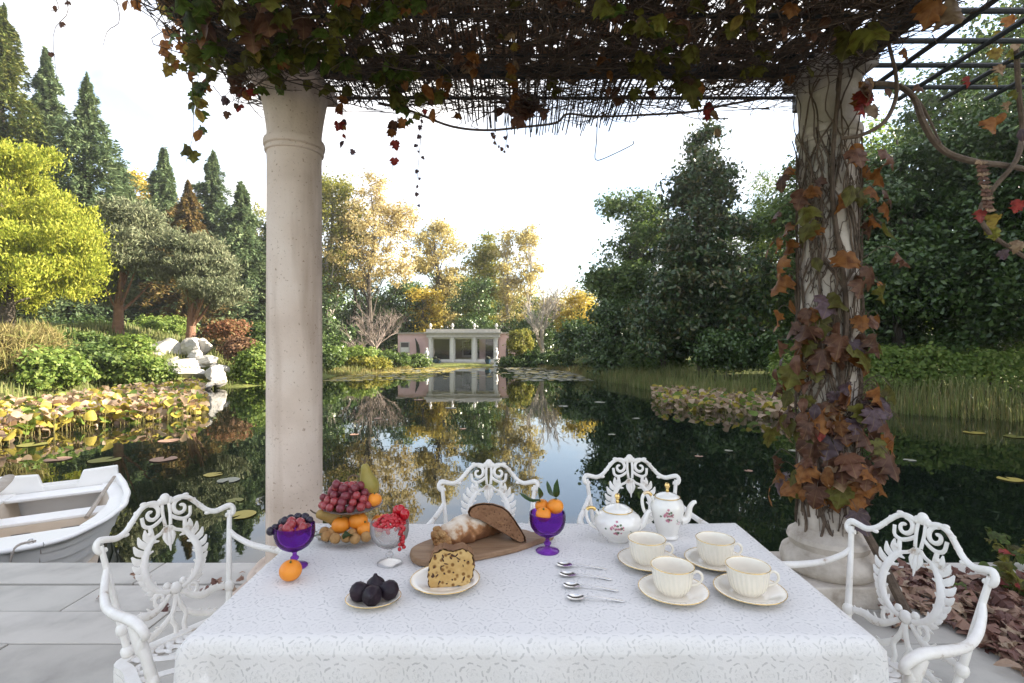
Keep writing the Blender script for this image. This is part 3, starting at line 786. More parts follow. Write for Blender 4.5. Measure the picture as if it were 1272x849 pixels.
bush('yellow_bush', 'bright yellow green rounded bush beside the pavilion wall', 646, 425, 17, 19, 41.2, LM['ygreen'], 71, n=(90, 60), ll=0.16, lw=0.1)
FAR = [(430, 442, 36, 12, 34.5, 'bright', 'low light green bush at the water edge under the birch'), (480, 446, 34, 12, 37.5, 'mid', 'mid green bush below the bare twiggy shrub'),
       (512, 450, 22, 8, 40.2, 'mid', 'low clipped green bush in front of the pink wing wall'), (640, 450, 22, 7, 41.2, 'mid', 'low green bush at the foot of the yellow bush'),
       (672, 446, 30, 10, 40.8, 'dark', 'low dark green bush at the water edge below the bare white tree'), (705, 446, 30, 12, 38.0, 'mid', 'green bush under the yellow lime tree'),
       (740, 452, 32, 10, 33.5, 'reed', 'grassy clump at the foot of the dark shrubs on the shaded bank'), (405, 446, 26, 16, 31.5, 'mid', 'green bush peeping out beside the plain column'),
       (455, 452, 30, 7, 34.5, 'ygreen', 'low yellow green bush trailing into the water before the bare shrub')]
for i, (u, v, hw, hh, D, mt, lab) in enumerate(FAR):
    bush('shore_bush', lab, u, v, hw, hh, D, LM[mt], 80 + i, n=(90, 50), ll=0.2, lw=0.13)

BG = [(300, 330, 60, 60, 'conifer'), (240, 300, 60, 58, 'mid'), (170, 270, 70, 60, 'conifer'), (80, 240, 80, 60, 'conifer'), (350, 330, 60, 62, 'dark'), (460, 372, 60, 66, 'dark'), (530, 345, 60, 70, 'mid'), (610, 352, 60, 72, 'mid'), (690, 372, 60, 70, 'mid'), (770, 370, 60, 66, 'dark'), (840, 350, 60, 60, 'dark'), (930, 320, 70, 42, 'mid'), (1040, 310, 80, 38, 'dark'), (1150, 300, 90, 36, 'dark'), (1260, 300, 90, 36, 'dark')]
BL = ['dense green tree filling the gap before the plain column', 'green tree filling the gap behind the bronze conifer', 'dense tree behind the broad dark conifer', 'dense tree behind the golden cypress', 'dark tree behind the plain column shaft', 'low dark far tree behind the golden brown tree', 'low green far tree behind the pavilion wing roof', 'low dark far tree straight behind the pavilion parapet', 'low green far tree behind the bare white tree trunk', 'dark far tree behind the bend of the pond', 'dark far tree behind the magnolia', 'green tree deep behind the feathery tree', 'dark tree deep behind the ivy column', 'dark tree deep behind the hedge, nearer the column', 'dark tree deep behind the hedge, at its far end']
for i, (u, v, hw, D, mt) in enumerate(BG):
    broadleaf('background_tree', BL[i], u, v, hw, D, LM[mt], 400 + i, n=(200, 60), ll=0.42, lw=0.27, clump=1.3, low=-0.1, nl=6, inner=0.1)
# ---------------------------------------------------------------- shaded right bank
broadleaf('evergreen_tree', 'dark spreading evergreen shrub leaning over the shaded bank', 765, 372, 44, 28.5, LM['dark'], 101, n=(220, 60), ll=0.2, lw=0.13, clump=0.6, low=0.0)
broadleaf('evergreen_tree', 'low dark conifer like shrub at the bend of the pond', 722, 392, 30, 36, LM['dark'], 102, n=(140, 50), ll=0.24, lw=0.14, clump=0.6, low=0.0)
broadleaf('leafy_tree', 'airy mid green tree leaning over the dark shrubs next to the magnolia', 785, 236, 56, 31, LM['mid'], 103, n=(330, 60), ll=0.22, lw=0.15, clump=0.65, low=0.12, nl=40, inner=0.3)
broadleaf('magnolia_tree', 'tall dark glossy magnolia dominating the shaded bank', 872, 160, 72, 23, LM['magnolia'], 104, n=(620, 70), ll=0.24, lw=0.11, clump=0.5, nl=20,
          blobs=[(0, 0, 0.33, 1.0, 0.9, 0.34), (0.0, 0, 0.58, 0.82, 0.8, 0.26), (-0.05, 0, 0.78, 0.55, 0.55, 0.17), (0.02, 0, 0.92, 0.28, 0.28, 0.10), (0.5, -0.2, 0.25, 0.6, 0.6, 0.22), (-0.55, -0.2, 0.25, 0.5, 0.6, 0.22)], rag=0.25, updir=0.3)
broadleaf('leafy_tree', 'light green feathery tree between the magnolia and the ivy column', 956, 206, 46, 27, LM['bright'], 105, n=(260, 60), ll=0.22, lw=0.06, clump=0.6, low=0.05)
broadleaf('leafy_tree', 'dense green tree directly behind the ivy covered column', 1030, 150, 70, 21, LM['mid'], 106, n=(420, 60), ll=0.19, lw=0.12, clump=0.55, low=0.0)
broadleaf('laurel_tree', 'big dark leafy tree between the ivy covered column and the hedge', 1120, 128, 95, 18, LM['dark'], 107, n=(620, 70), ll=0.17, lw=0.10, clump=0.5, low=0.0)
broadleaf('laurel_tree', 'massive dark green tree under the open iron trellis', 1225, 92, 110, 17, LM['dark'], 108, n=(700, 70), ll=0.17, lw=0.10, clump=0.5, low=0.0)
broadleaf('leafy_tree', 'tall pale green tree showing above the iron trellis bars', 1262, -70, 120, 24, LM['mid'], 109, n=(420, 60), ll=0.24, lw=0.16, clump=0.75, low=0.1, nl=40)
broadleaf('laurel_tree', 'dark green tree whose edge closes the view past the hedge', 1370, 60, 120, 15.5, LM['dark'], 110, n=(420, 60), ll=0.18, lw=0.11, clump=0.55, low=0.0)
for k_, (xx, yy, hh_) in enumerate(((17.0, 9.0, 11.5), (18.5, 4.8, 12.5), (17.5, 0.2, 12))):
    shade_tree(xx, yy, hh_, k_)
broadleaf('leafy_tree', 'tall green tree behind the dense tree of the ivy column', 1085, 130, 90, 30, LM['bright'], 111, n=(260, 55), ll=0.26, lw=0.16, clump=0.8, low=0.0)
broadleaf('leafy_tree', 'green tree behind the magnolia, in its shade', 905, 250, 80, 33, LM['mid'], 112, n=(240, 55), ll=0.26, lw=0.16, clump=0.8, low=0.0)
bush('maple_bush', 'small orange leaved bush between the dark shrub and the magnolia', 824, 418, 15, 12, 24.0, LM['orange'], 113, n=(40, 40), ll=0.13, lw=0.09)
bush('shade_bush', 'dark green bush at the foot of the magnolia', 905, 430, 50, 24, 21.0, LM['dark'], 114, n=(160, 60), ll=0.16, lw=0.09)
bush('shade_bush', 'dark green bush between magnolia foot and dark shrubs', 815, 440, 40, 18, 25.0, LM['mid'], 115, n=(120, 60), ll=0.16, lw=0.09)
bush('shade_bush', 'dark bush hidden behind the leaves of the ivy column', 1000, 440, 50, 34, 18.5, LM['dark'], 116, n=(160, 60), ll=0.15, lw=0.09)
# clipped ivy hedge
rg = np.random.default_rng(9)
def hedge(name, label, P0, P1, h, wd, n, mat, ll, lw, seed):
    rg = np.random.default_rng(seed)
    P0 = np.array(P0); P1 = np.array(P1)
    L = np.linalg.norm(P1 - P0); d = (P1 - P0) / L; nn = np.array([-d[1], d[0]])
    t = rg.random(n) * L; c = rg.uniform(-1, 1, n); zz = rg.random(n) ** 0.6
    top = rg.random(n) < 0.35
    zz = np.where(top, 1.0 + rg.normal(size=n) * 0.05, zz)
    c = np.where(top, c, np.sign(c) * (1 - rg.random(n) ** 2 * 0.3))
    bul = 1 + 0.10 * np.sin(t * 2.1) + 0.07 * np.sin(t * 5.3 + zz * 4)
    x = P0[0] + d[0] * t + nn[0] * c * wd / 2 * bul; y = P0[1] + d[1] * t + nn[1] * c * wd / 2 * bul
    mid = (P0 + P1) / 2
    z0 = gz(*mid)
    z = ground_z(x, y) - z0 + zz * h * bul
    P = np.stack([x - mid[0], y - mid[1], z], 1) + rg.normal(size=(n, 3)) * 0.04
    N = np.stack([nn[0] * c, nn[1] * c, np.where(top, 1.5, 0.5)], 1) + rg.normal(size=(n, 3)) * 0.4
    T = np.cross(N, rg.normal(size=(n, 3)))
    th = thing(name, label, 'hedge', (mid[0], mid[1], z0))
    crown_part(th, leaf_quads(P, T, N, ll * rg.uniform(0.6, 1.3, n), lw * rg.uniform(0.6, 1.3, n)), mat, 'foliage')
    mb = MB()
    for i in range(14):
        f = (i + 0.5) / 14 * L - L / 2
        mb.tube([(d[0] * f, d[1] * f, float(ground_z(np.array([mid[0] + d[0] * f]), np.array([mid[1] + d[1] * f]))[0]) - z0 - 0.1), (d[0] * f + 0.05, d[1] * f, h * 0.5), (d[0] * f, d[1] * f + 0.04, h * 0.85)], [0.03, 0.02, 0.008], 4, 3)
    link('stem', mb.mesh('stem', M_BARK), th)['kind'] = 'stuff'
hedge('ivy_hedge', 'low leafy green hedge running behind the reeds of the shaded bank', (8.6, 17.4), (17.5, 13.4), 1.15, 1.1, 17000, LM['bright'], 0.12, 0.09, 5)

# ---------------------------------------------------------------- reeds and grass along the shores
def blades(name, label, pts, hmin, hmax, wid, mat, seed, lean=0.35):
    rg = np.random.default_rng(seed)
    n = len(pts)
    h = rg.uniform(hmin, hmax, n); a = rg.uniform(0, 6.28, n); le = rg.uniform(0.05, lean, n)
    d = np.stack([np.cos(a), np.sin(a), np.zeros(n)], 1); s = np.stack([-np.sin(a), np.cos(a), np.zeros(n)], 1)
    up = np.array([0, 0, 1.0])
    w = wid * rg.uniform(0.6, 1.4, n)[:, None]; h = h[:, None]; le = le[:, None]
    A = pts - s * w / 2; B = pts + s * w / 2
    m = pts + up * h * 0.6 + d * h * le * 0.35
    C = m + s * w * 0.4; E = m - s * w * 0.4
    tip = pts + up * h * (1 - le * 0.4) + d * h * le
    V = np.stack([A, B, C, E, tip], 1).reshape(-1, 3)
    k = np.arange(n)[:, None] * 5
    Q = [tuple(q) for q in np.hstack([k, k + 1, k + 2, k + 3])] + [tuple(q) for q in np.hstack([k + 3, k + 2, k + 4])]
    o = link(name, pmesh(name, V, Q, mat, False))
    tag(o, label, 'grass', kind='stuff')
def shore_pts(xr, yr, dr, n, seed):
    rg = np.random.default_rng(seed)
    x = rg.uniform(*xr, n * 8); y = rg.uniform(*yr, n * 8)
    d = pond_dist(x, y)
    k = (d > dr[0]) & (d < dr[1])
    x, y = x[k][:n], y[k][:n]
    return np.stack([x, y, ground_z(x, y)], 1)
blades('reeds', 'green reeds and long grass along the shaded shore', shore_pts((4, 18), (8, 30), (-0.5, 1.9), 11000, 1), 0.25, 0.75, 0.018, LM['reed'], 2)
blades('dry_grass', 'dry straw coloured grass along the shaded shore', shore_pts((4, 18), (8, 30), (-0.3, 1.2), 3500, 3), 0.2, 0.6, 0.018, LM['straw'], 4)
blades('bank_grass', 'short sunlit grass on the bank among the bushes', shore_pts((-24, -8), (8, 36), (0.2, 9), 16000, 5), 0.15, 0.42, 0.03, LM['reed'], 6)
blades('far_grass', 'pale grass along the far shore by the pavilion', (lambda q: q[(q[:, 0] < -7.3) | (q[:, 0] > -1.0)])(shore_pts((-12, 6), (30, 43), (-0.4, 1.6), 7000, 7)), 0.12, 0.32, 0.03, LM['straw'], 8)

# ---------------------------------------------------------------- lotus beds and lily pads
def lotus_mesh(seed, mat, curl):
    rr = random.Random(seed)
    V = [(0, 0, 0)]; Q = []
    S = 11
    w = [rr.uniform(0, 6) for _ in range(3)]
    for ring, f in ((1, 0.55), (2, 1.0)):
        for j in range(S):
            a = 2 * math.pi * j / S
            r = f * (1 + 0.10 * math.sin(3 * a + w[0]))
            z = curl * f * f * (0.55 + 0.55 * math.sin(2 * a + w[1])) + 0.06 * math.sin(5 * a + w[2]) * f
            V.append((r * math.cos(a) * 0.5, r * math.sin(a) * 0.5, z * 0.5))
    for j in range(S):
        k = (j + 1) % S
        Q.append((0, 1 + j, 1 + k)); Q.append((1 + j, 1 + S + j, 1 + S + k, 1 + k))
    me = pmesh('leaf', V, Q, mat, True, 0)
    return me
def leafsolid(name, c1, c2, trans=0.4, scale=7.0, rough=0.5):
    return leafmat(name, [c1, tuple((a + b_) / 2 for a, b_ in zip(c1, c2)), c2], trans, rough, 0.3, scale, 0.5)
M_LOT = [leafsolid('lotus beige', (0.38, 0.26, 0.16), (0.55, 0.42, 0.30)), leafsolid('lotus pink beige', (0.42, 0.27, 0.19), (0.60, 0.45, 0.35)), leafsolid('lotus yellow', (0.42, 0.34, 0.05), (0.55, 0.45, 0.10)),
         leafsolid('lotus green', (0.10, 0.17, 0.03), (0.20, 0.26, 0.05)), leafsolid('lotus brown', (0.16, 0.09, 0.05), (0.28, 0.17, 0.09))]
LOT = [[lotus_mesh(200 + 10 * i + k, M_LOT[i], c) for k, c in enumerate((0.35, 0.75, -0.7))] for i in range(5)]
def lotus_bed(label, inside, bbox, n, nind, hr, wts, seed, size, camref=(0, 0)):
    rr = random.Random(seed)
    bed = thing('lotus_bed', label, 'lotus', ((bbox[0] + bbox[1]) / 2, (bbox[2] + bbox[3]) / 2, WATER))
    L = []
    while len(L) < n:
        x, y = rr.uniform(bbox[0], bbox[1]), rr.uniform(bbox[2], bbox[3])
        if inside(x, y): L.append((x, y))
    L.sort(key=lambda p: math.hypot(*p))
    st = MB(); rest = [[], []]
    ox, oy = bed.location.x, bed.location.y
    acc = {}
    for i, (x, y) in enumerate(L):
        z = rr.uniform(*hr); s = rr.uniform(*size)
        tilt = rr.uniform(0.1, 1.1); az = rr.uniform(0, 6.28)
        q = Quaternion((0, 0, 1), az) @ Quaternion((1, 0, 0), tilt)
        m = rr.choices(range(5), wts)[0]; me = rr.choice(LOT[m])
        p = Vector((x - ox, y - oy, z))
        if i < nind: link('leaf', me, bed, p, q, s)
        else: acc.setdefault(m, []).append((me, Matrix.Translation(p) @ q.to_matrix().to_4x4() @ Matrix.Scale(s, 4)))
        if i < n * 0.8: st.tube([(p.x + rr.uniform(-.12, .12), p.y + rr.uniform(-.12, .12), -0.3), (p.x + rr.uniform(-.05, .05), p.y, z * 0.4), p], [0.008, 0.006], 3, 3, caps=False)
    o = st.build('stems', LM['straw'], bed, True, 0); o['kind'] = 'stuff'
    for m, lst in acc.items():
        mb = MB()
        for me, M in lst: mb.add([v.co for v in me.vertices], [tuple(p.vertices) for p in me.polygons], M)
        o = mb.build('leaves_beyond', M_LOT[m], bed, True, 0); o['kind'] = 'stuff'
def in_left(x, y):
    u = CU + F * x / y; 
    d = float(pond_dist(np.array([x]), np.array([y]))[0])
    return d < 0.5 and d > -4.2 + 0.5 * math.sin(y * 1.3) and y < 20.8 and x < -7.6 + 0.0 * y and u < 262 - (y - 9) * 1.0 and u > -130
lotus_bed('bed of withering pink beige and yellow lotus leaves below the sunny bank', in_left, (-15, -7.5, 8.6, 21), 3600, 300, (0.04, 0.46), (5, 1.6, 4.5, 3, 1.2), 7, (0.10, 0.26))
def in_right(x, y):
    u = CU + F * x / y
    d = float(pond_dist(np.array([x]), np.array([y]))[0])
    return -3.6 < d < 0.0 and 812 < u < 1005 + 5 * math.sin(y * 4) and 10.6 < y < 19
lotus_bed('bed of dry beige lotus leaves at the shaded shore behind the ivy column', in_right, (3.0, 9.5, 10.5, 19), 900, 280, (0.03, 0.34), (8, 0.3, 2.2, 2.6, 0.3), 8, (0.11, 0.25))
# lily pads
def pad_mesh(seed, mat):
    rr = random.Random(seed)
    S = 16; V = [(0, 0, 0.01)]; notch = 0.28
    for j in range(S + 1):
        a = notch + (2 * math.pi - 2 * notch) * j / S
        V.append((0.5 * math.cos(a) * (1 + 0.03 * math.sin(5 * a)), 0.5 * math.sin(a), 0.012 + 0.02 * abs(math.sin(2 * a + seed))))
    return pmesh('lily_pad', V, [(0, j + 1, j + 2) for j in range(S)], mat, True, 0)
M_PAD = [leafsolid('pad olive', (0.13, 0.14, 0.03), (0.24, 0.22, 0.06), 0.1), leafsolid('pad yellow', (0.33, 0.27, 0.05), (0.42, 0.33, 0.08), 0.1), leafsolid('pad grey', (0.22, 0.22, 0.17), (0.32, 0.31, 0.24), 0.1), leafsolid('pad pink brown', (0.27, 0.15, 0.11), (0.36, 0.23, 0.16), 0.1)]
PADM = [pad_mesh(i, M_PAD[i]) for i in range(4)]
PADS = [(300, 640, 1, 34), (292, 622, 0, 20), (203, 571, 3, 30), (72, 571, 3, 28), (284, 597, 2, 26), (130, 572, 0, 34), (265, 590, 1, 22), (40, 553, 0, 30), (210, 548, 3, 24),
        (1152, 506, 2, 14), (975, 528, 2, 12), (820, 497, 2, 12), (868, 567, 3, 10), (905, 560, 2, 10), (1210, 538, 1, 22), (1262, 543, 0, 24), (985, 560, 2, 12), (1130, 572, 2, 14), (1255, 596, 1, 26),
        (745, 500, 2, 14), (700, 505, 2, 12), (470, 520, 3, 10), (440, 540, 3, 11), (560, 507, 2, 14), (520, 497, 3, 12), (640, 520, 2, 9), (790, 520, 2, 10), (930, 585, 3, 9), (760, 540, 2, 9), (575, 533, 3, 9)]
PC = ['olive green', 'yellow', 'greyish', 'pinkish brown']
for i, (u, v, c, wpx) in enumerate(PADS):
    p = at(u, v, WATER + 0.004)
    o = link('lily_pad', PADM[c], None, p, (0, 0, rnd.uniform(0, 6)), max(0.12, wpx / F * p.y))
    tag(o, PC[c] + ' lily pad lying on open dark water', 'lily pad', PC[c] + ' lily pads on the pond')
# mats of pads under the far shore
mb = {0: MB(), 2: MB()}
rr = random.Random(3)
for i in range(2300):
    y = rr.uniform(26, 41.3); x = rr.uniform(-9.5, 6)
    u = CU + F * x / y
    d = float(pond_dist(np.array([x]), np.array([y]))[0])
    if d > 0 or (d < -4.0 - 2.5 * math.sin(x * 0.8) and rr.random() > 0.06): continue
    if 4.0 < x: continue
    c = 0 if rr.random() < (0.75 if u < 620 else 0.25) else 2
    M = Matrix.Translation((x, y, WATER + 0.005 + 0.004 * rr.random())) @ Matrix.Rotation(rr.uniform(0, 6), 4, 'Z') @ Matrix.Scale(rr.uniform(0.18, 0.42), 4)
    mb[c].add([(0.5 * math.cos(k * 0.8976), 0.5 * math.sin(k * 0.8976), 0.02 * (k % 2)) for k in range(7)], [tuple(range(7))], M)
for c in mb:
    o = mb[c].build('floating_pads', M_PAD[1 if c == 0 else 2], None, False)
    tag(o, ('yellow green' if c == 0 else 'greyish') + ' mat of small floating pads before the far shore', 'lily pads', kind='stuff')
# ---------------------------------------------------------------- stone columns
m, n, l, b = nodes_of('weathered column stone')
t = n.new('ShaderNodeTexCoord')
x1 = n.new('ShaderNodeTexNoise'); x1.inputs['Scale'].default_value = 3.0; x1.inputs['Detail'].default_value = 8
x2 = n.new('ShaderNodeTexNoise'); x2.inputs['Scale'].default_value = 70.0; x2.inputs['Detail'].default_value = 3
l.new(t.outputs['Object'], x1.inputs['Vector']); l.new(t.outputs['Object'], x2.inputs['Vector'])
r1 = ramp(n, [(0.3, (0.54, 0.43, 0.355)), (0.5, (0.67, 0.55, 0.465)), (0.72, (0.74, 0.635, 0.555))])
r2 = ramp(n, [(0.28, (0.48, 0.41, 0.35)), (0.37, (1, 1, 1))])
mu = n.new('ShaderNodeMixRGB'); mu.blend_type = 'MULTIPLY'; mu.inputs[0].default_value = 0.8
l.new(x1.outputs['Fac'], r1.inputs[0]); l.new(x2.outputs['Fac'], r2.inputs[0]); l.new(r1.outputs[0], mu.inputs[1]); l.new(r2.outputs[0], mu.inputs[2])
mps = n.new('ShaderNodeMapping'); mps.inputs['Scale'].default_value = (9, 9, 0.9)
x3 = n.new('ShaderNodeTexNoise'); x3.inputs['Scale'].default_value = 1.0; x3.inputs['Detail'].default_value = 7; l.new(t.outputs['Object'], mps.inputs[0]); l.new(mps.outputs[0], x3.inputs['Vector'])
r3 = ramp(n, [(0.30, (0.62, 0.57, 0.52)), (0.52, (1, 1, 1))]); l.new(x3.outputs['Fac'], r3.inputs[0])
mu2 = n.new('ShaderNodeMixRGB'); mu2.blend_type = 'MULTIPLY'; mu2.inputs[0].default_value = 0.75; l.new(mu.outputs[0], mu2.inputs[1]); l.new(r3.outputs[0], mu2.inputs[2])
l.new(mu2.outputs[0], b.inputs['Base Color']); b.inputs['Roughness'].default_value = 0.85; b.inputs['Specular IOR Level'].default_value = 0.2
bp = n.new('ShaderNodeBump'); bp.inputs['Strength'].default_value = 0.5; bp.inputs['Distance'].default_value = 0.006
l.new(x2.outputs['Fac'], bp.inputs['Height']); l.new(bp.outputs[0], b.inputs['Normal'])
M_COL = m
M_COLD = surf('lichen stained column stone', (0, 0, 0), rough=0.9, scale=7, detail=8, bump=0.6, bscale=45, spec=0.2, dist=0.008, stops=[(0.28, (0.20, 0.16, 0.125)), (0.42, (0.42, 0.365, 0.31)), (0.6, (0.55, 0.49, 0.43)), (0.75, (0.61, 0.55, 0.49))])
def column(label, x, y, r, zring, ztop, mat, fl=1.22, kb=1.0):
    c = thing('stone_column', label, 'column', (x, y, 0))
    MB().box(0, 0, 0.055 * kb, 0.455, 0.455, 0.11 * kb).build('plinth', mat, c, False, bevel=0.008)
    MB().lathe([(q, z * kb) for q, z in [(0.20, 0.108), (0.225, 0.13), (0.235, 0.165), (0.225, 0.20), (0.195, 0.222), (0.185, 0.235), (0.19, 0.25), (0.20, 0.27), (0.193, 0.292), (0.172, 0.305), (r * 1.06, 0.335)]], 40).build('base', mat, c)
    MB().lathe([(r * 1.05, 0.33 * kb), (r * 1.02, 0.42 * kb), (r * 1.01, 1.2), (r * 0.985, zring - 0.10), (r, zring - 0.055)], 48).build('shaft', mat, c)
    MB().lathe([(r * 0.99, zring - 0.056), (r * 1.06, zring - 0.050), (r * 1.075, zring - 0.040), (r * 1.06, zring - 0.030), (r * 1.03, zring - 0.027), (r * 1.10, zring - 0.020), (r * 1.125, zring - 0.002), (r * 1.10, zring + 0.016), (r * 1.02, zring + 0.022), (r * 1.0, zring + 0.035)], 48).build('astragal', mat, c)
    MB().lathe([(r * 1.0, zring + 0.034), (r * 0.99, zring + 0.06), (r * (1 + (fl - 1) * 0.2), zring + 0.12), (r * (1 + (fl - 1) * 0.6), zring + 0.19), (r * fl, zring + 0.25), (r * fl, ztop)], 48).build('capital', mat, c)
    MB().box(0, 0, ztop + 0.03, r * (fl * 2 + 0.1), r * (fl * 2 + 0.1), 0.06).build('abacus', mat, c, False, bevel=0.006)
    return c
XL, YL, XR, YR = px(366, 2.87), 2.87, px(1029, 2.79), 2.79
column('plain pale stone column with a ringed neck at the pond edge', XL, YL, 0.142, pz(181, YL), pz(116, YL), M_COL, 1.2, 0.40)
column('stone column wrapped in dark vine stems and autumn leaves', XR, YR, 0.142, pz(168, YR), pz(100, YR), M_COLD, 1.08)

# ---------------------------------------------------------------- pergola roof
M_IRON = surf('dark painted iron', (0.018, 0.022, 0.022), (0.04, 0.042, 0.04), rough=0.55, scale=20, bump=0.15)
M_REED = surf('old reed', (0.06, 0.045, 0.03), (0.13, 0.10, 0.065), rough=0.9, scale=30)
M_STEM = surf('dry vine stem', (0.06, 0.042, 0.03), (0.14, 0.10, 0.072), rough=0.9, scale=25, bump=0.3)
M_STEML = surf('brown vine stem', (0.09, 0.062, 0.045), (0.17, 0.125, 0.09), rough=0.9, scale=25, bump=0.4)
ZR = 2.76
pg = thing('pergola_frame', 'dark iron pergola frame with open trellis bars on the columns', 'pergola', (0, 2.8, 2.72))
def pbar(name, P, r, seg=8, mat=M_IRON, n=None): return MB().tube(P, r, seg, n).build(name, mat, pg, world=True)
o = MB().box(0.24, 2.83, 2.775, 3.1, 0.07, 0.05).build('beam', M_IRON, pg, False, bevel=0.004, world=True)
o = MB().box(1.80, 2.2, 2.80, 0.07, 2.2, 0.09).build('beam', M_IRON, pg, False, bevel=0.004, world=True)
o = MB().box(-1.42, 2.2, 2.80, 0.06, 2.2, 0.08).build('beam', M_IRON, pg, False, bevel=0.004, world=True)
for v in (122, 70, 20):
    D = F * (ZR - CAMZ) / (CV - v)
    pbar('cross_bar', [(-1.5, D, ZR), (1.86, D, ZR)], 0.011)
for v in (18, 55, 85, 112):
    D = F * (2.72 - CAMZ) / (CV - v)
    pbar('trellis_bar', [(1.79, D, 2.735), (4.6, D, 2.735)], 0.013)
for i in range(9):
    xx = 1.98 + 0.25 * i
    pbar('trellis_bar', [(xx, 1.4, 2.715), (xx, 3.02, 2.715)], 0.013)
pbar('edge_post', [(4.55, 2.9, 2.73), (4.55, 2.9, 0.0)], 0.025)
# reed mat
rg = np.random.default_rng(31)
def far_edge(x): return 3.17 + 0.35 * math.exp(-((x - 0.12) / 0.62) ** 2) + 0.06 * math.sin(x * 3)
def mat_sag(x, y): return -0.045 * math.exp(-((x - 0.2) / 0.8) ** 2) * max(0, (y - 2.9) / 0.5) + 0.012 * math.sin(x * 9)
mb = MB()
xx = -1.5
rr = random.Random(8)
while xx < 1.84:
    if rr.random() < 0.93:
        ye = far_edge(xx) + rr.uniform(-0.13, 0.02)
        y0 = 1.55 + rr.uniform(-0.05, 0.05)
        w = rr.uniform(-0.006, 0.006)
        P = [(xx + w * k, y, ZR + 0.018 + mat_sag(xx, y) + rr.uniform(-0.003, 0.003)) for k, y in enumerate((y0, 2.2, 2.8, 3.05))] + [(xx + rr.gauss(0, 0.012), ye, ZR + 0.018 + mat_sag(xx, ye) - abs(rr.gauss(0, 0.02)))]
        mb.tube(P, rr.uniform(0.0028, 0.0045), 4)
    xx += 0.0115 + rr.uniform(-0.001, 0.002)
mat_o = thing('reed_mat', 'dark ragged reed mat roofing the pergola between the columns', 'reed mat', (0.15, 2.4, ZR))
o = mb.build('reeds', M_REED, mat_o, True, 0, world=True); o['kind'] = 'stuff'
P = [(px(u, D), D, pz(v, D)) for u, v, D in ((470, 128, 3.13), (510, 138, 3.2), (560, 157, 3.35), (605, 162, 3.42), (650, 158, 3.45), (690, 153, 3.42), (705, 142, 3.32), (740, 145, 3.3), (800, 143, 3.25), (860, 139, 3.2), (905, 130, 3.12), (950, 122, 3.05))]
MB().tube(P, 0.0075, 6, 60).build('edge_vine', M_STEM, mat_o, world=True)
for i in range(7):
    y = 1.7 + 0.22 * i
    MB().tube([(-1.5, y, ZR + 0.03), (0, y + 0.02, ZR + 0.032), (1.84, y, ZR + 0.03)], 0.003, 4, 8).build('binding_wire', M_IRON, mat_o, world=True)
# tangle of dry stems under the mat
mb = MB()
for i in range(2900):
    x = rr.uniform(-1.5, 1.84); y = rr.uniform(1.6, 3.12)
    if y > far_edge(x) - 0.12: continue
    a = rr.uniform(0, 6.28) if rr.random() < 0.45 else rr.choice((0.0, 1.57)) + rr.gauss(0, 0.35)
    L = rr.uniform(0.12, 0.5); z = ZR - abs(rr.gauss(0, 0.055)) - 0.005
    d = Vector((math.cos(a), math.sin(a), 0)); s = Vector((-d.y, d.x, 0))
    c = Vector((x, y, z)); k = rr.uniform(-0.12, 0.12)
    e0, e1 = c - d * L / 2, c + d * L / 2
    e0.x = min(max(e0.x, -1.52), 1.86); e1.x = min(max(e1.x, -1.52), 1.86)
    mb.tube([e0, c + s * k + Vector((0, 0, rr.uniform(-0.05, 0.01))), e1], [rr.uniform(0.0015, 0.005), 0.0012], 3, 5, caps=False)
tang = thing('vine_tangle', 'dense tangle of dry dark vine stems hanging under the reed mat', 'vine', (0.15, 2.4, ZR - 0.05))
o = mb.build('stems', M_STEM, tang, True, 0, world=True); o['kind'] = 'stuff'
# dry leaf layer added on the mat to block light and darken the roof
P = np.stack([rg.uniform(-1.55, 1.88, 4600), rg.uniform(1.5, 3.02, 4600), np.full(4600, 0.0)], 1)
P[:, 2] = ZR + 0.045 + np.abs(rg.normal(size=4600)) * 0.05
NN = rg.normal(size=(4600, 3)) * 0.5 + np.array([0, 0, 1.0]); TT = np.cross(NN, rg.normal(size=(4600, 3)))
V, Q = leaf_quads(P - np.array([0.15, 2.4, ZR]), TT, NN, rg.uniform(0.05, 0.10, 4600), rg.uniform(0.04, 0.08, 4600))
o = link('light_blocking_leaves', pmesh('light_blocking_leaves', V, Q, LM['dryleaf'], False), mat_o); o['kind'] = 'stuff'

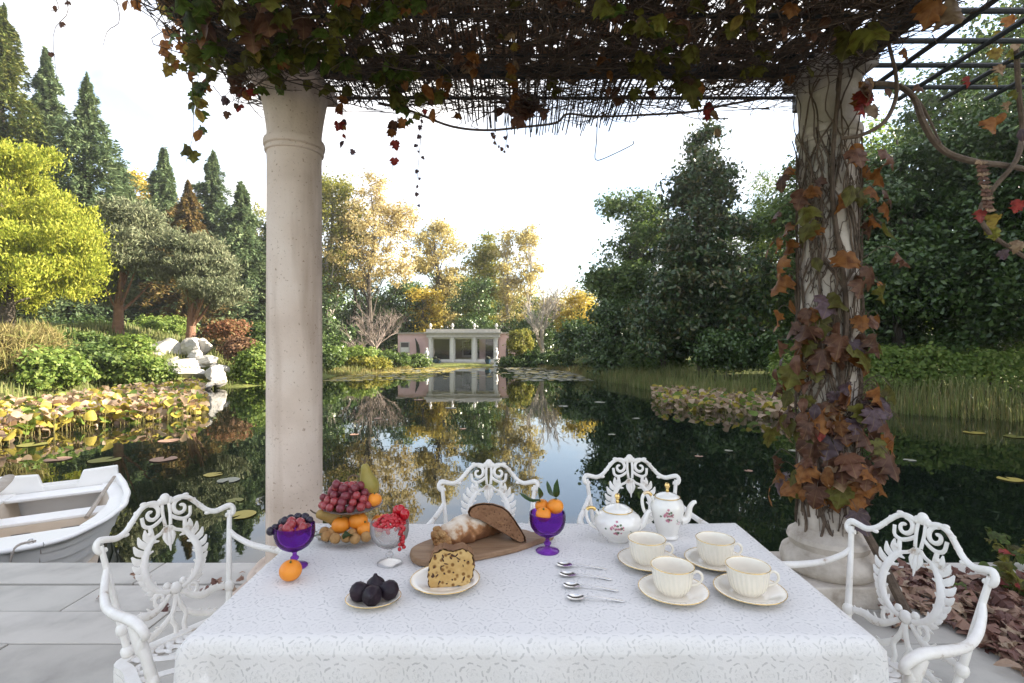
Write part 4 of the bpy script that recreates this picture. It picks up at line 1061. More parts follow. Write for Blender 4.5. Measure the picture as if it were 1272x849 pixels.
# ---------------------------------------------------------------- vine leaves
HALF = [(0.12, -0.12), (0.30, -0.10), (0.38, 0.02), (0.56, 0.10), (0.52, 0.24), (0.60, 0.36), (0.36, 0.42), (0.40, 0.56), (0.50, 0.66), (0.28, 0.70), (0.20, 0.84)]
def vine_leaf(seed, mat, ivy=True):
    rr = random.Random(seed)
    if ivy: out = [(0, 0.0)] + HALF + [(0, 1.02)] + [(-a, b_) for a, b_ in reversed(HALF)]
    else: out = [(0, 0)] + [(0.18, 0.08), (0.30, 0.28), (0.33, 0.5), (0.25, 0.74), (0.12, 0.9)] + [(0, 1.02)] + [(-0.12, 0.9), (-0.25, 0.74), (-0.33, 0.5), (-0.30, 0.28), (-0.18, 0.08)]
    c1, c2, w = rr.uniform(0.3, 1.8), rr.uniform(-0.9, 1.2), rr.uniform(0, 6)
    def z(x, y): return -c1 * x * x - c2 * (y - 0.3) ** 2 * 0.7 + abs(x) * 0.16 + 0.05 * math.sin(7 * x + 5 * y + w)
    V = [(x * rr.uniform(0.85, 1.12), y + rr.uniform(-0.03, 0.03), z(x, y)) for x, y in out]
    mid = [(0, 0.12, z(0, 0.12)), (0, 0.42, z(0, 0.42)), (0, 0.72, z(0, 0.72))]
    k = len(V); V += mid
    Q = []
    for i in range(k):
        a, b_ = i, (i + 1) % k
        ym = (V[a][1] + V[b_][1]) / 2
        Q.append((a, b_, k + (0 if ym < 0.2 else (1 if ym < 0.6 else 2))))
    h = k // 2
    Q2 = []
    # close the midrib gaps
    for side in (range(0, h), range(h, k)):
        last = None
        for i in side:
            a, b_ = i, (i + 1) % k
            ym = (V[a][1] + V[b_][1]) / 2
            g_ = 0 if ym < 0.2 else (1 if ym < 0.6 else 2)
            if last is not None and g_ != last: Q2.append((a, k + g_, k + last) if True else None)
            last = g_
    return pmesh('leaf', V, Q + Q2, mat, True, 0)
VC = dict(brown=((0.10, 0.046, 0.03), (0.20, 0.095, 0.055)), orange=((0.27, 0.095, 0.03), (0.42, 0.19, 0.05)), red=((0.22, 0.022, 0.022), (0.36, 0.05, 0.04)), olive=((0.11, 0.115, 0.02), (0.21, 0.20, 0.045)),
          green=((0.075, 0.13, 0.02), (0.13, 0.20, 0.035)), ygreen=((0.16, 0.18, 0.025), (0.28, 0.27, 0.05)), yellow=((0.34, 0.24, 0.04), (0.50, 0.37, 0.08)), purple=((0.085, 0.05, 0.065), (0.16, 0.11, 0.13)), tan=((0.30, 0.19, 0.11), (0.42, 0.30, 0.18)))
VL = {}
for i, (k, (a, b_)) in enumerate(VC.items()):
    mt = leafmat('vine leaf ' + k, [a, tuple((p_ + q_) / 2 for p_, q_ in zip(a, b_)), b_], 0.5 if k in ('green', 'ygreen', 'yellow', 'orange', 'olive') else 0.3, 0.45, 0.3, 2.0, 0.5, vein=True)
    VL[k] = [vine_leaf(300 + i * 10 + j, mt, j < 3) for j in range(4)]
RL = random.Random(77)
def put_leaf(par, pos, tip, nrm, size, col):
    y = Vector(tip).normalized(); z = Vector(nrm)
    z = (z - y * z.dot(y))
    z = z.normalized() if z.length > 1e-4 else y.orthogonal().normalized()
    x = y.cross(z)
    q = Matrix((x, y, z)).transposed().to_quaternion()
    return link('leaf', RL.choice(VL[col]), par, Vector(pos) - par.location, q, size)
def wcol(w): return RL.choices(list(w), list(w.values()))[0]

# vine climbing the stained column
vine = thing('climbing_vine', 'vine with maroon and orange autumn leaves climbing the stained stone column', 'vine', (XR, YR, 0))
phi0 = math.atan2(-YR, -XR)
def onc(phi, z, r): return Vector((XR + r * math.cos(phi), YR + r * math.sin(phi), z))
for i in range(15):
    p = phi0 + RL.uniform(-1.7, 1.7); pts = []
    z = RL.uniform(0.3, 0.5); zend = RL.choice((2.72, 2.72, 2.72, RL.uniform(1.6, 2.6)))
    w = RL.uniform(0, 6); amp = RL.uniform(0.2, 0.65)
    k = 0
    while z < zend:
        rr_ = 0.152 if z < pz(168, YR) - 0.07 else 0.168
        pts.append(onc(p + amp * math.sin(z * 4.3 + w) + 0.16 * math.sin(z * 11 + 2 * w) + 0.08 * math.sin(z * 23 + w), z, rr_ + 0.005 * math.sin(z * 9 + w)))
        z += 0.07
    MB().tube(pts, [RL.uniform(0.004, 0.010), RL.uniform(0.002, 0.005)], 6, len(pts) * 2).build('stem', M_STEM if i % 2 else M_STEML, vine, world=True)
MB().tube([onc(phi0 + 0.95, 0.02, 0.40), onc(phi0 + 1.0, 0.25, 0.26), onc(phi0 + 0.75, 0.5, 0.165), onc(phi0 + 0.35, 0.95, 0.158), onc(phi0 + 0.5, 1.5, 0.158), onc(phi0 + 0.1, 2.1, 0.16), onc(phi0 + 0.3, 2.7, 0.18)], [0.024, 0.018, 0.013, 0.010], 7, 50).build('stem', M_STEM, vine, world=True)
mb = MB()
for i in range(520):
    p = phi0 + RL.uniform(-1.7, 1.7); z = RL.uniform(0.36, 2.33); dp = RL.uniform(-0.5, 0.5); dz = RL.uniform(-0.10, 0.22)
    mb.tube([onc(p + dp * f, z + dz * f + 0.03 * math.sin(7 * f + p), 0.1525) for f in (0, 0.25, 0.5, 0.75, 1)], [0.0032, 0.0012], 3, 6, caps=False)
o = mb.build('tendrils', M_STEM, vine, True, 0, world=True); o['kind'] = 'stuff'
pet = MB()
WB = dict(brown=5.5, orange=2.6, purple=1.3, olive=1.5, red=0.12, tan=0.3)
def cleaf(p, z, out, size, col, droop=0.6):
    base = onc(p, z, 0.15); e = onc(p, z, 0.155 + out) + Vector((RL.uniform(-.03, .03), RL.uniform(-.03, .03), RL.uniform(-0.02, 0.07)))
    o_ = (e - base).normalized()
    pet.tube([base, base.lerp(e, 0.6) + Vector((0, 0, 0.025 + out * 0.2)), e], [0.0022, 0.0016], 4, 6, caps=False)
    tip = Vector((0, 0, -1)) + o_ * RL.uniform(-0.15, 0.75) + Vector((RL.uniform(-.5, .5), RL.uniform(-.4, .4), 0)) * droop
    put_leaf(vine, e, tip, o_ + Vector((RL.uniform(-.6, .6), RL.uniform(-.6, .6), RL.uniform(-.1, .6))), size, col)
for i in range(150):
    f = RL.random()
    z = 0.50 + 1.10 * RL.betavariate(1.3, 1.9)
    p = phi0 + RL.choice((-1, 1)) * abs(RL.gauss(0, 0.75)) 
    side = abs(p - phi0)
    cleaf(p, z, RL.uniform(0.02, 0.08) + 0.09 * min(1.2, side) * RL.random(), RL.uniform(0.065, 0.125), wcol(WB))
for i in range(46):
    z = RL.uniform(1.3, 2.3)
    p = phi0 + RL.choice((-1, 1)) * RL.uniform(0.2, 1.5)
    cleaf(p, z, RL.uniform(0.02, 0.13), RL.uniform(0.07, 0.12), wcol(dict(brown=4, orange=3.5, olive=1.2, red=0.1)))
o = pet.build('petioles', M_STEML, vine, True, 0, world=True); o['kind'] = 'stuff'

# vine spreading over the roof, seen from below
roofv = thing('roof_vine', 'leafy vine with green and yellow leaves spread under the reed roof', 'vine', (0.1, 2.5, ZR - 0.06))
def rleaf(u, v, z, size, col):
    p = at(u, v, z)
    tip = Vector((RL.uniform(-.7, .7), RL.uniform(-.7, .3), -1 + RL.uniform(-.2, .6)))
    put_leaf(roofv, p, tip, Vector((RL.uniform(-.5, .5), -1, RL.uniform(-.5, .9))), size, col)
GW = dict(green=4, olive=5, ygreen=1.6, yellow=0.5, orange=0.6, brown=1.2)
for i in range(88):
    u = 215 + 300 * RL.random() ** 1.2; v = RL.uniform(-15, 112 if u > 330 else 60 + (u - 215) * 0.3)
    rleaf(u, v, RL.uniform(2.60, 2.70), RL.uniform(0.05, 0.10), wcol(GW))
def garland(pts, n, jit, w, smin=0.05, smax=0.09, z=(2.6, 2.68)):
    P = catmull([(a, b_, 0) for a, b_ in pts], n)
    for p in P: rleaf(p.x + RL.gauss(0, jit), p.y + RL.gauss(0, jit), RL.uniform(*z), RL.uniform(smin, smax), wcol(w))
    MB().tube([at(p.x, p.y, 2.66) for p in P], 0.004, 5).build('stem', M_STEM, roofv, world=True)
garland([(520, -5), (470, 20), (423, 31), (370, 52), (350, 64)], 26, 6, dict(green=3, olive=4, ygreen=1))
garland([(355, 60), (395, 66), (433, 78), (470, 92), (493, 112), (496, 128)], 30, 6, dict(green=4, olive=4, ygreen=1))
garland([(636, 45), (638, 70), (637, 100), (637, 126)], 9, 2, dict(orange=3, yellow=1.5, tan=1), 0.035, 0.055)
garland([(760, 10), (800, 20), (830, 40), (815, 75), (790, 100)], 24, 9, dict(ygreen=3, olive=3, green=2), 0.045, 0.09)
garland([(860, 30), (865, 60), (850, 100), (862, 108)], 9, 8, dict(olive=3, ygreen=1, brown=2), 0.06, 0.11)
garland([(925, 5), (930, 40), (940, 75), (935, 92)], 14, 8, dict(ygreen=3, yellow=1, olive=3), 0.04, 0.07)
garland([(540, 90), (550, 105), (530, 120), (545, 130)], 10, 9, dict(orange=3, brown=2, olive=1), 0.05, 0.09)
garland([(570, 75), (590, 80), (600, 62)], 6, 6, dict(orange=2, tan=2, brown=2), 0.05, 0.08)
for u, v, s_, c in ((1068, 34, 0.14, 'ygreen'), (1058, 42, 0.11, 'olive'), (855, 100, 0.12, 'olive'), (1080, 45, 0.07, 'ygreen'), (310, 28, 0.12, 'brown'), (330, 18, 0.12, 'brown'), (318, 60, 0.06, 'yellow'), (322, 42, 0.07, 'yellow'), (1160, 0, 0.10, 'orange'), (1172, 4, 0.12, 'tan'), (1152, 32, 0.05, 'orange')):
    rleaf(u, v, 2.62, s_, c)
for i in range(46): rleaf(RL.uniform(520, 1080), RL.uniform(-10, 125), RL.uniform(2.62, 2.72), RL.uniform(0.03, 0.07), wcol(dict(brown=4, olive=3, orange=1.2, ygreen=1)))
# dark nest like clump at the mat edge
nest = thing('leaf_clump', 'dark nest like clump of dead leaves caught at the mat edge', 'leaf clump', at(652, 128, 2.72))
for i in range(40): put_leaf(nest, Vector(nest.location) + Vector((RL.gauss(0, 0.05), RL.gauss(0, 0.05), RL.gauss(0, 0.03))), (RL.gauss(0, 1), RL.gauss(0, 1), -1), (RL.gauss(0, 1), -1, RL.gauss(0, 1)), RL.uniform(0.05, 0.09), 'brown')

# hanging strands: points in photo pixels, leaf count, sizes, colours
def strand(label, pts, D, n, size, w, jit=5, name='vine_strand', r=0.0022, start=0.0):
    P = catmull([(px(u, D), D + 0.03 * math.sin(i * 2.0), pz(v, D)) for i, (u, v) in enumerate(pts)], max(10, n))
    t = thing(name, label, 'vine', P[0])
    MB().tube(P, [r, r * 0.5], 4).build('stem', M_STEM, t, world=True)
    for i in range(n):
        f = start + (1 - start) * (i + 0.5) / n
        p = P[int(f * (len(P) - 1))]
        s = RL.uniform(*size) * (1.1 - 0.35 * f)
        put_leaf(t, p + Vector((RL.gauss(0, jit), RL.gauss(0, jit), RL.gauss(0, jit))) * D / F, Vector((RL.uniform(-.7, .7), RL.uniform(-.4, .4), -1)), Vector((RL.uniform(-.7, .7), -1, RL.uniform(-.3, .5))), s, wcol(w))
    return t
LW = dict(green=3, ygreen=2, orange=2.5, yellow=1.5, olive=1.5)
strand('thick hanging strand of green, yellow and orange leaves at the roof corner, trailing far down', [(236, -20), (232, 40), (242, 75), (240, 120), (236, 160), (233, 205)], 2.65, 30, (0.05, 0.085), LW, 6)
strand('leafy strand of bright orange and yellow leaves at the outer roof corner', [(216, -25), (213, 10), (217, 45), (214, 70), (208, 84)], 2.6, 22, (0.045, 0.08), dict(orange=4, yellow=2, ygreen=2, green=1), 5)
strand('short strand of green leaves ending in a pair of large leaves', [(252, -20), (250, 30), (256, 70), (246, 108), (245, 142)], 2.7, 18, (0.05, 0.09), dict(green=4, ygreen=2, olive=2), 5)
strand('strand with one big yellow brown leaf beside the column capital', [(268, -10), (262, 30), (263, 62)], 2.65, 8, (0.07, 0.11), dict(olive=3, brown=1, orange=2), 4)
strand('thin strand of small red leaves between roof corner and column capital', [(250, 60), (256, 85), (260, 100)], 2.75, 7, (0.035, 0.05), dict(red=4, orange=1), 3)
strand('strand of small purple brown leaves dangling near the capital', [(282, 80), (285, 105), (280, 125), (281, 138)], 2.75, 9, (0.03, 0.05), dict(purple=3, brown=3), 4)
strand('strand of brown and bright red leaves touching the capital', [(290, 80), (299, 100), (303, 115), (294, 138)], 2.75, 11, (0.045, 0.07), dict(brown=3, red=2, orange=2), 4)
strand('small red leaves hanging on the far side of the plain column', [(425, 122), (424, 145), (428, 165), (434, 193)], 3.0, 11, (0.035, 0.06), dict(red=4, purple=2, orange=2), 4)
strand('strand of brown leaves ending in one scarlet leaf', [(496, 125), (492, 150), (490, 172), (488, 212)], 3.1, 7, (0.045, 0.075), dict(brown=2, red=2, orange=2), 3)
strand('very thin thread with tiny purple leaves hanging from the mat', [(524, 138), (522, 165), (521, 200), (518, 232), (517, 262)], 3.2, 12, (0.02, 0.035), dict(purple=3, red=1), 2)
strand('thin thread with a few tiny leaves next to the loose vine', [(630, 165), (628, 180), (626, 192)], 3.3, 4, (0.018, 0.03), dict(purple=3, brown=2), 2)
strand('short thread with two dark berries like leaves under the mat', [(612, 160), (614, 172), (618, 184)], 3.3, 4, (0.022, 0.03), dict(brown=3), 2)
strand('pair of tan leaves over one dark red leaf at the mat edge', [(884, 118), (886, 140), (888, 152), (893, 172)], 2.95, 4, (0.06, 0.10), dict(tan=2, red=2), 4)
strand('strand of green leaves dangling before the mat edge', [(500, 100), (505, 128), (512, 146)], 3.1, 8, (0.05, 0.075), dict(green=3, olive=3, ygreen=1), 4)
strand('arching stem with a tan leaf and a red leaf beside the vine column', [(1046, 62), (1068, 82), (1077, 105), (1072, 140)], 2.55, 5, (0.07, 0.11), dict(tan=3, brown=2, red=1), 4, start=0.6)
strand('bare dark twig hanging in the open sky outside the roof corner', [(76, -20), (78, 10), (72, 45), (73, 103)], 2.3, 3, (0.02, 0.03), dict(brown=1), 3, 'bare_twig', start=0.1)
strand('short bare twig hooked over the sky beside the longer twig', [(140, -20), (143, 20), (139, 42), (130, 58)], 2.3, 0, (0.02, 0.03), dict(brown=1), 3, 'bare_twig')
strand('small forked bare twig hanging in the sky above the conifers', [(62, -20), (66, 5), (68, 18)], 2.3, 1, (0.02, 0.03), dict(brown=1), 3, 'bare_twig')
strand('orange leaf pair poking in from the roof edge above the sky', [(160, -30), (164, -10), (166, 2)], 2.3, 3, (0.05, 0.07), dict(orange=3), 4, start=0.7)

# woody vine on the trellis
tv = thing('trellis_vine', 'woody brown vine looping from the trellis bars with sparse leaves', 'vine', (px(1140, 2.6), 2.6, pz(110, 2.6)))
def tstem(pts, D, r, n=40): MB().tube([(px(u, D + dd), D + dd, pz(v, D + dd)) for (u, v), dd in zip(pts, [0.03 * ((i % 3) - 1) for i in range(len(pts))])], r, 7, n).build('stem', M_STEML, tv, world=True)
tstem([(1085, 104), (1112, 106), (1134, 120), (1146, 150), (1160, 175), (1180, 192), (1215, 202), (1250, 206), (1300, 216)], 2.6, [0.012, 0.015, 0.016, 0.013])
tstem([(1118, 105), (1140, 125), (1155, 150), (1168, 178)], 2.62, [0.006, 0.008, 0.005], 20)
tstem([(1262, 60), (1266, 120), (1270, 165), (1262, 200), (1236, 232), (1218, 260), (1225, 285), (1250, 305), (1290, 330)], 2.6, [0.012, 0.012, 0.011, 0.010])
tstem([(1104, 55), (1113, 95), (1112, 125), (1098, 152), (1070, 168), (1045, 172)], 2.55, [0.008, 0.010, 0.009])
def tleaf(u, v, s, col, D=2.55):
    put_leaf(tv, (px(u, D), D, pz(v, D)), (RL.uniform(-.6, .6), RL.uniform(-.4, .4), -1), (RL.uniform(-.6, .6), -1, RL.uniform(-.2, .6)), s, col)
for u, v, s, c in ((1238, 60, 0.06, 'yellow'), (1228, 48, 0.06, 'ygreen'), (1250, 40, 0.07, 'yellow'), (1258, 62, 0.06, 'ygreen'), (1246, 82, 0.06, 'tan'), (1240, 95, 0.05, 'yellow'), (1260, 22, 0.07, 'orange'), (1266, 50, 0.06, 'tan'), (1255, 5, 0.06, 'ygreen'),
                   (1236, 150, 0.085, 'orange'), (1248, 140, 0.06, 'orange'), (1255, 128, 0.05, 'tan'), (1262, 112, 0.05, 'ygreen'), (1268, 160, 0.06, 'purple'), (1220, 262, 0.06, 'red'), (1240, 268, 0.075, 'yellow'), (1235, 285, 0.06, 'ygreen'), (1245, 312, 0.05, 'purple'), (1268, 300, 0.06, 'tan'), (1268, 250, 0.06, 'red'),
                   (1075, 118, 0.09, 'orange'), (1062, 178, 0.11, 'orange'), (1072, 130, 0.07, 'red'), (1100, 110, 0.05, 'brown'), (1140, 105, 0.05, 'brown'), (1125, 60, 0.06, 'orange'), (1175, 12, 0.08, 'brown'), (1205, 96, 0.05, 'red')): tleaf(u, v, s, c)
for i in range(13):
    for s_ in (-1, 1): put_leaf(tv, (px(1219 + 0.8 * i, 2.55), 2.55, pz(200 + 5 * i, 2.55)), (s_, -0.2, -0.35), (0, -1, 0.4), 0.030, 'brown' if i % 3 else 'tan')
wire = MB().tube([(px(u, 3.25), 3.25, pz(v, 3.25)) for u, v in ((742, 148), (741, 175), (739, 194), (741, 199), (748, 198), (766, 190), (784, 181), (787, 178), (786, 175))], 0.0028, 6, 40).build('wire_hook', M_IRON)
tag(wire, 'thin bent wire hook hanging from the mat edge against the sky', 'wire')
# ---------------------------------------------------------------- table and lace cloth
TZ = 0.75
XT0, XT1, YT0, YT1 = -0.617, 0.690, 0.995, 1.617
M_WOOD = surf('dark table wood', (0.09, 0.05, 0.03), (0.16, 0.09, 0.05), rough=0.5, scale=6)
tb = thing('dining_table', 'wooden dining table hidden under the white lace cloth', 'table', ((XT0 + XT1) / 2, (YT0 + YT1) / 2, 0))
tcx, tcy = (XT0 + XT1) / 2, (YT0 + YT1) / 2
MB().box(0, 0, TZ - 0.022, XT1 - XT0 - 0.012, YT1 - YT0 - 0.012, 0.034).build('tabletop', surf('white undercloth', (0.78, 0.77, 0.75), rough=0.9), tb, False, bevel=0.003)  # made white under the lace so the table top stays bright
MB().box(0, 0, TZ - 0.115, XT1 - XT0 - 0.05, YT1 - YT0 - 0.05, 0.15).build('apron', M_WOOD, tb, False)  # unseen board made deep and dark so the lace drop looks darker
for sx in (-1, 1):
    for sy in (-1, 1):
        MB().lathe([(0.02, 0), (0.024, 0.05), (0.02, 0.1), (0.032, 0.4), (0.028, 0.55), (0.035, 0.62), (0.035, TZ - 0.11)], 14).build('leg', M_WOOD, tb, loc=(sx * 0.55, sy * 0.23, 0))
m, n, l, b = nodes_of('white lace')
uvn = n.new('ShaderNodeUVMap'); uvn.uv_map = 'UVMap'
mp = n.new('ShaderNodeMapping'); mp.inputs['Scale'].default_value = (20.0, 20.0, 1)
l.new(uvn.outputs[0], mp.inputs[0])
# offset every other row: brick like layout of rosettes
wob = n.new('ShaderNodeTexNoise'); wob.inputs['Scale'].default_value = 2.2; wob.inputs['Detail'].default_value = 3
l.new(mp.outputs[0], wob.inputs['Vector'])
wv = n.new('ShaderNodeVectorMath'); wv.operation = 'SCALE'; wv.inputs['Scale'].default_value = 0.34
sub5 = n.new('ShaderNodeVectorMath'); sub5.operation = 'SUBTRACT'; sub5.inputs[1].default_value = (0.5, 0.5, 0.5)
l.new(wob.outputs['Color'], sub5.inputs[0]); l.new(sub5.outputs[0], wv.inputs[0])
addv = n.new('ShaderNodeVectorMath'); addv.operation = 'ADD'; l.new(mp.outputs[0], addv.inputs[0]); l.new(wv.outputs[0], addv.inputs[1])
def M2(op, a, c=None):
    k = n.new('ShaderNodeMath'); k.operation = op
    for i, q in enumerate((a, c)):
        if q is None: continue
        if isinstance(q, (int, float)): k.inputs[i].default_value = q
        else: l.new(q, k.inputs[i])
    return k.outputs[0]
sp = n.new('ShaderNodeSeparateXYZ'); l.new(addv.outputs[0], sp.inputs[0])
row = M2('FLOOR', sp.outputs['Y'])
shx = M2('ADD', sp.outputs['X'], M2('MULTIPLY', M2('MODULO', row, 2.0), 0.5))
fx = M2('SUBTRACT', M2('FRACT', shx), 0.5); fy = M2('SUBTRACT', M2('FRACT', sp.outputs['Y']), 0.5)
rad = M2('SQRT', M2('ADD', M2('MULTIPLY', fx, fx), M2('MULTIPLY', fy, fy)))
ang = M2('ARCTAN2', fy, fx)
dash = M2('GREATER_THAN', M2('SINE', M2('MULTIPLY', ang, 8.0)), -0.45)
dash2 = M2('GREATER_THAN', M2('SINE', M2('MULTIPLY', ang, 6.0)), 0.1)
ring1 = M2('LESS_THAN', M2('ABSOLUTE', M2('SUBTRACT', rad, 0.44)), 0.030)
ring2 = M2('LESS_THAN', M2('ABSOLUTE', M2('SUBTRACT', rad, 0.25)), 0.018)
core = M2('LESS_THAN', rad, 0.06)
petal = M2('LESS_THAN', M2('ABSOLUTE', M2('SUBTRACT', rad, M2('ADD', 0.16, M2('MULTIPLY', M2('SINE', M2('MULTIPLY', ang, 5.0)), 0.06)))), 0.014)
hole = M2('MINIMUM', M2('ADD', M2('ADD', M2('MULTIPLY', ring1, dash), M2('MULTIPLY', M2('MULTIPLY', ring2, dash2), 0.8)), M2('ADD', M2('MULTIPLY', petal, 0.5), M2('MULTIPLY', core, 0.5))), 1.0)
fade = n.new('ShaderNodeTexNoise'); fade.inputs['Scale'].default_value = 1.3; fade.inputs['Detail'].default_value = 4
l.new(mp.outputs[0], fade.inputs['Vector'])
fr_ = n.new('ShaderNodeMapRange'); fr_.inputs[1].default_value = 0.36; fr_.inputs[2].default_value = 0.62
l.new(fade.outputs['Fac'], fr_.inputs[0])
hole = M2('MULTIPLY', hole, M2('ADD', M2('MULTIPLY', fr_.outputs[0], 0.75), 0.25))
mesh_n = n.new('ShaderNodeTexVoronoi'); mesh_n.inputs['Scale'].default_value = 14.0
l.new(mp.outputs[0], mesh_n.inputs['Vector'])
colr = n.new('ShaderNodeMixRGB'); colr.inputs[1].default_value = (0.88, 0.85, 0.825, 1); colr.inputs[2].default_value = (0.60, 0.585, 0.59, 1)
l.new(M2('MULTIPLY', hole, 0.36), colr.inputs[0]); l.new(colr.outputs[0], b.inputs['Base Color'])
b.inputs['Roughness'].default_value = 0.85; b.inputs['Specular IOR Level'].default_value = 0.15
bp = n.new('ShaderNodeBump'); bp.inputs['Strength'].default_value = 0.55; bp.inputs['Distance'].default_value = 0.002; bp.invert = True
l.new(M2('ADD', hole, M2('MULTIPLY', mesh_n.outputs['Distance'], 0.35)), bp.inputs['Height']); l.new(bp.outputs[0], b.inputs['Normal'])
tr = n.new('ShaderNodeBsdfTransparent')
ms = n.new('ShaderNodeMixShader')
l.new(M2('ADD', M2('MULTIPLY', hole, 0.16), 0.24), ms.inputs[0]); l.new(b.outputs[0], ms.inputs[1]); l.new(tr.outputs[0], ms.inputs[2])
l.new(ms.outputs[0], n['Material Output'].inputs['Surface'])
M_LACE = m
def cloth():
    drop = 0.135
    xs = sorted(set([round(v, 4) for v in np.linspace(XT0 - drop, XT0, 7)] + [round(v, 4) for v in np.linspace(XT0, XT1, 88)] + [round(v, 4) for v in np.linspace(XT1, XT1 + drop, 7)]))
    ys = sorted(set([round(v, 4) for v in np.linspace(YT0 - drop, YT0, 8)] + [round(v, 4) for v in np.linspace(YT0, YT1, 46)] + [round(v, 4) for v in np.linspace(YT1, YT1 + drop, 7)]))
    V = []; UV = []
    def fold(d):                                     # distance past the edge -> (outward, down), with a rounded edge
        r = 0.012
        if d <= 0: return 0.0, 0.0
        a = d / r
        if a < math.pi / 2: return r * math.sin(a) - 0.0, r * (1 - math.cos(a))
        return r + (d - r * math.pi / 2) * 0.05, r + (d - r * math.pi / 2)
    for y in ys:
        for x in xs:
            dx = max(XT0 - x, x - XT1, 0); dy = max(YT0 - y, y - YT1, 0)
            sx = -1 if x < XT0 else 1; sy = -1 if y < YT0 else 1
            ox, zx = fold(dx); oy, zy = fold(dy)
            X = (min(max(x, XT0), XT1)) + sx * ox; Y = (min(max(y, YT0), YT1)) + sy * oy
            z = TZ - max(zx, zy)
            if dx > 0 and dy > 0: z = TZ - max(zx, zy) - 0.25 * min(zx, zy); X += sx * 0.15 * oy; 
            wr = 0.0012 * math.sin(x * 9 + y * 5) + 0.0008 * math.sin(x * 23 - y * 17) + 0.0022 * math.exp(-((x - 0.04 - 0.01 * math.sin(y * 7)) / 0.006) ** 2) + 0.0018 * math.exp(-((y - 1.31 - 0.006 * math.sin(x * 6)) / 0.005) ** 2)
            if dy > 0: Y += sy * (0.006 + 0.006 * math.sin(x * 15 + 0.8) + 0.004 * math.sin(x * 37)) * min(1, dy / 0.08)
            if dx > 0: X += sx * (0.0035 * math.sin(y * 19)) * min(1, dx / 0.08)
            V.append((X, Y, z + wr + 0.0012)); UV.append((x, y))
    nx_ = len(xs)
    Q = [(j * nx_ + i, j * nx_ + i + 1, (j + 1) * nx_ + i + 1, (j + 1) * nx_ + i) for j in range(len(ys) - 1) for i in range(nx_ - 1)]
    me = pmesh('lace_tablecloth', V, Q, M_LACE, True, 0)
    uvl = me.uv_layers.new(name='UVMap')
    for lp in me.loops: uvl.data[lp.index].uv = UV[lp.vertex_index]
    o = link('lace_tablecloth', me)
    tag(o, 'white floral lace tablecloth spread over the tea table', 'tablecloth')
cloth()

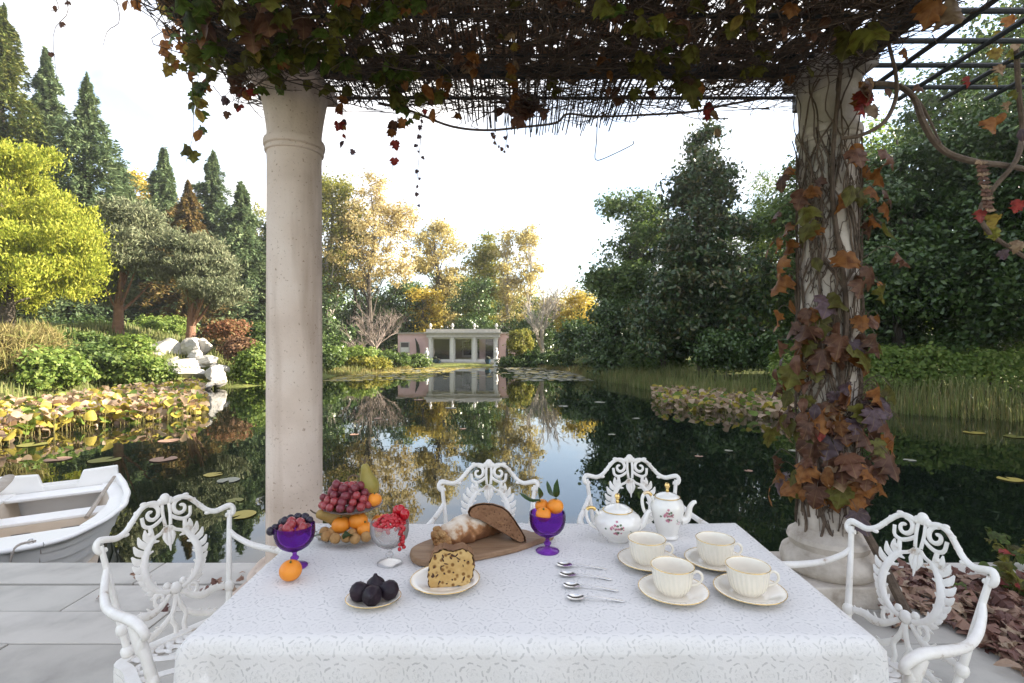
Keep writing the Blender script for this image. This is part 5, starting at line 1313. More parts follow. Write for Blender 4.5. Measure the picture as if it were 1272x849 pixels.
# ---------------------------------------------------------------- cast metal garden chairs
M_CHAIR = surf('white painted cast metal', (0, 0, 0), stops=[(0.30, (0.40, 0.31, 0.23)), (0.37, (0.74, 0.70, 0.65)), (0.6, (0.85, 0.82, 0.78))], rough=0.42, scale=14, detail=7, bump=0.25, bscale=70, spec=0.45, dist=0.002)
def chair_root(label):
    t = thing('garden_chair', label, 'chair', group='white cast metal chairs round the tea table')
    bk = lambda x, z, o=0.0: Vector((x, -0.175 - 0.085 * (z - 0.43) / 0.36 + 0.55 * x * x + o, z))      # the leaning, curved plane of the back
    def bt(mb, pts, r, n=18, seg=6, o=0.0, flat=0.75): mb.tube([bk(x, z, o) for x, z in pts], [q * 0.88 for q in r] if hasattr(r, '__len__') else r * 0.88, seg, n, flat=(1, flat))
    def spiral(cx, cz, r0, r1, a0, a1, k=14): return [(cx + (r0 + (r1 - r0) * i / k) * math.cos(a0 + (a1 - a0) * i / k), cz + (r0 + (r1 - r0) * i / k) * math.sin(a0 + (a1 - a0) * i / k)) for i in range(k + 1)]
    # outer frame: posts and crest
    for s in (-1, 1):
        mb = MB(); bt(mb, [(s * 0.146, 0.465), (s * 0.160, 0.56), (s * 0.176, 0.68), (s * 0.190, 0.775)], [0.0115, 0.0108, 0.0095, 0.009], 14, 8, flat=1.0)
        mb.ball(bk(s * 0.158, 0.545), 0.016, (1, 1, 1.2), 10, 8); mb.ball(bk(s * 0.149, 0.485), 0.017, (1.1, 1.1, 1), 10, 8)
        mb.build('back_post', M_CHAIR, t, sharp=60)
    mb = MB()
    for s in (-1, 1):
        bt(mb, [(s * 0.176, 0.762), (s * 0.195, 0.760), (s * 0.202, 0.775), (s * 0.193, 0.789), (s * 0.172, 0.786), (s * 0.145, 0.781), (s * 0.118, 0.793), (s * 0.094, 0.818), (s * 0.068, 0.842), (s * 0.042, 0.848), (s * 0.018, 0.842)], [0.008, 0.010, 0.011, 0.010, 0.009, 0.009, 0.009], 30, 7, flat=0.9)
        for k in range(4): mb.ball(bk(s * (0.062 + 0.020 * k), 0.851 - 0.017 * k - 0.002 * k * k), 0.009, (1.3, 0.7, 0.7), 8, 6)
    mb.build('crest_rail', M_CHAIR, t, sharp=60)
    # crest ornament: pairs of scrolls, a shell and a pendant leaf
    mb = MB()
    mb.ball(bk(0, 0.852), 0.016, (1.0, 0.7, 1.1), 10, 8)
    for s in (-1, 1):
        mb.ball(bk(s * 0.013, 0.846), 0.012, (1, 0.7, 1), 8, 6)
        bt(mb, [(s * x, z) for x, z in spiral(0.044, 0.818, 0.027, 0.005, 1.5, 8.2)], [0.0085, 0.007, 0.0055], 22)
        bt(mb, [(s * 0.072, 0.815), (s * 0.068, 0.79), (s * 0.05, 0.782), (s * 0.03, 0.788), (s * 0.012, 0.80)], 0.0065, 14)
        bt(mb, [(s * 0.010, 0.84), (s * 0.011, 0.81), (s * 0.008, 0.775)], 0.0062, 8)
        bt(mb, [(s * 0.052, 0.785), (s * 0.050, 0.765), (s * 0.046, 0.748)], [0.007, 0.0085, 0.006], 8)
        bt(mb, [(s * 0.008, 0.77), (s * 0.022, 0.757), (s * 0.040, 0.75)], 0.006, 8)
        mb.ball(bk(s * 0.056, 0.762), 0.009, (1, 0.7, 0.8), 8, 6)
    for dx, L in ((0, 0.075), (-0.010, 0.058), (0.010, 0.058)):
        bt(mb, [(dx * 0.4, 0.775), (dx * 1.2, 0.775 - L * 0.55), (dx * 0.6, 0.775 - L)], [0.004, 0.0095, 0.0015], 10)
    mb.build('crest_ornament', M_CHAIR, t, sharp=60)
    # wreath: two acanthus arcs
    for s in (-1, 1):
        mb = MB()
        arc = [(s * 0.040, 0.752), (s * 0.062, 0.728), (s * 0.078, 0.692), (s * 0.080, 0.655), (s * 0.068, 0.622), (s * 0.046, 0.600), (s * 0.018, 0.588)]
        bt(mb, arc, [0.008, 0.011, 0.013, 0.014, 0.013, 0.011, 0.009], 24, 7, flat=0.6)
        C = catmull([(a, b_, 0) for a, b_ in arc], 24)
        for i in range(2, 22, 2):
            p = C[i]; tn = (C[i + 1] - C[i - 1]).normalized()
            nr = Vector((-tn.y, tn.x, 0)) * (1 if s < 0 else -1)
            if nr.x * s < 0: nr = -nr
            L = 0.030 + 0.012 * math.sin(i * 0.3)
            q = p + nr * L - tn * 0.016
            bt(mb, [(p.x, p.y), (p.x + nr.x * L * 0.6 - tn.x * 0.002, p.y + nr.y * L * 0.6 - tn.y * 0.002), (q.x, q.y)], [0.011, 0.0125, 0.003], 6, 6, o=-0.002, flat=0.42)
            if i % 4 == 2:
                q2 = p - nr * 0.018 - tn * 0.012
                bt(mb, [(p.x, p.y), (q2.x, q2.y)], [0.009, 0.0025], 4, 6, flat=0.5)
        mb.build('wreath', M_CHAIR, t, sharp=60)
    # lower rail with leaf scrolls
    mb = MB()
    mb.ball(bk(0, 0.592), 0.019, (1, 0.6, 1), 10, 8)
    for s in (-1, 1):
        mb.ball(bk(s * 0.024, 0.606), 0.012, (1, 0.6, 1), 8, 6)
        bt(mb, [(s * 0.158, 0.545), (s * 0.135, 0.550), (s * 0.110, 0.552), (s * 0.080, 0.546), (s * 0.050, 0.555), (s * 0.016, 0.580)], [0.008, 0.011, 0.014, 0.014, 0.011, 0.008], 20, 7, flat=0.6)
        bt(mb, [(s * x, z) for x, z in spiral(0.046, 0.578, 0.020, 0.004, -1.2, 4.6, 10)], [0.007, 0.005], 14)
        for k in range(5): bt(mb, [(s * (0.055 + 0.019 * k), 0.550), (s * (0.068 + 0.019 * k), 0.570 - 0.002 * k)], [0.007, 0.002], 4, 6, flat=0.5)
        bt(mb, [(0, 0.575), (s * 0.008, 0.545), (s * 0.022, 0.515), (s * 0.012, 0.49), (s * 0.014, 0.468)], [0.010, 0.009, 0.008, 0.009], 12)
        bt(mb, [(s * 0.014, 0.53), (s * 0.045, 0.505), (s * 0.080, 0.490), (s * 0.115, 0.480), (s * 0.145, 0.476)], [0.007, 0.011, 0.012, 0.009, 0.006], 16, 7, flat=0.6)
        for k in range(4): bt(mb, [(s * (0.05 + 0.022 * k), 0.502 - 0.007 * k), (s * (0.07 + 0.022 * k), 0.510 - 0.007 * k)], [0.007, 0.002], 4, 6, flat=0.5)
    mb.build('lower_rail', M_CHAIR, t, sharp=60)
    # seat
    ol = [(-0.155, -0.185), (0.155, -0.185), (0.195, -0.10), (0.225, 0.02), (0.225, 0.13), (0.17, 0.195), (0, 0.215), (-0.17, 0.195), (-0.225, 0.13), (-0.225, 0.02), (-0.195, -0.10)]
    loop = catmull([(x, y, 0) for x, y in ol + [ol[0]]], 66)
    def ring_mesh(off, w, z0, z1):
        P = loop[:-1]; N_ = len(P); V = []; Q = []
        for i, p in enumerate(P):
            tn = (P[(i + 1) % N_] - P[i - 1]); nr = Vector((tn.y, -tn.x, 0)).normalized()
            a, c = p + nr * off, p + nr * (off - w)
            V += [(a.x, a.y, z0), (a.x, a.y, z1), (c.x, c.y, z1), (c.x, c.y, z0)]
        for i in range(N_):
            j = (i + 1) % N_
            for k in range(4): Q.append((i * 4 + k, j * 4 + k, j * 4 + (k + 1) % 4, i * 4 + (k + 1) % 4))
        return MB().add(V, Q)
    mb = ring_mesh(0.0, 0.030, 0.456, 0.472); r2 = ring_mesh(0.001, 0.009, 0.425, 0.455); mb.add(r2.V, r2.Q)
    mb.build('seat_frame', M_CHAIR, t, sharp=35)
    mb = MB()
    Z = 0.464
    def st(pts, r, n=16): mb.tube([(x, y, Z) for x, y in pts], r, 6, n, flat=(2, 0.45))
    for s in (-1, 1):
        st([(s * 0.19, -0.05), (s * 0.12, -0.02), (s * 0.05, 0.02), (s * 0.01, 0.09), (s * 0.02, 0.19)], [0.012, 0.011, 0.010, 0.012], 24)
        st([(s * 0.20, 0.05), (s * 0.13, 0.06), (s * 0.08, 0.10), (s * 0.07, 0.18)], [0.012, 0.010, 0.012], 20)
        st([(s * 0.145, -0.165), (s * 0.10, -0.10), (s * 0.05, -0.05), (s * 0.02, 0.01)], [0.012, 0.012, 0.010], 18)
        for cx, cy, r0 in ((0.06, -0.115, 0.032), (0.15, -0.10, 0.028), (0.15, 0.115, 0.030), (0.10, 0.015, 0.026), (0.045, 0.12, 0.026)):
            st([(s * x, y) for x, y in spiral(cx, cy, r0, 0.006, 0.8, 6.9)], [0.0105, 0.009, 0.008], 20)
        for k in range(5):
            st([(s * (0.012 + 0.028 * k), -0.165), (s * (0.026 + 0.028 * k), -0.142), (s * (0.012 + 0.028 * k), -0.125)], [0.011, 0.010, 0.006], 8)
        for k in range(4): st([(s * (0.195 + 0.004 * k), -0.06 + 0.045 * k), (s * 0.175, -0.045 + 0.045 * k)], [0.010, 0.007], 5)
        for k in range(5): st([(s * (0.03 + 0.03 * k), 0.192 - 0.004 * k * k), (s * (0.04 + 0.028 * k), 0.160 - 0.003 * k * k)], [0.011, 0.006], 5)
    st([(0, -0.17), (0, -0.08), (0, 0.0), (0, 0.1), (0, 0.2)], [0.012, 0.010, 0.012], 20)
    o = mb.build('seat', M_CHAIR, t, sharp=60)
    # arms with scroll ends and supports
    for s in (-1, 1):
        mb = MB()
        mb.tube([bk(s * 0.180, 0.715), (s * 0.192, -0.205, 0.692), (s * 0.215, -0.155, 0.668), (s * 0.235, -0.09, 0.660), (s * 0.240, -0.02, 0.664), (s * 0.238, 0.045, 0.668), (s * 0.235, 0.085, 0.656), (s * 0.232, 0.092, 0.640), (s * 0.231, 0.078, 0.632)], [0.007, 0.0095, 0.011, 0.012, 0.0135, 0.014, 0.012, 0.010, 0.007], 8, 40, flat=(2, 0.85))
        mb.build('arm', M_CHAIR, t, sharp=60)
        mb = MB()
        mb.tube([(s * 0.238, 0.045, 0.660), (s * 0.232, 0.062, 0.625), (s * 0.224, 0.085, 0.575), (s * 0.218, 0.10, 0.52), (s * 0.214, 0.10, 0.465)], [0.012, 0.016, 0.012, 0.015, 0.012], 8, 20)
        mb.ball((s * 0.231, 0.068, 0.612), 0.018, (0.8, 0.9, 1.5), 10, 8); mb.ball((s * 0.218, 0.10, 0.53), 0.017, (0.8, 1, 1.2), 10, 8)
        mb.build('arm_support', M_CHAIR, t, sharp=60)
        mb = MB(); mb.tube([(s * 0.200, 0.155, 0.46), (s * 0.216, 0.175, 0.38), (s * 0.215, 0.172, 0.27), (s * 0.200, 0.155, 0.14), (s * 0.200, 0.160, 0.05), (s * 0.215, 0.185, 0.0)], [0.022, 0.020, 0.015, 0.011, 0.012, 0.016], 8, 26); mb.ball((s * 0.214, 0.182, 0.37), 0.022, (0.9, 0.8, 1.5), 10, 8); mb.build('leg', M_CHAIR, t, sharp=60)
        mb = MB(); mb.tube([(s * 0.145, -0.165, 0.46), (s * 0.160, -0.178, 0.28), (s * 0.188, -0.205, 0.12), (s * 0.195, -0.235, 0.0)], [0.018, 0.014, 0.011, 0.013], 8, 20); mb.build('leg', M_CHAIR, t, sharp=60)
    return t
ch0 = chair_root('white ornate cast chair beside the rowing boat, seat facing the table end')
def set_chair(o, back_mid, f, label):
    f = Vector((f[0], f[1], 0)).normalized()
    o.rotation_euler = (0, 0, math.atan2(-f.x, f.y))
    o.location = (back_mid[0] + f.x * 0.255, back_mid[1] + f.y * 0.255, 0)
    o.scale = (0.94, 1.0, 0.982)
    o['label'] = label
set_chair(ch0, (-1.035, 1.575), (0.86, -0.51), 'white ornate cast chair beside the rowing boat, seat facing the table end')
set_chair(copy_tree(ch0), (1.085, 1.40), (-0.955, -0.29), 'white ornate cast chair beside the vine covered column and fallen leaves')
set_chair(copy_tree(ch0), (px(607, 2.03), 2.03), (0.02, -1), 'white ornate cast chair at the pond side of the table, behind the bread')
set_chair(copy_tree(ch0), (px(783, 2.12), 2.12), (-0.02, -1), 'white ornate cast chair at the pond side of the table, behind the teapots')

# ---------------------------------------------------------------- tableware
def glass(name, col, body=0.0, bodycol=None):
    """thin pressed glass: tinted see-through wall, fresnel gloss, some scatter from the relief"""
    m, n, l, b = nodes_of(name)
    tp = n.new('ShaderNodeBsdfTransparent'); tp.inputs['Color'].default_value = (*col, 1)
    b.inputs['Base Color'].default_value = (*(bodycol or col), 1); b.inputs['Roughness'].default_value = 0.08; b.inputs['Coat Weight'].default_value = 0.5
    tl = n.new('ShaderNodeBsdfTranslucent'); tl.inputs['Color'].default_value = (*(bodycol or col), 1)
    m0 = n.new('ShaderNodeMixShader'); m0.inputs[0].default_value = 0.55; l.new(b.outputs[0], m0.inputs[1]); l.new(tl.outputs[0], m0.inputs[2])
    m1 = n.new('ShaderNodeMixShader'); m1.inputs[0].default_value = body; l.new(tp.outputs[0], m1.inputs[1]); l.new(m0.outputs[0], m1.inputs[2])
    gl_ = n.new('ShaderNodeBsdfGlossy'); gl_.inputs['Roughness'].default_value = 0.05 if bodycol[0] < 0.5 else 0.3
    lw_ = n.new('ShaderNodeLayerWeight'); lw_.inputs['Blend'].default_value = 0.14
    m2 = n.new('ShaderNodeMixShader'); l.new(lw_.outputs['Fresnel'], m2.inputs[0]); l.new(m1.outputs[0], m2.inputs[1]); l.new(gl_.outputs[0], m2.inputs[2])
    l.new(m2.outputs[0], n['Material Output'].inputs['Surface'])
    return m
M_PURPLE = glass('purple pressed glass', (0.62, 0.34, 0.84), 0.24, (0.36, 0.08, 0.60)); M_CLEAR = glass('clear pressed glass', (0.99, 0.99, 0.99), 0.24, (0.85, 0.85, 0.85))
M_GOLD = surf('gilding', (0.75, 0.52, 0.20), rough=0.25, metal=1.0)
M_SILVER = surf('polished silver', (0.86, 0.84, 0.80), rough=0.16, metal=1.0)
M_CREAM = surf('cream porcelain', (0.80, 0.735, 0.63), (0.84, 0.78, 0.68), rough=0.22, scale=12, coat=0.4, spec=0.5)
M_PORC = surf('white porcelain', (0.80, 0.77, 0.72), (0.84, 0.81, 0.77), rough=0.15, scale=12, coat=0.5, spec=0.5)
def spot(u, v, z=TZ): return at(u, v, z + 0.0015)
def goblet(label, u, v, mat):
    g_ = thing('glass_goblet', label, 'goblet', spot(u, v), group='footed glass goblets')
    S = 0.001
    diam = lambda a, z, i: 1 + 0.018 * (1 if 0.047 < z < 0.098 else 0) * math.sin(14 * a + z * 420) * math.sin(14 * a - z * 420)
    MB().lathe([(0.010, 0.040), (0.022, 0.044), (0.035, 0.053), (0.044, 0.066), (0.048, 0.082), (0.0485, 0.098), (0.0480, 0.104), (0.0455, 0.104), (0.0455, 0.083), (0.041, 0.068), (0.032, 0.056), (0.018, 0.049), (0, 0.047)], 56, mod=diam).build('bowl', mat, g_)
    MB().lathe([(0.0, 0.0), (0.031, 0.0), (0.0315, 0.002), (0.029, 0.004), (0.016, 0.007), (0.008, 0.011), (0.006, 0.016), (0.010, 0.020), (0.010, 0.024), (0.0055, 0.028), (0.005, 0.034), (0.011, 0.0405), (0, 0.0405)], 32).build('stem', mat, g_)
    return g_
gl = goblet('purple glass goblet heaped with grapes beside a loose orange', 366, 704, M_PURPLE)
gc = goblet('clear glass goblet full of red currants', 484, 700, M_CLEAR)
gr = goblet('purple glass goblet holding small oranges beside the bread board', 680, 685, M_PURPLE)
# fruit materials
M_ORANGE = surf('orange peel', (0.72, 0.21, 0.015), (0.82, 0.30, 0.03), rough=0.42, scale=25, bump=0.35, bscale=260, sss=0.06, dist=0.001)
M_PEAR = surf('russet pear skin', (0.22, 0.20, 0.035), (0.36, 0.27, 0.07), rough=0.45, scale=30, bump=0.1)
M_PEARB = surf('brown pear skin', (0.30, 0.18, 0.05), (0.42, 0.28, 0.08), rough=0.5, scale=30, bump=0.1)
M_GRAPE = surf('red grape skin', (0.22, 0.025, 0.035), (0.40, 0.07, 0.07), rough=0.22, scale=40, sss=0.15, coat=0.2)
M_GRAPED = surf('dusky grape skin', (0.12, 0.018, 0.03), (0.24, 0.05, 0.06), rough=0.3, scale=40, sss=0.1)
M_BLACK = surf('black grape skin', (0.012, 0.010, 0.018), (0.04, 0.03, 0.05), rough=0.25, scale=40)
M_CURR = surf('red currant', (0.42, 0.008, 0.016), rough=0.15, coat=0.3)
M_FIG = surf('fig skin', (0.008, 0.006, 0.011), (0.03, 0.016, 0.024), spec=0.25, rough=0.42, scale=30, bump=0.2)
M_MEDLAR = surf('brown fuzzy fruit', (0.32, 0.17, 0.06), (0.46, 0.27, 0.11), rough=0.8, scale=40, bump=0.3)
M_FSTEM = surf('green stalk', (0.10, 0.11, 0.03), rough=0.7)
M_FLEAF = leafsolid('fruit leaf', (0.02, 0.05, 0.015), (0.05, 0.09, 0.025), 0.15, 9.0, 0.35)
FLEAF = vine_leaf(990, M_FLEAF, False)
def ob(r): return lambda p: 1 - 0.05 * abs(p.z) ** 3 - (0.08 * max(0, p.z - 0.93) / 0.07)
def orange(label, pos, r, stalk=True, rot=(0, 0, 0), leaves=0, group='small oranges on the tea table'):
    t = thing('orange', label, 'orange', pos, group=group)
    t.rotation_euler = rot
    MB().ball((0, 0, 0), r, (1, 1, 0.93), 24, 16, fn=ob(r)).build('peel', M_ORANGE, t)
    MB().tube([(0, 0, r * 0.83), (0.001, 0, r * 1.02)], [0.0028, 0.0016], 6).build('stalk', M_FSTEM, t)
    for k in range(leaves):
        q = Quaternion((0, 0, 1), 2.4 * k + 0.6) @ Quaternion((1, 0, 0), 0.5 + 0.5 * k)
        link('leaf', FLEAF, t, (0, 0, r * 0.95), q, (0.030, 0.055, 0.04))
    return t
def pear(label, pos, L, rot, mat):
    t = thing('pear', label, 'pear', pos); t.rotation_euler = rot
    MB().lathe([(0, 0), (L * 0.14, 0.004), (L * 0.27, L * 0.10), (L * 0.315, L * 0.26), (L * 0.29, L * 0.42), (L * 0.21, L * 0.58), (L * 0.15, L * 0.74), (L * 0.13, L * 0.86), (L * 0.10, L * 0.95), (L * 0.04, L * 0.99), (0, L * 0.99)], 22).build('skin', mat, t)
    MB().tube([(0, 0, L * 0.97), (0.003, 0, L * 1.08), (0.008, 0, L * 1.17)], [0.0022, 0.0018], 6).build('stalk', M_STEML, t)
p = spot(361, 722)
orange('loose orange with a green stalk next to the purple goblet foot', (p.x, p.y, TZ + 0.0265), 0.0255, rot=(0.25, 0.1, 0))
gp = Vector(gr.location)
orange('small orange resting low at the front of the purple goblet', gp + Vector((-0.012, -0.018, 0.104)), 0.0205, rot=(0.4, 0, 0))
orange('orange with dark pointed leaves on top of the purple goblet', gp + Vector((0.021, 0.004, 0.119)), 0.0225, rot=(-0.1, 0.1, 0), leaves=2)
orange('small orange with narrow leaves tucked behind two others in the purple goblet', gp + Vector((-0.014, 0.020, 0.116)), 0.0185, rot=(0, -0.5, 0.8), leaves=2)
GR_ME = {k: MB().ball((0, 0, 0), 1, (1, 1, 1.08), 14, 10).mesh('grape', mt) for k, mt in (('r', M_GRAPE), ('d', M_GRAPED), ('b', M_BLACK))}
def grapes(label, base, pts, w, r, group=None, name='grape_bunch'):
    t = thing(name, label, 'grapes', base)
    for q in pts:
        k = RL.choices(list(w), list(w.values()))[0]
        link('grape', GR_ME[k], t, q, (RL.uniform(0, 3), RL.uniform(0, 3), 0), r * RL.uniform(0.9, 1.08))
    return t
# grapes in the goblet at the table end
gp = Vector(gl.location) + Vector((0, 0, 0.088))
pts = [Vector((0.030 * math.cos(a), 0.030 * math.sin(a), 0.008)) for a in np.linspace(0, 5.5, 8)] + [Vector((0.014 * math.cos(a), 0.014 * math.sin(a) - 0.004, 0.022)) for a in (0.3, 2.4, 4.5)] + [Vector((0.028, -0.02, 0.016)), Vector((-0.005, -0.03, 0.017))]
grapes('red grapes heaped in the purple goblet beside the loose orange', gp, pts, dict(r=4, d=1), 0.0118)
grapes('black grapes drooping over the rim of the purple goblet', gp, [(-0.046, -0.006, 0.010), (-0.036, 0.012, 0.018), (-0.022, 0.026, 0.022), (-0.004, 0.030, 0.026), (0.014, 0.030, 0.024), (0.030, 0.018, 0.022), (-0.026, 0.004, 0.024), (-0.052, -0.016, 0.006)], dict(b=1), 0.0105)
# red currants
gp = Vector(gc.location)
cu = thing('red_currants', 'heap of glossy red currants in the clear goblet, one sprig over the rim', 'currants', gp + Vector((0, 0, 0.085)))
mb = MB()
for i in range(150):
    a = RL.uniform(0, 6.28); q = math.sqrt(RL.random()); 
    mb.ball((0.040 * q * math.cos(a), 0.040 * q * math.sin(a), 0.008 + 0.026 * (1 - q * q) + RL.uniform(-0.004, 0.004)), 0.0052, (1, 1, 1), 8, 6)
for i in range(16): mb.ball((0.038 + 0.006 * RL.uniform(-1, 1), -0.034 + 0.007 * RL.uniform(-1, 1), 0.020 - 0.0036 * i), 0.0052, (1, 1, 1), 8, 6)
o = mb.build('currants', M_CURR, cu); o['kind'] = 'stuff'
for i, d in enumerate(((0.022, 0.026, 0.034), (0.036, 0.012, 0.028), (0.012, 0.034, 0.030))):
    bb = MB().ball((0, 0, 0), 0.0125, (1, 1, 1.2), 14, 12, fn=lambda p: 1 + 0.06 * math.sin(9 * p.x) * math.sin(9 * p.y) * math.sin(9 * p.z)).build('raspberry', M_CURR)
    bb.location = gp + Vector((0, 0, 0.092)) + Vector(d)
    tag(bb, ('dark red round berry on top of the currants', 'red berry beside the topmost one at the currant bowl rim', 'red berry half hidden behind the currants')[i], 'berry')
# two tier glass cake stand
cs = thing('cake_stand', 'two tier clear glass fruit stand heaped with fruit', 'cake stand', spot(438, 668))
cp = Vector(cs.location)
ruf = lambda a, z, i: 1 + 0.03 * math.sin(18 * a)
MB().lathe([(0, 0.002), (0.045, 0.001), (0.05, 0.006), (0.085, 0.012), (0.099, 0.018), (0.1, 0.021), (0.085, 0.016), (0.05, 0.0095), (0, 0.009)], 56, mod=ruf).build('lower_plate', M_CLEAR, cs)
MB().lathe([(0, 0.0095), (0.018, 0.0095), (0.009, 0.02), (0.007, 0.05), (0.012, 0.058), (0.007, 0.066), (0.012, 0.078), (0, 0.078)], 20).build('stem', M_CLEAR, cs)
MB().lathe([(0, 0.078), (0.03, 0.0785), (0.06, 0.084), (0.083, 0.094), (0.085, 0.097), (0.06, 0.088), (0.03, 0.0825), (0, 0.082)], 56, mod=ruf).build('upper_plate', M_CLEAR, cs)
pts = []
for lay, (rad_, zz, k) in enumerate(((0.062, 0.100, 15), (0.036, 0.100, 8), (0.052, 0.116, 13), (0.026, 0.117, 6), (0.044, 0.132, 10), (0.018, 0.133, 4), (0.030, 0.148, 6), (0.008, 0.150, 2))):
    for i in range(k):
        a = 6.283 * i / k + lay * 0.4
        pts.append((rad_ * math.cos(a) * 1.12 - 0.010 + RL.uniform(-.003, .003), rad_ * math.sin(a) * 0.85 - 0.006, zz + RL.uniform(-.003, .003)))
pts += [(-0.080, -0.01, 0.118), (-0.074, 0.012, 0.108), (-0.04, -0.02, 0.158), (-0.055, 0.0, 0.140)]
gb_ = grapes('big bunch of red grapes piled on the upper tier of the glass stand', cp, pts, dict(r=2, d=3), 0.0118)
MB().tube([(-0.01, 0, 0.14), (-0.012, 0, 0.168), (0.0, 0.0, 0.178), (0.02, 0, 0.174)], 0.0022, 6, 12).build('stalk', M_STEML, gb_)
MB().tube([(0.02, 0, 0.14), (0.018, 0, 0.172), (0.012, 0.005, 0.184)], 0.002, 6, 8).build('stalk', M_FSTEM, gb_)
pear('upright green pear leaning on the grapes at the top of the stand', cp + Vector((0.042, 0.034, 0.112)), 0.098, (0.1, -0.18, 0.3), M_PEAR)
orange('orange at the edge of the upper glass tier beside the grapes', cp + Vector((0.066, -0.012, 0.112)), 0.0205)
pear('brownish pear lying on the lower tier, pointing at the grapes goblet', cp + Vector((-0.005, 0.010, 0.050)), 0.105, (0.2, -1.25, 0.35), M_PEARB)
orange('orange in the middle of the lower tier below the grapes', cp + Vector((-0.020, -0.040, 0.050)), 0.0255)
orange('orange standing highest on the lower tier against the stem', cp + Vector((0.025, -0.030, 0.058)), 0.0265)
orange('orange on the lower tier next to the clear goblet', cp + Vector((0.048, -0.045, 0.040)), 0.0225)
orange('orange at the back of the lower tier behind the clear goblet', cp + Vector((0.072, 0.02, 0.040)), 0.0225)
MED = MB().ball((0, 0, 0), 0.0148, (1, 1, 0.95), 14, 10, fn=lambda p: 1 - 0.12 * max(0, p.z - 0.8) / 0.2).mesh('medlar', M_MEDLAR)
for i, (x, y, z) in enumerate(((-0.052, -0.066, 0.028), (-0.022, -0.082, 0.028), (0.006, -0.075, 0.029), (0.032, -0.084, 0.028), (0.058, -0.070, 0.028), (-0.066, -0.040, 0.030), (0.016, -0.058, 0.032), (0.080, -0.045, 0.03), (-0.040, -0.048, 0.034))):
    o = link('medlar', MED, None, cp + Vector((x, y, z)), (RL.uniform(-1, 1), RL.uniform(-1, 1), 0))
    tag(o, 'small round tan brown fruit on the lower tier of the glass stand', 'fruit', 'tan brown fruits on the lower tier')
for i, (x, y, a) in enumerate(((-0.068, -0.062, 2.5), (0.01, -0.066, 3.4), (-0.085, -0.045, 1.8))):
    o = link('fruit_leaf', FLEAF, None, cp + Vector((x, y, 0.030)), (0.3, 0.2, a), 0.05)
    tag(o, 'dark green leaf lying among the fruit of the lower tier', 'leaf', 'green leaves on the glass stand')
# bread board and breads
M_BOARD = surf('worn olive wood', (0.21, 0.12, 0.065), (0.36, 0.23, 0.135), rough=0.6, scale=9, detail=7, bump=0.2)
n = M_BOARD.node_tree.nodes
for q in [k for k in n if k.type == 'TEX_NOISE']:
    mpn = n.new('ShaderNodeMapping'); mpn.inputs['Scale'].default_value = (0.6, 5.0, 5.0); mpn.inputs['Rotation'].default_value = (0, 0, -0.35)
    src = q.inputs['Vector'].links[0].from_socket
    M_BOARD.node_tree.links.new(src, mpn.inputs[0]); M_BOARD.node_tree.links.new(mpn.outputs[0], q.inputs['Vector'])
BZ = TZ + 0.0175
outl = [(509, 686), (512, 692), (522, 696.5), (540, 697), (570, 693.5), (610, 687), (645, 679), (668, 671), (684, 666), (688, 662.5), (682, 660), (664, 661), (652, 658), (630, 656), (590, 658), (555, 663), (525, 673), (512, 680)]
bd = [at(u, v, BZ) for u, v in outl]
bc = sum(bd, Vector()) / len(bd)
cl = catmull([(p.x - bc.x, p.y - bc.y, 0) for p in bd] + [(bd[0].x - bc.x, bd[0].y - bc.y, 0)], 80)[:-1]
o = MB().prism([(p.x, p.y) for p in reversed(cl)] if sum(cl[i].x * cl[(i + 1) % 80].y - cl[(i + 1) % 80].x * cl[i].y for i in range(80)) < 0 else [(p.x, p.y) for p in cl], 0, 0.016).build('bread_board', M_BOARD, None, True, 40, bevel=0.004)
o.location = (bc.x, bc.y, TZ + 0.0022)
tag(o, 'long rounded wooden bread board with two breads on it', 'board')
m, n, l, b = nodes_of('floury crust')
t_ = n.new('ShaderNodeTexCoord'); a1 = n.new('ShaderNodeTexNoise'); a1.inputs['Scale'].default_value = 34; a1.inputs['Detail'].default_value = 9
sz = n.new('ShaderNodeSeparateXYZ'); ge = n.new('ShaderNodeNewGeometry'); l.new(ge.outputs['Normal'], sz.inputs[0])
l.new(t_.outputs['Object'], a1.inputs['Vector'])
fl = n.new('ShaderNodeMath'); fl.operation = 'MULTIPLY_ADD'; fl.inputs[1].default_value = 0.42; l.new(sz.outputs['Z'], fl.inputs[0]); l.new(a1.outputs['Fac'], fl.inputs[2])
rc = ramp(n, [(0.48, (0.17, 0.07, 0.028)), (0.64, (0.34, 0.16, 0.065)), (0.74, (0.55, 0.42, 0.30)), (0.9, (0.68, 0.60, 0.50))])
l.new(fl.outputs[0], rc.inputs[0]); l.new(rc.outputs[0], b.inputs['Base Color']); b.inputs['Roughness'].default_value = 0.9
bp = n.new('ShaderNodeBump'); bp.inputs['Strength'].default_value = 0.7; bp.inputs['Distance'].default_value = 0.004; l.new(a1.outputs['Fac'], bp.inputs['Height']); l.new(bp.outputs[0], b.inputs['Normal'])
M_FLOUR = m
M_CRUST = surf('dark crust', (0.15, 0.065, 0.028), (0.30, 0.16, 0.075), rough=0.8, scale=18, bump=0.5, dist=0.004)
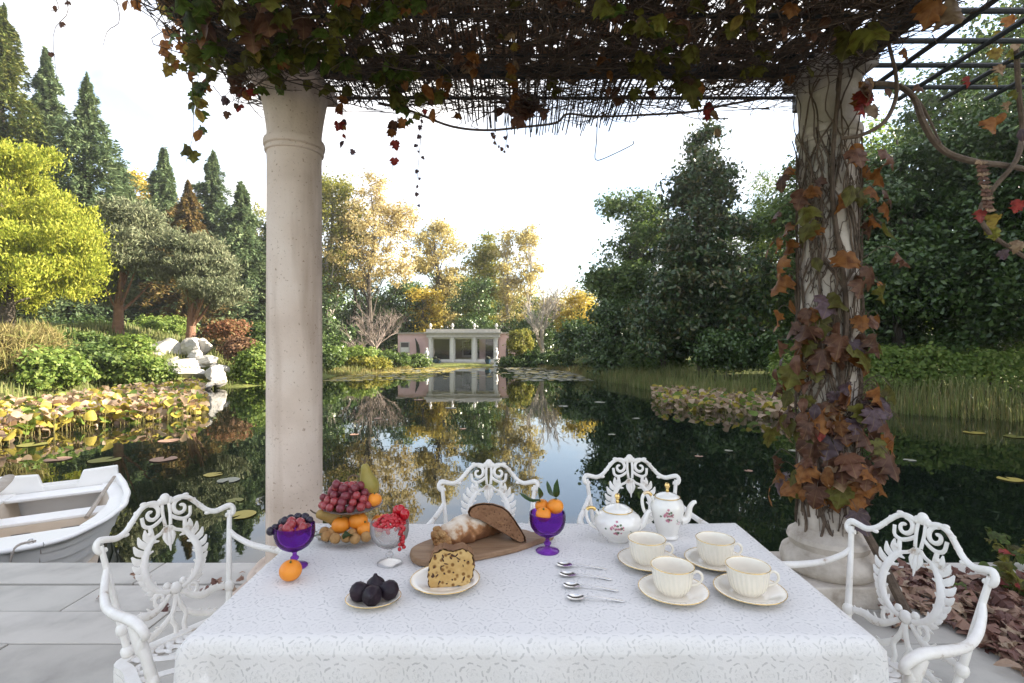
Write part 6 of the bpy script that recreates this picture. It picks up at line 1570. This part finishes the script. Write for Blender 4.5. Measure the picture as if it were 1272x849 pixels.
def crumbmat(name, c1, c2, dark, sc, hs):
    m, n, l, b = nodes_of(name)
    t = n.new('ShaderNodeTexCoord'); v = n.new('ShaderNodeTexVoronoi'); v.inputs['Scale'].default_value = sc
    ns = n.new('ShaderNodeTexNoise'); ns.inputs['Scale'].default_value = 30; ns.inputs['Detail'].default_value = 6
    l.new(t.outputs['Object'], v.inputs['Vector']); l.new(t.outputs['Object'], ns.inputs['Vector'])
    r = ramp(n, [(0.25, c1), (0.7, c2)]); l.new(ns.outputs['Fac'], r.inputs[0])
    h = ramp(n, [(hs, (0, 0, 0)), (hs + 0.2, (1, 1, 1))]); l.new(v.outputs['Distance'], h.inputs[0])
    mxx = n.new('ShaderNodeMixRGB'); mxx.inputs[1].default_value = (*dark, 1); l.new(h.outputs[0], mxx.inputs[0]); l.new(r.outputs[0], mxx.inputs[2])
    l.new(mxx.outputs[0], b.inputs['Base Color']); b.inputs['Roughness'].default_value = 0.95; b.inputs['Specular IOR Level'].default_value = 0.1
    bp = n.new('ShaderNodeBump'); bp.inputs['Strength'].default_value = 0.8; bp.inputs['Distance'].default_value = 0.003; l.new(v.outputs['Distance'], bp.inputs['Height']); l.new(bp.outputs[0], b.inputs['Normal'])
    return m
M_CRUMBD = crumbmat('dark rye crumb', (0.17, 0.085, 0.045), (0.25, 0.135, 0.075), (0.09, 0.045, 0.025), 130, 0.12)
M_CRUMBY = crumbmat('golden cake crumb', (0.44, 0.26, 0.09), (0.62, 0.43, 0.19), (0.20, 0.10, 0.035), 75, 0.20)
# floured loaf, lying obliquely
a_, e_ = at(549, 679, BZ), at(624, 656, BZ)
ax = (e_ - a_); Lf = ax.length
lf = thing('bread_loaf', 'floury crusted bread loaf lying on the wooden board', 'bread', (a_.x, a_.y, BZ + 0.001))
lf.rotation_euler = (0, 0, math.atan2(ax.y, ax.x))
def loafV():
    V = []; Q = []; K = 60; S = 48
    for i in range(K + 1):
        f = i / K
        w = 0.042 * (0.80 + 0.22 * math.sin(math.pi * min(1, f * 1.1))) * (1 - max(0, f - 0.85) ** 2 * 26) * (0.80 + 0.2 * min(1, f / 0.08))
        for j in range(S):
            a = 6.283 * j / S
            k_ = 1 + 0.05 * math.sin(f * 17 + a * 2) + 0.05 * max(0, math.sin(f * 26 + a * 1.3)) ** 3 - 0.07 * max(0, math.sin(f * 19 - a * 2 + 1)) ** 8 + RL.gauss(0, 0.008); y = w * math.cos(a) * k_; z = 0.6 * w + w * 0.92 * math.sin(a) * k_
            V.append((f * Lf - 0.012 * (1 if i == 0 else 0) * 0, y, max(0.0, z)))
    for i in range(K):
        for j in range(S): Q.append((i * S + j, (i + 1) * S + j, (i + 1) * S + (j + 1) % S, i * S + (j + 1) % S))
    Q.append(tuple(range(S))); Q.append(tuple(reversed(range(K * S, (K + 1) * S))))
    return MB().add(V, Q)
loafV().build('crust', M_FLOUR, lf, sharp=60)
mb = MB()
for i in range(34):
    a = RL.uniform(0, 6.28); q = math.sqrt(RL.random())
    mb.ball((-0.002 + 0.010 * (1 - q * q) * -1 + RL.uniform(-0.004, 0.004), 0.031 * q * math.cos(a), max(0.008, 0.022 + 0.027 * q * math.sin(a))), RL.uniform(0.006, 0.013), (0.8, 1.3, 0.9), 9, 7)
mb.build('torn_end', surf('torn orange crust', (0.26, 0.10, 0.03), (0.55, 0.33, 0.14), rough=0.85, scale=45, detail=8, bump=0.7), lf, sharp=0)
# half loaf leaning on it
hp = [(380, 165), (392, 138), (425, 120), (470, 113), (530, 118), (585, 135), (625, 165), (655, 205), (690, 255), (720, 305), (722, 332), (705, 340), (680, 332), (640, 310), (595, 284), (545, 258), (500, 232), (455, 208), (415, 196), (390, 186)]
DH = 1.415
hw_ = [(px(500 + a / 4.72, DH), pz(600 + b_ / 4.72, DH)) for a, b_ in hp]
hx = sum(a for a, _ in hw_) / len(hw_); zmin = min(b_ for _, b_ in hw_)
half = thing('half_loaf', 'halved dark rye loaf leaning on the floured loaf, cut face out', 'bread', (hx, DH, BZ - 0.003))
half.rotation_euler = (-0.20, 0, 0)
P2 = [(a - hx, b_ - zmin + 0.002) for a, b_ in hw_]
cx_ = sum(a for a, _ in P2) / len(P2); cz_ = sum(b_ for _, b_ in P2) / len(P2)
V = []; Q = []; NP = len(P2)
for dep, sc in ((0, 1), (0.006, 1.02), (0.025, 1.0), (0.042, 0.86), (0.055, 0.55), (0.058, 0.1)):
    V += [(cx_ + (a - cx_) * sc, dep, cz_ + (b_ - cz_) * sc) for a, b_ in P2]
for i in range(5):
    for j in range(NP): Q.append((i * NP + j, i * NP + (j + 1) % NP, (i + 1) * NP + (j + 1) % NP, (i + 1) * NP + j))
Q.append(tuple(range(5 * NP, 6 * NP)))
MB().add(V, Q).build('crust', M_CRUST, half, sharp=50)
MB().add([(cx_ + (a - cx_) * 0.94, -0.0012, cz_ + (b_ - cz_) * 0.93) for a, b_ in P2], [tuple(range(NP))]).build('cut_face', M_CRUMBD, half, False)
mb = MB()
for a, b_, r in ((0.005, 0.058, 0.006), (0.012, 0.054, 0.005), (-0.02, 0.070, 0.003), (0.03, 0.04, 0.003)): mb.ball((a, -0.001, b_), r, (1.4, 0.12, 0.6), 10, 6)
mb.build('crumb_holes', M_CRUST, half)
# cake slice on its plate
def plate(name, label, u, v, r, mat, rimgold=True, ex=1.0, flute=0, cat='plate', group=None, depth=0.013, rot=0.0):
    t = thing(name, label, cat, spot(u, v), rot, group)
    fm = (lambda a, z, i: 1 + (0.02 * math.sin(flute * a + 60 * z) if 2 <= i <= 6 else 0)) if flute else None
    MB().lathe([(0, 0.002), (r * 0.5, 0.0008), (r * 0.56, 0.0008), (r * 0.60, 0.003), (r * 0.85, depth * 0.72), (r * 0.98, depth), (r, depth + 0.0012), (r * 0.97, depth + 0.0022), (r * 0.82, depth * 0.72 + 0.003), (r * 0.58, 0.0052), (r * 0.5, 0.0042), (0, 0.0042)], 144 if flute else 64, mod=fm, ex=ex).build('dish', mat, t)
    if rimgold: MB().tube([(r * 1.0 * math.cos(a) * ex, r * 1.0 * math.sin(a), depth + 0.0014) for a in np.linspace(0, 6.2832, 61)], 0.0009, 6, caps=False).build('gold_rim', M_GOLD, t)
    return t
pl = plate('cake_plate', 'cream plate carrying one slice of raisin cake', 553, 726, 0.079, M_CREAM, flute=0)
pp = Vector(pl.location)
cu_ = thing('cake_slice', 'golden raisin cake slice with dark crust standing on the cream plate', 'cake', pp + Vector((0.014, -0.004, 0.0035)), 0.10)
prof = [(-0.046, 0.0), (-0.053, 0.012), (-0.051, 0.030), (-0.050, 0.048), (-0.045, 0.066), (-0.036, 0.080), (-0.020, 0.086), (0.0, 0.083), (0.020, 0.087), (0.036, 0.084), (0.048, 0.072), (0.054, 0.052), (0.052, 0.034), (0.046, 0.016), (0.036, 0.003), (0.0, 0.0)]
prof = [(p_.x + RL.gauss(0, 0.0013), max(0.0, p_.y + (RL.gauss(0, 0.0013) if p_.y > 0.004 else 0))) for p_ in catmull([(a, b_, 0) for a, b_ in prof + [prof[0]]], 64)[:-1]]
N_ = len(prof)
V = [(a, -0.018, b_) for a, b_ in prof] + [(a * 0.99, 0.022, b_ * 0.99) for a, b_ in prof]
MB().add(V, [(i, (i + 1) % N_, N_ + (i + 1) % N_, N_ + i) for i in range(N_)] + [tuple(range(N_, 2 * N_))]).build('crust', M_CRUST, cu_, sharp=60)
MB().add([(a * 0.965 + RL.gauss(0, 0.0012), -0.0192, 0.0012 + b_ * 0.962 + RL.gauss(0, 0.001)) for a, b_ in prof] + [(0, -0.0198, 0.045)], [(i, (i + 1) % N_, N_) for i in range(N_)]).build('crumb', M_CRUMBY, cu_, False)
RAI = MB().ball((0, 0, 0), 1, (1, 0.5, 0.75), 9, 6).mesh('raisin', surf('raisin', (0.035, 0.014, 0.008), (0.08, 0.03, 0.015), rough=0.5, scale=30))
for i in range(26):
    a, b_ = RL.uniform(-0.042, 0.044), RL.uniform(0.008, 0.078)
    link('raisin', RAI, cu_, (a, -0.0193, b_), (RL.uniform(-.4, .4), RL.uniform(0, 3), 0), (RL.uniform(0.002, 0.0065), 0.004, RL.uniform(0.0015, 0.0035)))
# figs
fp = plate('fig_dish', 'small oval gold rimmed dish holding dark figs', 464, 749, 0.049, M_CREAM, ex=1.18, depth=0.012, rot=0.15)
p0 = Vector(fp.location)
FIG = MB().lathe([(0, -0.019), (0.010, -0.0175), (0.0185, -0.009), (0.0215, 0.001), (0.019, 0.011), (0.012, 0.018), (0.006, 0.023), (0.0035, 0.029), (0, 0.030)], 20, mod=lambda a, z, i: 1 + 0.02 * math.sin(9 * a)).mesh('fig', M_FIG)
for i, (x, y, z, rx, rz) in enumerate(((-0.031, -0.004, 0.025, 1.3, 2.0), (0.002, -0.020, 0.025, 1.25, 0.2), (0.034, 0.004, 0.025, 1.2, 4.6), (0.000, 0.018, 0.027, 0.1, 0.0))):
    o = link('fig', FIG, None, p0 + Vector((x, y, z)), (rx, 0, rz), 0.98)
    tag(o, ('dark fig on the side of the dish that faces the purple grape goblet', 'dark plump fig at the front of the oval dish', 'dark fig on the cake plate side of the oval dish', 'dark fig standing stalk up behind the others in the dish')[i], 'fig', 'figs in the oval dish')
# teaspoons
def spoon_mesh():
    mb = MB(); K = 10; S = 16
    V = []; Q = []
    for lay in (0, 1):
        for i in range(K + 1):
            f = i / K
            for j in range(S):
                a = 6.283 * j / S
                x = 0.0205 * f * math.cos(a) * (1 + 0.10 * math.cos(a)); y = 0.0125 * f * math.sin(a)
                V.append((x, y, 0.0012 + 0.0055 * f * f - (0.0011 if lay else 0) * (1 - f * 0.3) + 0.001))
    for lay in (0, 1):
        o_ = lay * (K + 1) * S
        for i in range(K):
            for j in range(S):
                q = (o_ + i * S + j, o_ + i * S + (j + 1) % S, o_ + (i + 1) * S + (j + 1) % S, o_ + (i + 1) * S + j)
                Q.append(q if lay == 1 else tuple(reversed(q)))
    o1 = K * S; o2 = (K + 1) * S + K * S
    for j in range(S): Q.append((o1 + j, o1 + (j + 1) % S, o2 + (j + 1) % S, o2 + j))
    mb.add(V, Q)
    hd = MB().tube([(0.020, 0, 0.0065), (0.032, 0, 0.009), (0.050, 0, 0.0085), (0.080, 0, 0.005), (0.098, 0, 0.0028), (0.106, 0, 0.0026)], [0.0026, 0.0019, 0.0019, 0.0030, 0.0042, 0.0020], 8, 26, flat=(2, 0.45))
    return mb.mesh('bowl', M_SILVER), hd.mesh('handle', M_SILVER)
SB, SH = spoon_mesh()
for i, (u, v, u2, v2) in enumerate(((700, 705, 741, 708), (704, 717, 751, 721), (709, 731, 758, 735), (714, 746, 762, 748))):
    p, q = spot(u, v), spot(u2, v2)
    s = thing('teaspoon', ('silver teaspoon closest to the purple goblet in the row of four', 'silver teaspoon second in the row counted from the purple goblet', 'silver teaspoon third in the row counted from the purple goblet', 'silver teaspoon farthest from the purple goblet in the row of four')[i], 'spoon', p + Vector((0, 0, 0.0005)), math.atan2(q.y - p.y, q.x - p.x), 'silver teaspoons in a row')
    link('bowl', SB, s); link('handle', SH, s)
# cups and saucers
def cup_set(i, us, vs, rim, near):
    sau = plate('saucer', 'cream fluted saucer ' + near, us, vs, 0.0745, M_CREAM, flute=36, cat='saucer', group='fluted saucers', depth=0.015)
    sp_ = Vector(sau.location)
    c = thing('tea_cup', 'cream fluted teacup with gold rim ' + near, 'cup', sp_ + Vector((rim, 0.004, 0.0042)), -0.25, 'fluted teacups')
    fl_ = lambda a, z, k: 1 + (0.026 * math.sin(26 * a + 70 * z) * min(1, max(0, (0.056 - z) / 0.01)) * min(1, z / 0.008) if k <= 9 else 0)
    MB().lathe([(0, 0.0), (0.025, 0.0), (0.0265, 0.003), (0.0325, 0.008), (0.0375, 0.016), (0.0405, 0.026), (0.0422, 0.036), (0.0435, 0.046), (0.0448, 0.055), (0.0462, 0.0605), (0.0452, 0.0615), (0.0432, 0.055), (0.0418, 0.045), (0.0395, 0.030), (0.035, 0.017), (0.027, 0.008), (0, 0.0045)], 156, mod=fl_).build('body', M_CREAM, c)
    MB().tube([(0.0462 * math.cos(a), 0.0462 * math.sin(a), 0.0612) for a in np.linspace(0, 6.2832, 61)], 0.0009, 6, caps=False).build('gold_rim', M_GOLD, c)
    MB().tube([(0.0405, 0, 0.047), (0.052, 0, 0.053), (0.061, 0, 0.047), (0.062, 0, 0.036), (0.054, 0, 0.026), (0.044, 0, 0.022), (0.036, 0, 0.021)], [0.0034, 0.0030, 0.0028, 0.0028, 0.0032], 8, 26).build('handle', M_CREAM, c)
cup_set(0, 805, 702, -0.002, 'beside the round teapot')
cup_set(1, 889, 702, 0.0, 'in front of the tall coffee pot')
cup_set(2, 836, 740, 0.0, 'next to the row of spoons')
cup_set(3, 931, 740, -0.002, 'next to the chair by the vine column')
# teapots
M_PINKF = surf('pink painted flowers', (0.42, 0.10, 0.17), (0.60, 0.28, 0.34), rough=0.3, scale=90); M_GREENF = surf('green painted leaves', (0.10, 0.16, 0.08), rough=0.3)
def pot(label, u, v, prof, lidprof, spout, handle, rot, name, zf_, sc=1.0):
    t = thing(name, label, 'teapot', spot(u, v), rot); t.scale = (sc, sc, sc)
    MB().lathe(prof, 48).build('body', M_PORC, t)
    ld = MB().lathe(lidprof, 40).build('lid', M_PORC, t)
    zt = lidprof[-1][1]
    MB().lathe([(0.004, zt - 0.001), (0.005, zt + 0.004), (0.0035, zt + 0.008), (0.006, zt + 0.013), (0.0085, zt + 0.019), (0.006, zt + 0.025), (0, zt + 0.028)], 16).build('knob', M_GOLD, ld)
    MB().tube(spout[0], spout[1], 12, 24, flat=None).build('spout', M_PORC, t)
    sp_ = Vector(spout[0][-1]); 
    MB().tube(handle[0], handle[1], 10, 32).build('handle', M_PORC, t)
    hh = catmull(handle[0], 32)[4:14]
    MB().tube([q * 1.0 for q in hh], [r * 1.08 for r in [handle[1][0]] * 3], 10).build('handle_gilding', M_GOLD, t)
    r0 = lidprof[0][0]
    MB().tube([(r0 * 1.03 * math.cos(a), r0 * 1.03 * math.sin(a), lidprof[0][1] + 0.001) for a in np.linspace(0, 6.2832, 41)], 0.0012, 6, caps=False).build('gold_band', M_GOLD, t)
    pr = [(z, r) for r, z in prof]
    def surf_r(z): return float(np.interp(z, [a for a, _ in pr], [b_ for _, b_ in pr]))
    def sprig(phi, z, s, nfl, seed):
        rr = random.Random(seed); fl = MB(); gr_ = MB()
        for k in range(nfl):
            a = phi + rr.gauss(0, 1) * s / 0.06; zz = z + rr.gauss(0, 1) * s * 0.8
            r = surf_r(zz) + 0.0006
            c = Vector((r * math.cos(a), r * math.sin(a), zz)); nn = Vector((math.cos(a), math.sin(a), 0)); tt = Vector((-math.sin(a), math.cos(a), 0))
            sl = (surf_r(zz + 0.002) - surf_r(zz - 0.002)) / 0.004
            up = (Vector((0, 0, 1)) + nn * sl).normalized()
            q = rr.uniform(0.5, 1.0) * s * 0.5; ph = rr.uniform(0, 6)
            tgt = fl if k % 3 else gr_
            out = [c + (tt * math.cos(ph + 6.283 * i / 10) + up * math.sin(ph + 6.283 * i / 10)) * q * (1 if i % 2 else 0.55) for i in range(10)]
            tgt.add([tuple(w) for w in out], [tuple(range(10))])
        fl.build('painted_flowers', M_PINKF, t, False); gr_.build('painted_leaves', M_GREENF, t, False)
        for o_ in list(t.children)[-2:]: o_['kind'] = 'stuff'
    sprig(-1.85 - rot, zf_, 0.010, 26, 1); sprig(-1.05 - rot, zf_ * 0.75, 0.006, 7, 2)
    return t
pot('round white porcelain teapot with gold knob and painted pink flowers', 767, 671,
    [(0, 0.0), (0.030, 0.0), (0.032, 0.004), (0.042, 0.014), (0.056, 0.028), (0.065, 0.044), (0.067, 0.056), (0.062, 0.069), (0.050, 0.079), (0.040, 0.083), (0.0385, 0.085), (0, 0.085)],
    [(0.040, 0.0845), (0.038, 0.089), (0.030, 0.095), (0.016, 0.100), (0.006, 0.103), (0.004, 0.105)],
    ([(0.050, 0, 0.032), (0.070, 0, 0.040), (0.080, 0, 0.056), (0.088, 0, 0.072), (0.098, 0, 0.080)], [0.016, 0.012, 0.009, 0.0065, 0.0055]),
    ([(-0.055, 0, 0.074), (-0.068, 0, 0.092), (-0.084, 0, 0.094), (-0.091, 0, 0.080), (-0.086, 0, 0.060), (-0.074, 0, 0.044), (-0.058, 0, 0.034)], [0.0045, 0.0048, 0.0048, 0.0042]), 0.12, 'teapot', 0.052)
pot('tall slender porcelain coffee pot with gold knob and pink flower spray', 829, 667,
    [(0, 0.0), (0.030, 0.0), (0.031, 0.004), (0.028, 0.010), (0.032, 0.022), (0.040, 0.050), (0.0465, 0.078), (0.047, 0.092), (0.041, 0.106), (0.034, 0.113), (0.033, 0.115), (0, 0.115)],
    [(0.0345, 0.1145), (0.033, 0.118), (0.024, 0.123), (0.010, 0.127), (0.004, 0.129)],
    ([(0.040, 0, 0.046), (0.055, 0, 0.050), (0.062, 0, 0.066), (0.066, 0, 0.084), (0.076, 0, 0.097), (0.084, 0, 0.099)], [0.014, 0.011, 0.0085, 0.0065, 0.005]),
    ([(-0.040, 0, 0.104), (-0.050, 0, 0.124), (-0.064, 0, 0.128), (-0.073, 0, 0.114), (-0.072, 0, 0.090), (-0.062, 0, 0.066), (-0.043, 0, 0.052)], [0.0045, 0.0048, 0.0048, 0.0042]), 0.05, 'coffee_pot', 0.072)

# ---------------------------------------------------------------- moored rowing boat
M_BOAT = surf('white boat gelcoat', (0.82, 0.80, 0.77), (0.88, 0.86, 0.83), rough=0.32, scale=3, detail=8, spec=0.5)
M_BOATIN = surf('cream boat lining', (0.60, 0.50, 0.39), (0.70, 0.60, 0.49), rough=0.6, scale=5)
M_OAR = surf('weathered oar wood', (0.30, 0.25, 0.20), (0.42, 0.37, 0.31), rough=0.8, scale=12)
M_ROPE = surf('grey rope', (0.34, 0.29, 0.25), (0.45, 0.40, 0.35), rough=0.95, scale=60, bump=0.5)
bo = thing('rowing_boat', 'white clinker rowing dinghy moored bow-on to the terrace edge', 'boat', (-3.64, 3.86, WATER))
aa = Vector((-0.555, 0.832, 0)); bo.rotation_euler = (0, 0, math.atan2(aa.y, aa.x) - math.pi / 2)      # local +Y runs from bow to stern
# half beam at gunwale, sheer height, along the length
ST = [(0.0, 0.13, 0.40), (0.05, 0.24, 0.395), (0.20, 0.36, 0.39), (0.45, 0.48, 0.39), (0.80, 0.57, 0.395), (1.20, 0.58, 0.41), (1.60, 0.53, 0.43), (1.95, 0.46, 0.45)]
def stat(s):
    return float(np.interp(s, [a for a, _, _ in ST], [b_ for _, b_, _ in ST])), float(np.interp(s, [a for a, _, _ in ST], [c for _, _, c in ST]))
SS = [0.0, 0.03, 0.08, 0.16, 0.28, 0.42, 0.6, 0.8, 1.0, 1.2, 1.4, 1.6, 1.8, 1.95]
NS = 6                                               # strakes per side
V = []; Q = []
per = NS * 2
def hull_pt(s, f, side, out):
    w, h = stat(s)
    z0 = -0.12 + 0.10 * max(0, 1 - s / 0.3) ** 2
    z = z0 + (h - z0) * f
    ww = w * (0.42 + 0.58 * min(1, f) ** 0.55) + out
    rake = -0.06 * f * max(0, 1 - s / 0.2)
    return (side * ww, s + rake, z)
for side in (-1, 1):
    b0 = len(V)
    for s in SS:
        for k in range(NS):
            V.append(hull_pt(s, k / NS, side, 0.012)); V.append(hull_pt(s, (k + 1) / NS, side, 0.0))
    W_ = NS * 2
    for i in range(len(SS) - 1):
        for j in range(W_ - 1):
            q = (b0 + i * W_ + j, b0 + (i + 1) * W_ + j, b0 + (i + 1) * W_ + j + 1, b0 + i * W_ + j + 1)
            Q.append(q if side > 0 else tuple(reversed(q)))
hull = MB().add(V, Q)
def cap(s, rev):
    pts = [hull_pt(s, k / NS, 1, 0.004) for k in range(NS + 1)] + [hull_pt(s, k / NS, -1, 0.004) for k in range(NS, -1, -1)]
    hull.add(pts, [tuple(reversed(range(len(pts)))) if rev else tuple(range(len(pts)))])
cap(0.0, True); cap(1.95, False)
bottom = [hull_pt(s, 0, 1, 0.0) for s in SS] + [hull_pt(s, 0, -1, 0.0) for s in reversed(SS)]
hull.add(bottom, [tuple(range(len(bottom)))])
hull.build('hull', M_BOAT, bo, sharp=25)
gw = MB()
for side in (-1, 1):
    gw.tube([Vector(hull_pt(s, 1.0, side, 0.0)) + Vector((side * 0.012, 0, 0.0)) for s in SS], 0.030, 10, 40, flat=(2, 0.7))
gw.tube([Vector(hull_pt(0, 1.0, -1, 0.012)), Vector((-0.06, -0.078, 0.400)), Vector((0.06, -0.078, 0.400)), Vector(hull_pt(0, 1.0, 1, 0.012))], 0.030, 10, 12, flat=(2, 0.7))
gw.build('gunwale', M_BOAT, bo, sharp=60)
# foredeck, side decks, inner well, stern lobes
def deck(name, outline, z, th, mat): MB().prism(outline, z - th, z).build(name, mat, bo, False, bevel=0.006)
bowdeck = [(-0.10, -0.05), (0.10, -0.05), (0.22, 0.05), (0.34, 0.20), (0.43, 0.36), (-0.43, 0.36), (-0.34, 0.20), (-0.22, 0.05)]
deck('foredeck', bowdeck, 0.385, 0.03, M_BOAT)
for side in (-1, 1):
    o_ = [(side * (stat(s)[0] - 0.005), s) for s in (0.36, 0.6, 0.9, 1.2, 1.5, 1.9)]; i_ = [(side * (stat(s)[0] - 0.13), s) for s in (1.9, 1.5, 1.2, 0.9, 0.6, 0.362)]
    pts = o_ + i_
    deck('side_deck', pts if side > 0 else list(reversed(pts)), 0.388, 0.025, M_BOAT)
inn = MB()
for side in (-1, 1):
    W1 = [(side * (stat(s)[0] - 0.13), s, 0.364) for s in (0.36, 0.6, 0.9, 1.2, 1.5, 1.9)]; W0 = [(side * (stat(s)[0] - 0.19), s, 0.02) for s in (0.36, 0.6, 0.9, 1.2, 1.5, 1.9)]
    b0 = len(inn.V); inn.add(W1 + W0, [(i, i + 1, 7 + i, 6 + i) for i in range(5)])
inn.add([(-0.30, 0.36, 0.36), (0.30, 0.36, 0.36), (0.25, 0.40, 0.02), (-0.25, 0.40, 0.02)], [(0, 1, 2, 3)])
inn.add([(-0.42, 0.38, 0.02), (0.42, 0.38, 0.02), (0.40, 1.9, 0.02), (-0.40, 1.9, 0.02)], [(0, 1, 2, 3)])
inn.build('lining', M_BOATIN, bo, False)
MB().box(0, 1.22, 0.275, 0.92, 0.24, 0.03).build('thwart', M_BOAT, bo, False, bevel=0.008)
MB().box(0, 1.10, 0.14, 0.88, 0.02, 0.24).build('thwart_front', M_BOATIN, bo, False)
for sx in (-0.17, 0.17): MB().box(sx, 1.085, 0.15, 0.13, 0.012, 0.085).build('locker_shade_panel', M_DARKIN, bo, False)  # solid dark panels painted for the shade inside the lockers
MB().box(0, 1.78, 0.36, 0.86, 0.24, 0.03).build('stern_seat', M_BOAT, bo, False, bevel=0.008)
for side in (-1, 1):
    pts = [(side * 0.12, 0.36), (side * 0.485, 0.36), (side * 0.475, 0.56), (side * 0.18, 0.545)]
    Mx = Matrix.Translation((0, 1.955, 0)) @ Matrix.Rotation(math.pi / 2, 4, 'X')
    MB().prism(pts if side > 0 else list(reversed(pts)), -0.02, 0.045, Mx).build('transom_lobe', M_BOAT, bo, False, bevel=0.012)
MB().box(0, 1.945, 0.39, 0.30, 0.05, 0.06).build('transom_notch', M_BOAT, bo, False)
ring = MB().tube([(0.06 + 0.022 * math.cos(a), 0.05 + 0.022 * math.sin(a), 0.404 + 0.012 * math.sin(a)) for a in np.linspace(0, 6.28, 15)], 0.005, 6).build('bow_ring', M_SILVER, bo)
# oars laid in the boat
for k, (p, q, lab) in enumerate((((-0.40, 0.10, 0.43), (-0.36, 1.72, 0.60), 'weathered wooden oar laid along the far gunwale of the dinghy'), ((0.30, 0.95, 0.29), (0.47, 1.55, 0.52), 'short wooden oar shaft standing in the dinghy by the stern corner'))):
    W = Matrix.Translation(bo.location) @ Matrix.Rotation(bo.rotation_euler.z, 4, 'Z')
    p, q = W @ Vector(p), W @ Vector(q)
    oar = thing('oar', lab, 'oar', p)
    d = q - p
    MB().tube([Vector(), d * 0.7, d * 0.72], [0.019, 0.017, 0.012], 8).build('shaft', M_OAR, oar)
    MB().tube([d * 0.70, d * 0.76, d * 0.9, d], [0.018, 0.05, 0.06, 0.045] if k == 0 else [0.017, 0.018, 0.018, 0.016], 8, 8, flat=(2, 0.45)).build('blade' if k == 0 else 'grip', M_OAR, oar)
W = Matrix.Translation(bo.location) @ Matrix.Rotation(bo.rotation_euler.z, 4, 'Z')
p = W @ Vector((0.06, 0.03, 0.41))
rp = MB().tube([p + Vector((0.03, 0.01, 0.0)), p, W @ Vector((0.0, -0.09, 0.42)), W @ Vector((-0.03, -0.13, 0.30)), W @ Vector((-0.02, -0.22, 0.30)), Vector((-3.55, 3.16, -0.20)), Vector((-3.5, 3.10, 0.012)), Vector((-3.4, 2.95, 0.012))], 0.009, 7, 50).build('mooring_rope', M_ROPE)
tag(rp, 'grey mooring rope tied from the dinghy bow to the terrace', 'rope')

# ---------------------------------------------------------------- fallen leaves and low plants by the column
rg = np.random.default_rng(77)
def litter(name, label, n, fn, mat, size, seed, z0=0.006):
    rg = np.random.default_rng(seed)
    P = []
    while len(P) < n:
        x, y = fn(rg)
        P.append((x, y, z0 + abs(rg.normal()) * 0.018))
    shapes = [VL['brown'][k] for k in range(4)]
    mb = MB()
    for x, y, z in P:
        q = Quaternion((0, 0, 1), rg.uniform(0, 6.28)) @ Quaternion((1, 0, 0), rg.normal() * 0.35) @ Quaternion((0, 1, 0), rg.normal() * 0.4)
        sz_ = rg.uniform(*size)
        M = Matrix.Translation((x, y, z + sz_ * 0.12)) @ q.to_matrix().to_4x4() @ Matrix.Diagonal((sz_ * rg.uniform(0.6, 1), sz_, sz_, 1))
        me = shapes[int(rg.integers(4))]
        mb.add([v.co for v in me.vertices], [tuple(p.vertices) for p in me.polygons], M)
    V, Q = mb.V, mb.Q
    tag(link(name, pmesh(name, V, Q, mat, False)), label, 'leaves', kind='stuff')
M_LIT = leafmat('brown pink leaf litter', [(0.11, 0.05, 0.04), (0.22, 0.11, 0.085), (0.32, 0.20, 0.14), (0.42, 0.32, 0.22)], 0.15, 0.5, 0.3)
def pile(rg):
    u = rg.uniform(1095, 1420); 
    v = 712 + abs(rg.normal()) * 26 + max(0, (u - 1150)) * 0.22 * rg.random()
    if u > 1165 and rg.random() < 0.65: v = rg.uniform(752, 762 + (u - 1165) * 0.75)
    p = at(u, v, 0.0)
    return min(p.x, 4.2), min(p.y, 3.02)
litter('fallen_leaves', 'carpet of fallen brown and pinkish leaves on the terrace by the column', 900, pile, M_LIT, (0.05, 0.10), 5)
litter('fallen_leaves', 'few dry leaves scattered at the foot of the plain column', 60, lambda r: (XL + r.normal() * 0.35, 2.75 + r.normal() * 0.12), M_LIT, (0.03, 0.06), 6)
for i, (u, v, s, lab) in enumerate(((1262, 742, 0.16, 'small leafy plant with green and red leaves beside the fallen leaves'), (1255, 704, 0.16, 'low bushy plant with green leaves at the terrace corner by the water'), (1205, 742, 0.05, 'single green sprout among the fallen leaves'))):
    p = at(u, v, 0.0)
    t = thing('potless_plant' if False else 'leafy_plant', lab, 'plant', (p.x, p.y, 0.0))
    nst = 5 if s > 0.1 else 1
    for k in range(nst):
        a = 6.28 * k / nst + i; e = Vector((math.cos(a) * s * 0.7, math.sin(a) * s * 0.7, s * (0.9 + 0.3 * (k % 2))))
        MB().tube([(0, 0, -0.01), e * 0.5 + Vector((0, 0, 0.02)), e], [0.004, 0.002], 5, 6).build('stem', M_FSTEM, t)
        for j in range(5 if s > 0.1 else 3):
            f = 0.35 + 0.16 * j
            put_leaf(t, p + e * f + Vector((0, 0, 0.01)), Vector((RL.uniform(-1, 1), RL.uniform(-1, 1), -0.2)), Vector((RL.uniform(-.4, .4), -0.5, 1)), RL.uniform(0.045, 0.075), wcol(dict(green=4, ygreen=2, red=1, olive=1)))

# ---------------------------------------------------------------- moist autumn air over the pond
m = bpy.data.materials.new('pond haze'); m.use_nodes = True
n, l = m.node_tree.nodes, m.node_tree.links
n.clear()
ou = n.new('ShaderNodeOutputMaterial'); pvn = n.new('ShaderNodeVolumePrincipled')
pvn.inputs['Color'].default_value = (0.93, 0.95, 1.0, 1)
pvn.inputs['Density'].default_value = 0.0006
pvn.inputs['Anisotropy'].default_value = 0.35
l.new(pvn.outputs['Volume'], ou.inputs['Volume'])
hz = MB().box(0, 275, 10.8, 860, 710, 26.4).build('haze', m, None, False)
tag(hz, 'thin pale autumn haze over the garden', 'haze', kind='stuff')
